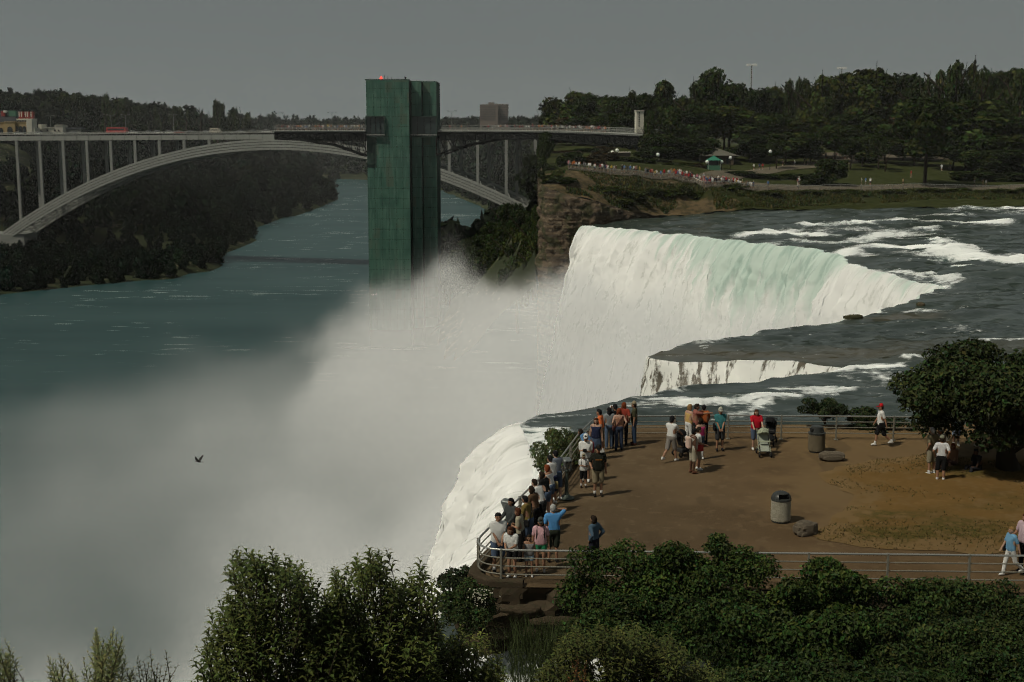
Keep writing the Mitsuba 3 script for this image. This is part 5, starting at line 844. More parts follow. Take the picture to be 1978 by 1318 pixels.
# leafy shoots close to the viewpoint
def shoots(name, label, catg, outline, Y0, Y1, n, leaf, base, seed, per=17, length=0.30, spread=0.7, droop=0.45, edge=40, up=0.42, part='foliage'):
    r = rng(seed); pl = sg.Polygon(outline); b = pl.bounds; tips = []
    ring = resample(np.array(outline, float), max(6.0, pl.exterior.length / max(edge, 1)))
    tips += [(x + r.normal(0, 5), y + r.uniform(-12, 22)) for x, y in ring if y < 1318] if edge else []
    while len(tips) < n:
        x, y = r.uniform(b[0], b[2]), r.uniform(b[1], b[3])
        if pl.contains(sg.Point(x, y)): tips.append((x, y))
    cx = 0.5 * (b[0] + b[2]); P, A, Wd, Ls, Ws, C, st = [], [], [], [], [], [], []
    for k, (x, y) in enumerate(tips):
        Y = r.uniform(Y0, Y1) + (0.5 if k < edge else 0) * 0; top = at(x, y, Y=Y); tilt = np.array([(x - cx) / (b[2] - b[0]) * spread + r.normal(0, 0.16), r.normal(-0.05, 0.16), 1.0]); tilt /= np.linalg.norm(tilt)
        st.append(tube([top - tilt * length * 2.0 + r.normal(0, 0.03, 3), top - tilt * length, top], [0.006, 0.0045, 0.002], 4)); m = per + int(r.integers(-2, 3)); shade = math.exp(r.normal(0, 0.22))
        for j in range(m):
            f = j / m; a0 = j * 2.4 + k; q = top - tilt * length * (f ** 0.9) * 1.15; s = leaf[0] * (0.55 + 0.6 * min(1, f * 2.2)) * r.uniform(0.8, 1.2)
            side = np.array([math.cos(a0), math.sin(a0), 0.0]); d = side + tilt * (up * (1.25 - f) + 0.1); d /= np.linalg.norm(d)
            P.append(q); A.append(d); Wd.append(np.cross(d, [0, 0, 1.0]) if abs(d[2]) < 0.97 else np.array([1.0, 0, 0])); Ls.append(s); Ws.append(s * leaf[1]); C.append(np.array(base) * shade * math.exp(r.normal(0, 0.2)) * (1.25 if f < 0.25 else 1.0) * np.array([r.uniform(0.85, 1.25), 1, 1]))
    mc = blades(np.array(P), np.array(A), unit(np.array(Wd)), np.array(Ls), np.array(Ws), np.array(C), droop)
    t = thing(name, label, catg); obj(part, mc[0], 'leaf_near', t, color=mc[1].clip(0.003, 0.4)); obj('stem', cat(st), 'bark', t); return t
A1 = [(380, 1318), (374, 1240), (398, 1195), (404, 1168), (432, 1140), (438, 1098), (446, 1064), (482, 1056), (510, 1062), (530, 1074), (562, 1074), (592, 1092), (610, 1118), (640, 1128), (668, 1150), (720, 1318)]
A2 = [(620, 1318), (615, 1175), (632, 1130), (650, 1090), (682, 1082), (704, 1052), (744, 1068), (758, 1100), (776, 1122), (792, 1104), (808, 1086), (828, 1095), (846, 1140), (860, 1318)]
A3 = [(800, 1318), (800, 1190), (850, 1215), (885, 1205), (905, 1230), (930, 1212), (955, 1235), (975, 1290), (980, 1318)]
A4 = [(1020, 1318), (1040, 1280), (1066, 1258), (1084, 1222), (1112, 1200), (1128, 1222), (1160, 1196), (1186, 1216), (1222, 1190), (1246, 1228), (1292, 1218), (1330, 1262), (1390, 1290), (1420, 1318)]
low = 1420
def deeper(o): return [(x, low if y >= 1318 else y) for x, y in o]
shoots('shoot_bush', 'tall glossy-leaved bush close to the viewpoint, against the spray', 'bush', deeper(A1), 14.0, 16.0, 620, (0.118, 0.38), (0.050, 0.068, 0.016), 501, edge=34)
shoots('shoot_bush', 'dense glossy foliage joining the two tall bushes at the lower edge', 'bush', [(560, 1420), (575, 1170), (640, 1160), (720, 1170), (800, 1180), (860, 1190), (870, 1420)], 15.6, 17, 330, (0.115, 0.38), (0.050, 0.068, 0.016), 510, edge=10)
shoots('shoot_bush', 'glossy-leaved bush with upright shoots right of the tall one', 'bush', deeper(A2), 14.3, 16.2, 480, (0.115, 0.38), (0.055, 0.073, 0.017), 502, edge=34)
shoots('shoot_bush', 'lower glossy bush beside the glimpse of white channel water', 'bush', deeper(A3), 15.5, 17, 240, (0.115, 0.38), (0.080, 0.098, 0.022), 503, edge=24)
shoots('shoot_bush', 'pale-edged glossy bush in the middle of the lower edge', 'bush', deeper(A4), 16.2, 18, 560, (0.118, 0.38), (0.050, 0.062, 0.015), 504, edge=40)
W1 = [(60, 1420), (75, 1318), (92, 1265), (110, 1245), (130, 1285), (152, 1300), (170, 1230), (186, 1205), (205, 1225), (225, 1198), (240, 1240), (255, 1290), (270, 1420)]
shoots('willow_shrub', 'feathery pale willow shrub in the lower left corner', 'shrub', W1, 14.5, 16.2, 150, (0.085, 0.30), (0.13, 0.15, 0.058), 505, per=30, length=0.46, droop=0.25, edge=26, up=0.8)
shoots('willow_shrub', 'thin willow shoots at the extreme left edge', 'shrub', [(-20, 1420), (-10, 1240), (12, 1232), (26, 1250), (20, 1300), (40, 1420)], 14.5, 15.5, 40, (0.085, 0.30), (0.11, 0.13, 0.05), 506, per=26, length=0.38, droop=0.25, edge=12, up=0.8)
shoots('sumac', 'plant with small paired leaflets right of the willow shrub', 'shrub', [(225, 1420), (240, 1285), (262, 1262), (300, 1268), (325, 1262), (342, 1290), (338, 1420)], 13.8, 15, 80, (0.05, 0.42), (0.034, 0.046, 0.016), 507, per=12, length=0.26, droop=0.3, edge=16, up=0.35)
shoots('sumac', 'dark leafy sprig at the lower left edge', 'shrub', [(0, 1420), (2, 1290), (30, 1278), (52, 1300), (50, 1420)], 13.8, 14.8, 28, (0.05, 0.42), (0.028, 0.038, 0.014), 508, per=12, length=0.24, droop=0.3, edge=8, up=0.35)
shoots('dead_stalk', 'russet withered stalks at the lower edge', 'plant', [(1090, 1330), (1098, 1262), (1108, 1252), (1135, 1262), (1142, 1330)], 15.6, 16.0, 12, (0.045, 0.4), (0.15, 0.060, 0.022), 509, per=14, length=0.2, droop=0.3, edge=6, up=1.5)
r = rng(99); gb = []; gc = []
for k in range(3600):                                           # reedy grass on the bank
    x = r.uniform(940, 1110); p = at(x, r.uniform(1180, 1400), Y=r.uniform(32, 35.5)); h = r.uniform(0.35, 0.8); a = r.uniform(0, 6.28); w = 0.012; dx, dy = math.cos(a) * w, math.sin(a) * w; l = r.normal(0, 0.16, 2)
    if (x - 955) ** 2 / 900 < 1 and r.uniform() < 0.8: continue
    gb += [p - [dx, dy, h], p + [dx, dy, -h], p + [l[0], l[1], 0]]; gc += [np.array([0.034, 0.044, 0.018]) * math.exp(r.normal(0, 0.3))] * 3
obj('bank_grass', (np.array(gb), np.arange(len(gb)).reshape(-1, 3)), 'leaf_far', color=np.array(gc), kind='stuff', label='long reedy grass on the bank below the rail corner')
r = rng(98); gb = []; gc = []                                    # rough grass tussocks on the far slope
fx = rng(97).uniform(8, 118, 26000); fy = np.interp(fx, RAIL[:, 0], RAIL[:, 1]) - rng(96).uniform(0.4, 13, 26000)
q = np.stack([fx, fy], 1); q = q[shapely.contains_xy(park_poly.buffer(-0.8), fx, fy)]; q = q[meshkit.fbm(np.c_[q * 0.16, q[:, :1] * 0], 3, 4) > np.interp(q[:, 0], [8, 45, 60], [0.44, 0.46, 0.36])]
z = park_level(q[:, 0], q[:, 1]); h = r.uniform(0.25, 0.7, len(q)); a = r.uniform(0, 6.28, len(q)); dx, dy = np.cos(a) * 0.22, np.sin(a) * 0.22
v = np.stack([np.c_[q[:, 0] - dx, q[:, 1] - dy, z - 0.2], np.c_[q[:, 0] + dx, q[:, 1] + dy, z - 0.2], np.c_[q + r.normal(0, 0.15, (len(q), 2)), z + h]], 1).reshape(-1, 3)
obj('grass', (v, np.arange(len(v)).reshape(-1, 3)), 'leaf_far', color=np.repeat(leaf_tint(len(q), r, (0.052, 0.058, 0.020), 0.3, 0.3), 3, 0), kind='stuff', label='rough grass on the slope of the far park')
# ---------------------------------------------------------------- people
scene['cloth'] = two({'type': 'principled', 'base_color': VC, 'roughness': 0.9, 'specular': 0.1})
scene['skin'] = two({'type': 'principled', 'base_color': VC, 'roughness': 0.55, 'specular': 0.3})
def ball(c, r, n=10): return m3.Manifold.sphere(float(r), n).translate(tuple(float(x) for x in c))
def limb(*cr, n=10):
    """Tapered chain through (centre, radius) pairs."""
    return m3.Manifold.batch_boolean([m3.Manifold.batch_hull([ball(*cr[i], n), ball(*cr[i + 1], n)]) for i in range(len(cr) - 1)], m3.OpType.Add)
def tri(m):
    q = m.to_mesh(); return trimesh.Trimesh(np.array(q.vert_properties[:, :3], float), np.array(q.tri_verts), process=False)
def softened(m, edge, it=5):
    t = tri(m.refine_to_length(edge)); t.merge_vertices(); trimesh.smoothing.filter_taubin(t, 0.5, 0.53, it); return t
V3 = lambda *a: np.array(a, float)
def rotx(p, a, o): p = p - o; return np.array([p[0], p[1] * math.cos(a) + p[2] * math.sin(a), -p[1] * math.sin(a) + p[2] * math.cos(a)]) + o
def ik(s, h, l1, l2, hint):
    d = h - s; L = min(np.linalg.norm(d), (l1 + l2) * 0.995); d = d / (np.linalg.norm(d) + 1e-9); h = s + d * L
    c = (l1 ** 2 + L ** 2 - l2 ** 2) / (2 * L); e = math.sqrt(max(l1 ** 2 - c ** 2, 0)); k = hint - d * (hint @ d); k /= np.linalg.norm(k) + 1e-9
    return s + d * c + k * e, h
ARMS = {'down': (V3(.27, .02, .84), V3(.27, .02, .84)), 'rail': (V3(.20, .36, 1.04), V3(.20, .36, 1.04)), 'clasp': (V3(.05, .24, .93), V3(.05, .26, .95)), 'camera': (V3(.07, .20, 1.58), V3(.07, .20, 1.58)),
        'onehead': (V3(.16, .12, 1.60), V3(.24, .14, 1.02)), 'hip': (V3(.23, .0, 1.0), V3(.23, .0, 1.0)), 'point': (V3(.12, .66, 1.42), V3(.26, .05, .86)), 'push': (V3(.20, .45, 1.02), V3(.20, .45, 1.02)), 'chest': (V3(.06, .20, 1.22), V3(.06, .22, 1.18)),
        'bent': (V3(.26, .26, 1.08), V3(.27, .02, .84)), 'lap': (V3(.13, .34, .72), V3(.13, .34, .72)), 'swing': (V3(.26, .22, .90), V3(.26, -.18, .88)), 'elbows': (V3(.07, .34, 1.16), V3(.07, .34, 1.16))}
def person(label, px, py, h=1.72, face=180.0, arms='down', pose='stand', lean=0.0, fat=1.0, shirt=(.6, .6, .58), sleeve='short', bottom='shorts', pants=(.1, .1, .1), shoes=(.5, .5, .5), socks=None, hair=(.03, .02, .015), hairstyle='short', hat=None, skin=(.36, .21, .14), bag=None, group=None, xy=None, z=0.0, look=0.0, dress=False):
    """Face: 0 looks away from the viewpoint, 90 to the right, 180 towards it."""
    s = h / 1.75; R = rng(int(abs(px * 7 + py * 13)) + 1); kid = h < 1.4
    hip = .93; sit = pose == 'sit'
    drop = .0
    legs = {}
    for sx in (-1, 1):
        hj = V3(.095 * sx * fat, 0, hip)
        if pose == 'walk': a = .30 * sx; kn = hj + V3(0, math.sin(a) * .45, -math.cos(a) * .45); b = a - (.15 if sx > 0 else .55); an = kn + V3(0, math.sin(b) * .42, -math.cos(b) * .42)
        elif sit: kn = hj + V3(.06 * sx, .40, .10); an = kn + V3(.02 * sx, .12, -.42)
        else: j = R.uniform(-.04, .05); kn = V3(.105 * sx, .015 + j, .49); an = V3(.115 * sx, -.015 + j, .085)
        legs[sx] = (hj, kn, an)
    if sit: drop = hip - .14; 
    low_ = min(legs[-1][2][2], legs[1][2][2]) - .085 if not sit else 0
    o = V3(0, 0, 1.0); up = lambda p: rotx(p, lean, o)
    sh = {sx: up(V3(.185 * sx * (0.5 + 0.5 * fat), 0, 1.43)) for sx in (-1, 1)}
    neck, head = up(V3(0, .0, 1.50)), up(V3(0, .035, 1.635))
    hands = {}
    for sx, tgt in zip((1, -1), ARMS[arms]):
        g = tgt * V3(sx, 1, 1)
        if arms in ('camera', 'onehead', 'chest', 'point', 'elbows'): g = up(g)
        if arms == 'lap' and not sit: g = g + V3(0, 0, .2)
        e, hd = ik(sh[sx], g, .29, .26, V3(.35 * sx, -.5, -.75)); hands[sx] = (e, hd)
    # bare body: one surface
    f2 = fat
    parts = [limb((up(V3(0, 0, 1.40)), .062), (neck, .055), (head - up(V3(0, 0, 0)) + up(V3(0, 0, 0)) + V3(0, -.01, -.05), .06)), m3.Manifold.batch_hull([ball(head + V3(0, .0, .03), .092), ball(head + V3(0, .035, -.04), .066), ball(head + V3(0, .05, -.075), .038)]), ball(head + V3(0, .105, -.015), .016, 6), ball(head + V3(.088, -.005, -.01), .022, 6), ball(head + V3(-.088, -.005, -.01), .022, 6)]
    parts.append(m3.Manifold.batch_hull([ball(sh[1] * V3(.8, 1, 1), .075), ball(sh[-1] * V3(.8, 1, 1), .075), ball(up(V3(0, .02 * f2, 1.25)), .125 * f2), ball(V3(.06, 0, 1.0), .11 * f2), ball(V3(-.06, 0, 1.0), .11 * f2), ball(V3(.06, 0, .92), .105 * f2), ball(V3(-.06, 0, .92), .105 * f2)]))
    for sx in (-1, 1):
        hj, kn, an = legs[sx]; e, hd = hands[sx]; d = unit(hd - e)
        parts += [limb((hj, .088 * f2), (kn, .056), (kn * .55 + an * .45 + V3(0, -.012, 0), .052), (an, .036)), limb((sh[sx], .056), (e, .042), (e * .5 + hd * .5, .038), (hd, .027))]
        side = unit(np.cross(d, V3(0, 1, .2))); pal = hd + d * .045
        parts.append(m3.Manifold.batch_hull([ball(hd, .026, 6), ball(pal + side * .022, .017, 6), ball(pal - side * .022, .017, 6)]))
        for k in range(4):                                     # fingers and thumb
            q = pal + side * (.026 - .0175 * k); L = (.062, .072, .066, .05)[k]; b_ = unit(d + V3(0, .12, -.25)); parts.append(limb((q, .0095), (q + d * L * .55, .009), (q + d * L * .55 + b_ * L * .45, .0075), n=6))
        parts.append(limb((hd + d * .015 + V3(-.02 * sx, .008, 0), .011), (hd + d * .055 + V3(-.045 * sx, .018, 0), .009), n=6))
    body = softened(m3.Manifold.batch_boolean(parts, m3.OpType.Add), .045 if not kid else .05, 3)
    # clothes
    def shell(k): return [m3.Manifold.batch_hull([ball(sh[1] * V3(.84, 1, 1), .082 + k), ball(sh[-1] * V3(.84, 1, 1), .082 + k), ball(up(V3(.05, .02, 1.25)), .118 * f2 + k), ball(up(V3(-.05, .02, 1.25)), .118 * f2 + k)]), m3.Manifold.batch_hull([ball(up(V3(.05, .02, 1.25)), .118 * f2 + k), ball(up(V3(-.05, .02, 1.25)), .118 * f2 + k), ball(V3(.075, .01, .97), .115 * f2 + k), ball(V3(-.075, .01, .97), .115 * f2 + k)])]
    sm = shell(.012)
    for sx in (-1, 1):
        e, hd = hands[sx]
        if sleeve == 'short': sm.append(limb((sh[sx], .074), (sh[sx] * .30 + e * .70, .064)))
        if sleeve == 'long': sm.append(limb((sh[sx], .072), (e, .056), (e * .12 + hd * .88, .044)))
    top = m3.Manifold.batch_boolean(sm, m3.OpType.Add)
    top = top - m3.Manifold.cube((2, 2, .6)).translate((-1, -1, .27 + .0)) if sit is None else top
    top = top.trim_by_plane((0, 0, 1), .86 if not dress else .55)
    if sleeve == 'none': top = top.trim_by_plane(tuple(-up(V3(0, 0, 1)) + up(V3(0, 0, 0))), -(1.40 * s / s))
    pm = [m3.Manifold.batch_hull([ball(V3(sx * .072, 0, z_), .112 * f2 + .012) for sx in (-1, 1) for z_ in (.93, 1.0)])]
    for sx in (-1, 1):
        hj, kn, an = legs[sx]
        if bottom in ('shorts', 'short_shorts'): f = .92 if bottom == 'shorts' else .45; pm.append(limb((hj, .105 * f2), (hj * (1 - f) + kn * f, .088 + .008 * f2)))
        elif bottom == 'long': pm.append(limb((hj, .102 * f2), (kn, .078), (kn * .08 + an * .92, .062)))
        elif bottom == 'skirt': pm.append(m3.Manifold.batch_hull([ball(legs[q][0], .11 * f2) for q in (-1, 1)] + [ball(legs[q][1] + V3(.03 * q, 0, .08), .10) for q in (-1, 1)]))
        elif bottom == 'long_skirt': pm.append(m3.Manifold.batch_hull([ball(legs[q][0], .11 * f2) for q in (-1, 1)] + [ball(legs[q][2] + V3(.04 * q, 0, .16), .11) for q in (-1, 1)]))
    low_wear = m3.Manifold.batch_boolean(pm, m3.OpType.Add).trim_by_plane((0, 0, -1), -1.06)
    M = np.eye(4); a = -math.radians(face); M[:3, :3] = np.array([[math.cos(a), -math.sin(a), 0], [math.sin(a), math.cos(a), 0], [0, 0, 1]]) * s
    g = at(px, py, z=z)[:2] if xy is None else np.asarray(xy, float)
    M[:3, 3] = (g[0], g[1], z - (drop * s if sit else low_ * s))
    t = thing('person', label, 'person', group)
    def put(name, m, col, b='cloth', par=t, sm_=True, jit=True):
        m = tri(m) if hasattr(m, 'to_mesh') else m; v = np.array(m.vertices); col = np.tile(np.asarray(col, float), (len(v), 1)) if np.ndim(col) == 1 else col
        m = trimesh.Trimesh(v @ M[:3, :3].T + M[:3, 3], m.faces, process=False)
        return obj(name, m, b, par, smooth=sm_, color=col.clip(.003, .85))
    skin = np.array(skin); bc = np.tile(skin, (len(body.vertices), 1)); bv = body.vertices - head
    for ex in (-.036, .036): bc[np.linalg.norm(bv - [ex, .088, .012], axis=1) < .024] *= .22
    bc[np.linalg.norm((bv - [0, .09, -.062]) * [.7, 1, 1.6], axis=1) < .028] *= [.75, .45, .45]
    put('body', body, bc, 'skin')
    put('shirt' if sleeve != 'none' else 'vest_top', top.refine_to_length(.11), shirt); put({'shorts': 'shorts', 'short_shorts': 'shorts', 'long': 'trousers'}.get(bottom, 'skirt'), low_wear, pants)
    for sx in (-1, 1):
        hj, kn, an = legs[sx]; fwd = unit(V3(0, 1, 0)); put('shoe', m3.Manifold.batch_hull([ball(an + V3(0, -.035, -.045), .042, 8), ball(an + V3(0, .05, -.045), .042, 8), ball(an + V3(.01 * sx, .135, -.052), .036, 8), ball(an + V3(0, -.005, .0), .045, 8)]), shoes)
        if socks is not None: put('sock', limb((an + V3(0, 0, .02), .046), (an * .8 + kn * .2, .05)), socks)
    if hair is not None:
        hm = [m3.Manifold.batch_hull([ball(head + V3(0, -.018, .045), .098), ball(head + V3(0, -.045, -.02), .075), ball(head + V3(0, .035, .085), .058)])]
        if hairstyle == 'long': hm.append(m3.Manifold.batch_hull([ball(head + V3(0, -.05, .03), .085), ball(head + V3(.055, -.06, -.16), .05), ball(head + V3(-.055, -.06, -.16), .05), ball(head + V3(0, -.085, -.27), .045)]))
        if hairstyle == 'bob': hm.append(m3.Manifold.batch_hull([ball(head + V3(0, -.03, .02), .098), ball(head + V3(.06, -.03, -.09), .052), ball(head + V3(-.06, -.03, -.09), .052)]))
        hr = m3.Manifold.batch_boolean(hm, m3.OpType.Add) - m3.Manifold.batch_hull([ball(head + V3(0, .13, -.02), .075), ball(head + V3(0, .12, -.10), .07)]); put('hair', hr, hair)
    if hat is not None:
        kind, hc = hat; crown_ = m3.Manifold.batch_hull([ball(head + V3(0, -.012, .075), .098), ball(head + V3(0, -.012, .10), .09)]).trim_by_plane((0, 0, 1), float(head[2] + .045))
        put('cap' if kind == 'cap' else 'hat', crown_, hc)
        br_ = m3.Manifold.batch_hull([ball(head + V3(-.06, .07, .052), .012, 6), ball(head + V3(.06, .07, .052), .012, 6), ball(head + V3(.04, .18, .035), .010, 6), ball(head + V3(-.04, .18, .035), .010, 6)]) if kind == 'cap' else m3.Manifold.cylinder(.016, .165, .17, 20).translate(tuple(float(x) for x in head + V3(0, 0, .045)))
        put('visor' if kind == 'cap' else 'brim', br_, np.asarray(hc) * .8)
    if bag is not None:
        kind, bcol = bag; at_ = up
        if kind == 'backpack':
            b_ = m3.Manifold.batch_hull([ball(up(V3(x, -.17 * f2 - .06 * k, z_)), .05) for x in (-.11, .11) for k in (0, 1) for z_ in (1.05, 1.40)]); put('backpack', b_, bcol)
            for sx in (-1, 1): put('backpack_strap', limb((up(V3(.10 * sx, -.10, 1.47)), .02), (up(V3(.11 * sx, .05, 1.50)), .02), (up(V3(.12 * sx, .145 * f2, 1.30)), .02), (up(V3(.13 * sx, .10 * f2, 1.08)), .02), n=6), np.asarray(bcol) * .8)
        elif kind == 'shoulder': put('shoulder_bag', m3.Manifold.batch_hull([ball(V3(.24 * f2, y, z_), .035) for y in (-.13, .13) for z_ in (.86, 1.08)]), bcol); put('bag_strap', limb((V3(.23, 0, 1.08), .012), (up(V3(.16, -.02, 1.50)), .014), n=6), bcol)
        elif kind == 'cross': put('bag_strap', limb((up(V3(.15, -.09 * f2, 1.47)), .018), (up(V3(0, -.152 * f2, 1.25)), .018), (V3(-.16 * f2, -.10, 1.0), .018), n=6), bcol); put('hip_bag', m3.Manifold.batch_hull([ball(V3(-.23 * f2, y, z_), .035) for y in (-.1, .1) for z_ in (.85, 1.0)]), bcol)
        elif kind == 'hand': hd = hands[1][1]; put('carrier_bag', m3.Manifold.batch_hull([ball(hd + V3(x, y, z_), .02, 8) for x in (-.03, .03) for y in (-.12, .12) for z_ in (-.38, -.14)]), bcol); put('bag_handle', limb((hd + V3(0, 0, -.02), .008), (hd + V3(0, .07, -.14), .008), n=6), bcol)
        elif kind == 'camera': put('camera', m3.Manifold.batch_hull([ball((hands[1][1] + hands[-1][1]) / 2 + V3(x, y, z_), .02, 8) for x in (-.05, .05) for y in (.03, .10) for z_ in (.0, .07)]), bcol)
    return t, M
W, GR, BK, NV, DN, KH, OL, TL = (.62, .62, .60), (.26, .27, .28), (.012, .012, .013), (.02, .025, .06), (.07, .10, .16), (.24, .20, .13), (.055, .055, .03), (.04, .16, .17)
AUB, DBR, BLN, GRY, RDH = (.07, .025, .012), (.022, .015, .010), (.25, .15, .06), (.32, .32, .31), (.16, .04, .015)
LT, TN, DKS = (.42, .26, .19), (.30, .16, .10), (.09, .045, .028)
P = person
P('man in white T-shirt and denim shorts with hands clasped at the curved rail corner', 962, 1106, 1.80, 165, 'clasp', fat=1.12, shirt=W, pants=DN, shoes=BK, socks=W, hair=BK, skin=TN)
P('auburn-haired girl in white T-shirt and black shorts leaning on the near rail', 990, 1116, 1.58, 205, 'elbows', lean=.25, shirt=W, pants=BK, shoes=W, hair=AUB, hairstyle='bob', skin=TN, bottom='short_shorts')
P('small girl in grey top and pale blue shorts standing at the near rail', 1022, 1114, 1.25, 178, 'down', shirt=(.2, .19, .19), sleeve='none', pants=(.32, .42, .5), shoes=W, hair=DBR, hairstyle='long', skin=TN, bottom='short_shorts')
P('woman in pink T-shirt, green shorts and grey cap with backpack straps', 1044, 1104, 1.60, 182, 'down', shirt=(.55, .33, .36), pants=(.03, .22, .10), shoes=(.35, .33, .30), hair=DBR, hairstyle='bob', hat=('cap', (.06, .065, .06)), bag=('backpack', (.03, .03, .03)), skin=TN, bottom='short_shorts')
P('grey-haired man in bright blue T-shirt seen from behind, one hand raised to his face', 1068, 1086, 1.76, 350, 'onehead', fat=1.15, shirt=(.085, .26, .53), pants=(.035, .042, .03), shoes=BK, hair=GRY, skin=TN)
P('woman in blue-grey top and dark jacket standing alone at the near rail', 1147, 1100, 1.62, 310, 'hip', shirt=(.06, .10, .14), sleeve='long', pants=(.015, .016, .025), shoes=(.25, .02, .04), hair=DBR, hairstyle='bob', skin=TN, bottom='long_skirt')
P('auburn-haired woman in cream top and dark skirt beside the corner coin viewer', 1006, 1083, 1.62, 285, 'chest', lean=.12, shirt=(.33, .30, .22), pants=(.014, .012, .012), shoes=BK, hair=AUB, hairstyle='bob', skin=TN, bottom='long_skirt')
P('dark-haired man in yellow-brown patterned shirt with a bag strap across his back', 1022, 1062, 1.70, 300, 'rail', lean=.2, shirt=(.17, .125, .04), pants=DN, shoes=BK, hair=BK, bag=('cross', BK), skin=TN)
P('long-haired dark woman in sunglasses behind the corner coin viewer', 988, 1064, 1.66, 225, 'rail', shirt=(.05, .055, .055), sleeve='long', pants=BK, shoes=BK, hair=BK, hairstyle='long', skin=TN, bottom='long')
P('dark-haired person in brown top with a black bag on the hip at the left rail', 1034, 1040, 1.68, 305, 'rail', lean=.2, shirt=(.10, .06, .035), pants=BK, shoes=BK, hair=DBR, hairstyle='bob', bag=('shoulder', BK), skin=TN)
P('man in white T-shirt and dark shorts bending over the left rail', 1046, 1028, 1.76, 300, 'rail', lean=.38, fat=1.12, shirt=W, pants=(.03, .032, .035), shoes=BK, hair=DBR, skin=LT)
P('woman in black T-shirt and denim shorts leaning on the left rail', 1056, 1006, 1.66, 305, 'rail', lean=.3, shirt=BK, pants=DN, shoes=W, hair=DBR, hairstyle='bob', skin=LT, bottom='short_shorts')
P('woman in white vest top with a tan shoulder bag at the left rail', 1064, 990, 1.64, 300, 'rail', lean=.22, shirt=W, sleeve='none', pants=DN, shoes=W, hair=RDH, hairstyle='bob', bag=('shoulder', (.32, .25, .12)), skin=TN, bottom='short_shorts')
P('person in white T-shirt and navy shorts beside the man in grey-blue', 1068, 974, 1.70, 310, 'rail', lean=.2, shirt=W, pants=NV, shoes=W, hair=BK, skin=TN)
P('slim man in grey-blue T-shirt and denim shorts, farthest of the left rail group', 1076, 966, 1.74, 320, 'rail', lean=.12, shirt=(.17, .19, .23), pants=DN, shoes=W, hair=BK, skin=LT)
P('boy in white T-shirt and black shorts with a black backpack', 1127, 942, 1.22, 185, 'chest', shirt=W, pants=BK, shoes=(.03, .02, .015), socks=W, hair=DBR, hat=('cap', KH), bag=('backpack', BK), skin=TN)
P('man in white T-shirt and white cap holding binoculars behind the boy', 1131, 930, 1.74, 190, 'chest', fat=1.1, shirt=W, pants=(.12, .10, .08), shoes=W, hair=DBR, hat=('cap', W), bag=('camera', BK), skin=TN)
t_, M_ = P('man in black T-shirt, khaki shorts and black cap striding towards the viewer', 1155, 958, 1.80, 178, 'bent', fat=1.12, shirt=(.018, .019, .014), pants=KH, shoes=(.02, .015, .012), socks=W, hair=DBR, hat=('cap', BK), skin=TN)
mk = cat([box(.022, .006, R_, (x, .176, 1.315)) for x, R_ in ((-.10, .035), (-.07, .045), (-.035, .03), (0, .045), (.035, .04), (.07, .03), (.10, .045))]); mk.apply_transform(M_); obj('print', mk, 'cloth', t_, color=(.30, .11, .02))
P('woman in light blue T-shirt stooping at the rail behind the man in white cap', 1140, 905, 1.66, 300, 'rail', lean=.75, shirt=(.09, .20, .36), pants=(.25, .03, .05), shoes=W, hair=DBR, hairstyle='bob', skin=TN)
P('woman in navy strap top and denim skirt facing the viewer', 1151, 888, 1.66, 190, 'down', shirt=NV, sleeve='none', pants=DN, shoes=W, hair=AUB, hairstyle='bob', skin=LT, bottom='skirt')
P('man in orange shirt, khaki shorts and white trainers at the left rail', 1161, 876, 1.78, 285, 'onehead', lean=.1, shirt=(.58, .14, .045), pants=(.13, .10, .06), shoes=W, socks=W, hair=BK, skin=TN)
P('woman with long black hair in grey shirt and jeans seen from behind', 1176, 867, 1.68, 350, 'bent', shirt=(.22, .24, .25), sleeve='long', pants=(.09, .13, .20), shoes=(.1, .1, .1), hair=BK, hairstyle='long', bottom='long', skin=TN)
P('man in dark clothes holding a white camera up beside the long-haired woman', 1188, 864, 1.76, 330, 'camera', shirt=BK, pants=BK, shoes=BK, hair=BK, bag=('camera', (.7, .7, .7)), bottom='long', skin=TN)
P('woman in orange and grey top and jeans seen from behind at the rail end', 1195, 870, 1.70, 355, 'hip', shirt=(.33, .17, .11), sleeve='none', pants=(.035, .05, .09), shoes=BK, hair=RDH, hairstyle='bob', bag=('cross', (.10, .04, .04)), bottom='long', skin=LT)
P('red-haired person in red top behind the woman in orange', 1204, 860, 1.76, 20, 'hip', shirt=(.25, .04, .025), pants=BK, shoes=BK, hair=RDH, hairstyle='bob', skin=TN, bottom='long')
P('man in olive shirt, jeans and khaki cap at the left end of the rail', 1225, 859, 1.76, 280, 'bent', shirt=OL, pants=(.03, .05, .09), shoes=(.08, .03, .02), hair=DBR, hat=('cap', KH), bottom='long', skin=TN)
P('man in printed white T-shirt and plaid shorts pushing a dark pushchair', 1296, 892, 1.76, 40, 'push', pose='walk', shirt=W, pants=(.22, .20, .18), shoes=W, hair=BK, hat=('cap', BK), skin=TN)
P('blond woman in yellow top and white trousers with a foot on the far rail', 1330, 862, 1.72, 60, 'bent', shirt=(.50, .33, .12), sleeve='none', pants=W, shoes=W, hair=BLN, hairstyle='bob', bottom='long', skin=LT)
P('man in faded red shirt pointing to the right with outstretched arm', 1343, 864, 1.78, 90, 'point', shirt=(.28, .10, .08), pants=BK, shoes=BK, hair=DBR, bottom='long', skin=TN)
P('person in orange top half hidden behind the pointing man', 1358, 862, 1.70, 10, 'rail', shirt=(.38, .10, .03), pants=BK, shoes=BK, hair=BK, bottom='long', skin=TN)
P('woman in bright pink vest top and denim shorts seen from behind', 1352, 888, 1.64, 330, 'down', shirt=(.50, .05, .17), sleeve='none', pants=(.06, .08, .12), shoes=W, hair=DBR, hairstyle='bob', skin=LT, bottom='short_shorts')
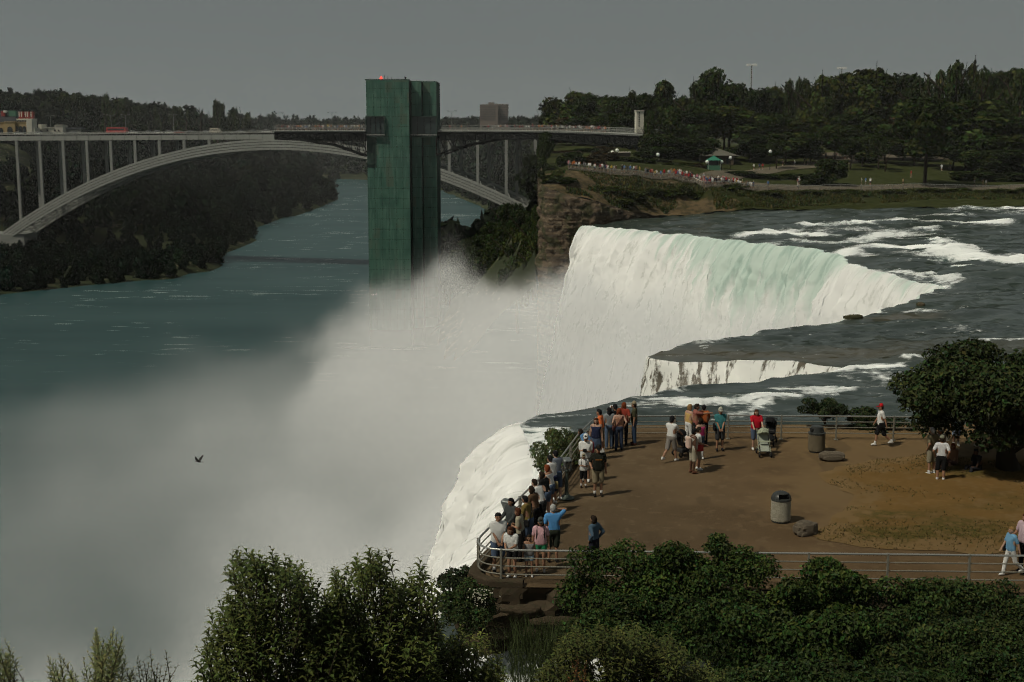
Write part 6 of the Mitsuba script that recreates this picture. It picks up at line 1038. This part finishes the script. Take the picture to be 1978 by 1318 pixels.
P('person in beige shorts with a white carrier bag and pale pink backpack', 1338, 914, 1.70, 75, 'down', shirt=(.45, .43, .38), sleeve='none', pants=(.36, .33, .25), shoes=(.12, .05, .03), hair=BK, bag=('backpack', (.55, .40, .33)), skin=DKS)
obj('person_%03d__carrier_bag' % COUNT['person'], m3.Manifold.batch_hull([ball((*(at(1352, 900, z=0)[:2] + [x, y]), z_), .03, 8) for x in (-.08, .08) for y in (-.03, .03) for z_ in (.38, .66)]), 'cloth', color=(.6, .6, .6))
P('person in white shirt with a red bag beside the one with the pale backpack', 1347, 908, 1.64, 80, 'bent', shirt=W, pants=(.30, .27, .22), shoes=W, hair=DBR, bag=('shoulder', (.35, .03, .03)), skin=TN)
P('man in teal shirt, dark shorts and pale cap facing the viewer before the far rail', 1390, 871, 1.74, 180, 'clasp', shirt=TL, pants=(.04, .042, .045), shoes=BK, hair=GRY, hat=('cap', (.40, .40, .33)), bag=('shoulder', BK), skin=TN)
P('woman in red T-shirt and denim shorts standing behind a pale pushchair', 1459, 869, 1.64, 175, 'push', fat=1.2, shirt=(.45, .012, .025), pants=(.08, .11, .17), shoes=W, hair=AUB, hairstyle='bob', skin=LT)
P('man in red cap, white T-shirt and black shorts walking along the far rail', 1700, 862, 1.72, 272, 'swing', pose='walk', shirt=W, pants=BK, shoes=W, socks=W, hair=DBR, hat=('cap', (.5, .015, .02)), bag=('cross', BK), skin=TN)
P('man in khaki shirt and khaki shorts seen from behind at the lawn edge', 1798, 917, 1.78, 330, 'hip', fat=1.05, shirt=(.16, .14, .085), pants=(.24, .22, .16), shoes=W, socks=W, hair=GRY, skin=TN)
P('person in white T-shirt and black shorts beside the man in khaki', 1816, 931, 1.70, 20, 'hip', shirt=(.55, .55, .56), pants=BK, shoes=W, socks=W, hair=DBR, hat=('cap', (.2, .2, .15)), skin=TN)
P('person in white cap half hidden behind the pair in khaki and white', 1812, 908, 1.62, 180, 'bent', shirt=(.3, .28, .25), pants=BK, shoes=BK, hair=DBR, hat=('cap', W), skin=TN)
P('woman in tan top sitting on the ground in the tree shade', 1842, 900, 1.62, 240, 'lap', pose='sit', lean=.1, shirt=(.22, .12, .07), pants=(.12, .06, .05), shoes=BK, hair=RDH, hairstyle='bob', skin=TN)
P('dark figure sitting under the low tree', 1888, 912, 1.66, 250, 'lap', pose='sit', lean=.15, shirt=BK, pants=(.02, .02, .025), shoes=BK, hair=BK, bottom='long', skin=DKS)
P('person in pale blue shirt and white trainers half hidden by the low tree', 1846, 862, 1.66, 180, 'down', shirt=(.20, .30, .42), pants=(.30, .38, .5), shoes=W, socks=W, hair=DBR, skin=TN)
P('person in blue whose legs show below the low tree branches', 1889, 862, 1.70, 150, 'down', shirt=(.10, .15, .25), pants=(.12, .15, .22), shoes=(.5, .47, .42), hair=DBR, skin=TN)
P('man in pale pink striped shirt and black trousers at the right edge', 1976, 1106, 1.78, 240, 'bent', shirt=(.46, .34, .38), pants=BK, shoes=BK, hair=AUB, bottom='long', skin=TN)
P('fair-haired boy in light blue T-shirt and white trousers carrying a black bag', 1950, 1112, 1.46, 255, 'swing', pose='walk', shirt=(.14, .30, .46), pants=W, shoes=W, hair=BLN, bag=('shoulder', BK), bottom='long', skin=LT)
# pushchairs
def pushchair(px, py, face, label, frame, seat, hood):
    t = thing('pushchair', label, 'pushchair'); g = at(px, py, z=0); M = np.eye(4); a = -math.radians(face); M[:3, :3] = [[math.cos(a), -math.sin(a), 0], [math.sin(a), math.cos(a), 0], [0, 0, 1]]; M[:3, 3] = (g[0], g[1], 0)
    def put(n, m, c, par=t): m = tri(m) if hasattr(m, 'to_mesh') else m; m.apply_transform(M); return obj(n, m, 'cloth', par, smooth=True, color=c)
    for sx in (-1, 1):
        put('frame', cat([tube([V3(.23 * sx, .36, .12), V3(.23 * sx, -.05, .55), V3(.22 * sx, -.42, 1.0)], .016, 6), tube([V3(.23 * sx, -.34, .12), V3(.23 * sx, .12, .62)], .014, 6), tube([V3(.23 * sx, .30, .30), V3(.23 * sx, -.25, .30)], .012, 6)]), frame)
        for y in (.36, -.34):
            w = trimesh.creation.torus(.085, .028, major_sections=18, minor_sections=8); w.apply_transform(trimesh.transformations.rotation_matrix(math.pi / 2, [0, 1, 0])); w.apply_translation((.23 * sx, y, .115)); put('wheel', w, (.015, .015, .015))
    put('handle', tube([V3(-.22, -.42, 1.0), V3(0, -.44, 1.02), V3(.22, -.42, 1.0)], .02, 6), (.02, .02, .02))
    put('seat', m3.Manifold.batch_hull([ball((x, .12, .46), .03, 8) for x in (-.17, .17)] + [ball((x, -.14, .42), .03, 8) for x in (-.17, .17)]) + m3.Manifold.batch_hull([ball((x, -.16, .44), .03, 8) for x in (-.17, .17)] + [ball((x, -.30, .84), .03, 8) for x in (-.17, .17)]), seat)
    put('footrest', m3.Manifold.batch_hull([ball((x, y, z), .02, 8) for x in (-.16, .16) for y, z in ((.14, .44), (.30, .24))]), seat); put('tray', m3.Manifold.batch_hull([ball((x, y, .60), .02, 8) for x in (-.2, .2) for y in (.12, .22)]), frame)
    put('hood', (ball((0, -.18, .86), .23, 16) - ball((0, -.14, .84), .205, 16)).trim_by_plane((0, -.35, 1), .78 + .07), hood); put('basket', m3.Manifold.batch_hull([ball((x, y, z), .02, 8) for x in (-.19, .19) for y in (-.26, .2) for z in (.18, .27)]), (.03, .03, .03))
pushchair(1475, 880, 180, 'pale green and grey pushchair facing the viewer beside the woman in red', (.28, .30, .22), (.33, .36, .30), (.30, .33, .24))
pushchair(1322, 880, 60, 'dark pushchair pushed by the man in plaid shorts', (.03, .03, .03), BK, BK)
pushchair(1486, 858, 200, 'black pushchair standing behind the woman in red', (.03, .03, .03), BK, BK)
# ---- distant people: small figures with coloured clothes
def figure(seed, arms):
    up = V3(0, 0, 0); ms = [limb((V3(.09, 0, .05), .06), (V3(.09, .02, .48), .065), (V3(.08, 0, .9), .10), n=6), limb((V3(-.09, .03, .05), .06), (V3(-.09, 0, .48), .065), (V3(-.08, 0, .9), .10), n=6), m3.Manifold.batch_hull([ball((x, 0, z), r_, 6) for x, z, r_ in ((.14, 1.40, .09), (-.14, 1.40, .09), (.08, .95, .12), (-.08, .95, .12))]), ball((0, .02, 1.64), .115, 8), ball((0, 0, 1.5), .06, 6)]
    for sx in (-1, 1): ms.append(limb((V3(.19 * sx, 0, 1.40), .055), (V3(.25 * sx, .02, 1.14), .045), (V3(.2 * sx, .28 if arms else .05, 1.05 if arms else .88), .035), n=6))
    return tri(m3.Manifold.batch_boolean(ms, m3.OpType.Add).refine_to_length(.22))
FIG = [figure(0, False), figure(1, True)]
SH = [('white', W, 7), ('red', (.35, .02, .025), 2), ('orange', (.42, .12, .03), 1.6), ('grey', (.22, .23, .24), 2), ('dark', (.03, .03, .035), 2.6), ('navy', (.025, .04, .10), 1.6), ('pink', (.45, .18, .22), 1), ('blue', (.08, .17, .36), 1), ('yellow', (.45, .33, .05), .7), ('tan', (.26, .19, .11), 1), ('dark red', (.16, .012, .02), 1)]
rp_ = rng(2024); pw = np.array([s[2] for s in SH]); pw = pw / pw.sum()
def small_person(p, face, where, group, arms=None, shirt=None, h=None):
    k = int(rp_.choice(len(SH), p=pw)) if shirt is None else [s[0] for s in SH].index(shirt); nm, sc, _ = SH[k]; m = FIG[int(rp_.random() < .5) if arms is None else arms]
    sk = np.array((.36, .21, .14)) * rp_.choice([1, .85, .4], p=[.6, .3, .1]); pc = np.array([BK, DN, KH, W, NV][int(rp_.choice(5, p=[.3, .25, .2, .1, .15]))]); hc = np.array([BK, DBR, AUB, BLN, W][int(rp_.choice(5, p=[.35, .25, .12, .13, .15]))])
    v = m.vertices; c = np.where((v[:, 2] > .92)[:, None], sc, np.where((v[:, 2] > .5)[:, None], pc, np.where((v[:, 2] > .1)[:, None], sk, W)))
    c = np.where(((np.abs(v[:, 0]) > .205) & (v[:, 2] < 1.2) & (v[:, 2] > .8))[:, None], sk, c); c = np.where((v[:, 2] > 1.5)[:, None], sk, c); c = np.where(((v[:, 2] > 1.66) | ((v[:, 1] < .0) & (v[:, 2] > 1.56)))[:, None], hc, c)
    s = (h or rp_.normal(1.7, .1)) / 1.75; a = -math.radians(face); R_ = np.array([[math.cos(a), -math.sin(a), 0], [math.sin(a), math.cos(a), 0], [0, 0, 1]]) * s
    key = obj('person', trimesh.Trimesh(v @ R_.T + p, m.faces, process=False), 'cloth', smooth=True, color=np.asarray(c, float)); tag(key, f'tiny figure in {nm} top {where}', 'person', f'people in {nm} tops {where}')
def along(line, px): return np.array([np.interp(px, [at_px(q) for q in line], line[:, k]) for k in range(3)])
def at_px(q): return 989 + F * q[0] / (q[1] * math.cos(PITCH) - (q[2] - EYE) * math.sin(PITCH))
spots = [(x, 0) for x in (1098, 1102, 1106, 1110, 1114, 1118, 1122, 1127, 1132, 1138, 1141, 1149, 1151, 1157, 1160, 1164, 1168, 1172, 1176, 1181, 1186, 1191, 1203, 1208, 1213, 1218, 1226, 1229, 1232, 1236, 1248, 1252, 1256, 1259, 1262, 1266, 1270, 1276, 1284, 1292, 1296, 1300, 1304, 1308, 1312, 1316, 1319, 1322, 1326, 1330, 1334, 1338, 1343, 1348, 1353, 1357, 1360, 1363, 1366, 1369, 1372, 1375, 1378, 1381, 1384, 1387, 1390, 1393, 1396, 1399, 1403, 1407, 1411, 1415, 1419, 1423, 1427, 1432, 1437, 1441, 1446, 1450, 1454, 1458, 1486, 1543)]
spots += [(x, 1) for x in range(1300, 1342, 5)] + [(x, 1) for x in range(1362, 1432, 5)] + [(x, 2) for x in range(1366, 1410, 7)]
RL = np.c_[RAIL[:, :2], RAIL[:, 2]]
for px, row in spots:
    q = along(RL, px + rp_.uniform(-1.5, 1.5)); q[1] += .9 + row * 1.5 + rp_.uniform(0, .7); q[2] = float(park_level(q[0], q[1])) + .12
    small_person(q, rp_.normal(180, 60), 'at the far promenade rail', None)
for px, py, Y, sc in [(1456, 327, 336, 'white'), (1467, 327, 337, 'navy'), (1473, 327, 337, 'red'), (1535, 318, 345, 'white'), (1554, 316, 348, 'dark'), (1560, 316, 348, 'tan'), (1541, 360, 300, 'red'), (1543, 362, 300, 'white'), (1610, 304, 376, 'white'), (1616, 302, 378, 'pink'), (1622, 304, 380, 'dark'), (1627, 306, 378, 'navy'), (1632, 305, 376, 'white'), (1640, 304, 380, 'tan'), (1664, 356, 303, 'white'), (1672, 354, 304, 'blue'), (1744, 357, 302, 'tan'), (1882, 358, 303, 'grey'), (1899, 358, 304, 'tan'), (1904, 358, 304, 'white'), (1819, 325, 345, 'white'), (1836, 312, 355, 'yellow'), (1681, 358, 302, 'white'), (1760, 340, 322, 'red'), (1512, 322, 345, 'dark'), (1595, 306, 372, 'grey')]:
    p = at(px, py, Y=Y); small_person(np.array([p[0], Y, float(park_level(p[0], Y)) + .1]), float(rp_.uniform(0, 360)), 'in the far park', None, shirt=sc)
for k in range(46): small_person(np.array([-68.4 + k * .56 + rp_.uniform(-.15, .15), 398.6 + rp_.choice([.5, .9, 1.6, 2.6]), DKZ]), rp_.normal(180, 50), 'on the observation deck', None)
for px in list(range(868, 905, 12)) + list(range(945, 1060, 6)) + list(range(1060, 1182, 4)):
    i = np.array([at_px(q) for q in wk]); q = np.array([np.interp(px + rp_.uniform(-2, 2), i, wk[:, k]) for k in range(3)]); q[1] += rp_.uniform(.6, 3); small_person(q, rp_.uniform(0, 360), 'on the footbridge', None)
# ---- birds
mat('feather', base_color=VC, roughness=0.8)
def bird(px, py, Y, span, label, col, up=.5, rz=0.0, group=None):
    t = thing('bird', label, 'bird', group); p = at(px, py, Y=Y); k = span / 2
    def put(n, m, c): m = tri(m) if hasattr(m, 'to_mesh') else m; m.apply_transform(trimesh.transformations.rotation_matrix(rz, [0, 0, 1])); m.apply_translation(p); obj(n, m, 'feather', t, smooth=True, color=c)
    put('body', limb((V3(0, .30, .02) * span, .012 * span), (V3(0, .12, 0) * span, .055 * span), (V3(0, -.10, 0) * span, .05 * span), (V3(0, -.24, .0) * span, .018 * span), n=8), col)
    put('tail', m3.Manifold.batch_hull([ball(V3(0, -.2, 0) * span, .015 * span, 6), ball(V3(.05, -.36, 0) * span, .006 * span, 6), ball(V3(-.05, -.36, 0) * span, .006 * span, 6)]), col)
    for sx, u in ((-1, up * 1.25), (1, up)):
        a = [V3(.02 * sx, .10, .02), V3(.02 * sx, -.08, .02), V3(.24 * sx, .12, .02 + .28 * u), V3(.22 * sx, -.10, .02 + .26 * u), V3(.46 * sx, -.04, .02 + .72 * u), V3(.40 * sx, -.12, .02 + .60 * u)]
        put('wing', m3.Manifold.batch_hull([ball(q * span, .008 * span, 6) for q in a[:4]]) + m3.Manifold.batch_hull([ball(q * span, .006 * span, 6) for q in a[2:]]), np.asarray(col) * .9)
bird(384, 892, 42, .46, 'dark bird gliding over the spray with raised wings', (.012, .012, .012), .5, 1.2)
for px, py, lab in [(527, 224, 'distant bird left of a small flock above the bridge'), (541, 219, 'distant bird in the middle of the small flock above the bridge'), (546, 219, 'distant bird close to another above the bridge'), (560, 226, 'lowest distant bird of the small flock above the bridge')]: bird(px, py, 300, .9, lab, (.03, .03, .03), .35, .6)
bird(720, 570, 300, 1.2, 'white gull flying in front of the tower base', W, .05, 1.3); bird(726, 569, 302, 1.2, 'second white gull close to the tower base', W, .1, 1.5)
# ---------------------------------------------------------------- labels: alike plants told apart by their order from the left
ORD = 'first second third fourth fifth sixth seventh eighth ninth tenth eleventh twelfth thirteenth fourteenth fifteenth sixteenth seventeenth eighteenth nineteenth twentieth'.split() + ['twenty-' + o for o in 'first second third fourth fifth sixth seventh eighth ninth'.split()]
same = {}
for k_, d_ in labels.items():
    if d_.get('category') in ('tree', 'shrub', 'street lamp') and d_.get('group'): same.setdefault(d_['label'], []).append(k_)
def where_x(key):
    for k_, s_ in scene.items():
        if k_.startswith(key + '__') and s_.get('type') == 'ply':
            v_ = meshkit.WRITTEN[s_['filename']][0]; m_ = np.array(s_['to_world'].matrix) if 'to_world' in s_ else np.eye(4); c_ = m_ @ np.r_[v_.mean(0), 1]; return c_[0] / c_[1]
for lab, keys in same.items():
    if len(keys) > 1:
        for i_, k_ in enumerate(sorted(keys, key=where_x)): labels[k_]['label'] = f'{lab}, {ORD[i_]} from the left'
# ---------------------------------------------------------------- spray in the gorge and the air's haze
def spray_grid():
    x0, x1, y0, y1, z0, z1 = -150, 48, 14, 450, LOW - 1.5, 2
    nx, ny, nz = 100, 200, 44
    xs, ys, zs = (np.linspace(a, b, k) for a, b, k in ((x0, x1, nx), (y0, y1, ny), (z0, z1, nz)))
    G = np.stack(np.meshgrid(xs, ys, indexing='ij'), -1); flat = G.reshape(-1, 2)
    base = np.vstack([BRINK[:, :2] + nrm * 7, resample(np.array([(-2, 264), (-12, 300), (-26, 345), (-38, 395)]), 1.5)])      # the falls' foot and the drift past the tower
    d = cKDTree(base).query(flat)[0]
    inside = shapely.contains_xy(river_poly, flat[:, 0], flat[:, 1])
    d = np.where(inside, 0, d).reshape(nx, ny)
    Z, Y, X = np.meshgrid(zs, ys, xs, indexing='ij')
    D = d.T[None]
    P = np.stack([X, Y, Z], -1)
    big, fine = meshkit.fbm(P * 0.028 + 3, 3, 41), meshkit.fbm(P * np.array([0.085, 0.085, 0.07]), 4, 42)
    puff = np.clip(0.5 + (big - 0.5) * 3.2 + (fine - 0.5) * 2.6, 0, 1.5)
    top = (-13 + 3 * np.sin(Y * 0.05)) - D * 0.26 - np.clip((Y - 246) / 60, 0, 1.9) * 19 + (fine - 0.5) * (26 - 12 * np.clip((Y - 262) / 80, 0, 1)) + (big - 0.5) * (18 - 11 * np.clip((Y - 250) / 40, 0, 1))      # height of the spray's upper side
    depth = top - Z
    edge = 1 / (1 + np.exp(-depth / 1.2))
    plume = 1 / (1 + np.exp(-(45 - 24 * np.clip((Y - 255) / 70, 0, 1.4) + (fine - 0.5) * 44 + (big - 0.5) * 34 - D * (1 + 0.55 * (Z - LOW) / 40)) / 1.6))      # torn outer side of the thick spray
    dens = (0.017 * np.exp(-D / 80) * (1 - 0.75 * np.clip((Y - 262) / 70, 0, 1)) * (0.3 + 0.95 * puff) + (0.056 + 0.03 * np.exp(-(D / 22) ** 2)) * (0.45 + 0.8 * puff) * plume * (1 - 0.3 * np.clip((Y - 262) / 80, 0, 1))) * edge
    # fresh white spray close against the falling water
    dens += 0.0
    dens *= np.clip((X - x0) / 25, 0, 1) * np.clip((Y - y0) / 8, 0, 1) * np.clip((y1 - Y) / 30, 0, 1) * np.clip((x1 - X) / 3, 0, 1)
    return dens.astype(np.float32), (x0, x1, y0, y1, z0, z1)
dens, (x0, x1, y0, y1, z0, z1) = spray_grid()
scene['spray_air'] = {'type': 'heterogeneous', 'albedo': {'type': 'constvolume', 'value': {'type': 'rgb', 'value': [0.985, 0.985, 0.985]}}, 'scale': 1.0,
    'sigma_t': {'type': 'gridvolume', 'grid': mi.VolumeGrid(dens[..., None]), 'to_world': T().translate([x0, y0, z0]).scale([x1 - x0, y1 - y0, z1 - z0])}}
scene['mist'] = {'type': 'cube', 'to_world': T().translate([(x0 + x1) / 2, (y0 + y1) / 2, (z0 + z1) / 2 + 0.01]).scale([(x1 - x0) / 2, (y1 - y0) / 2, (z1 - z0) / 2]), 'bsdf': {'type': 'null'},
    'interior': {'type': 'ref', 'id': 'spray_air'}, 'exterior': {'type': 'ref', 'id': 'haze_air'}}
tag('mist', 'white spray billowing in the gorge in front of the falls', 'spray', kind='stuff')
scene['haze'] = {'type': 'cube', 'to_world': T().translate([0, 1200, 19.5]).scale([3500, 1950, 81]), 'bsdf': {'type': 'null'}, 'interior': {'type': 'ref', 'id': 'haze_air'}}
tag('haze', 'thin summer haze over the gorge', 'haze', kind='stuff')
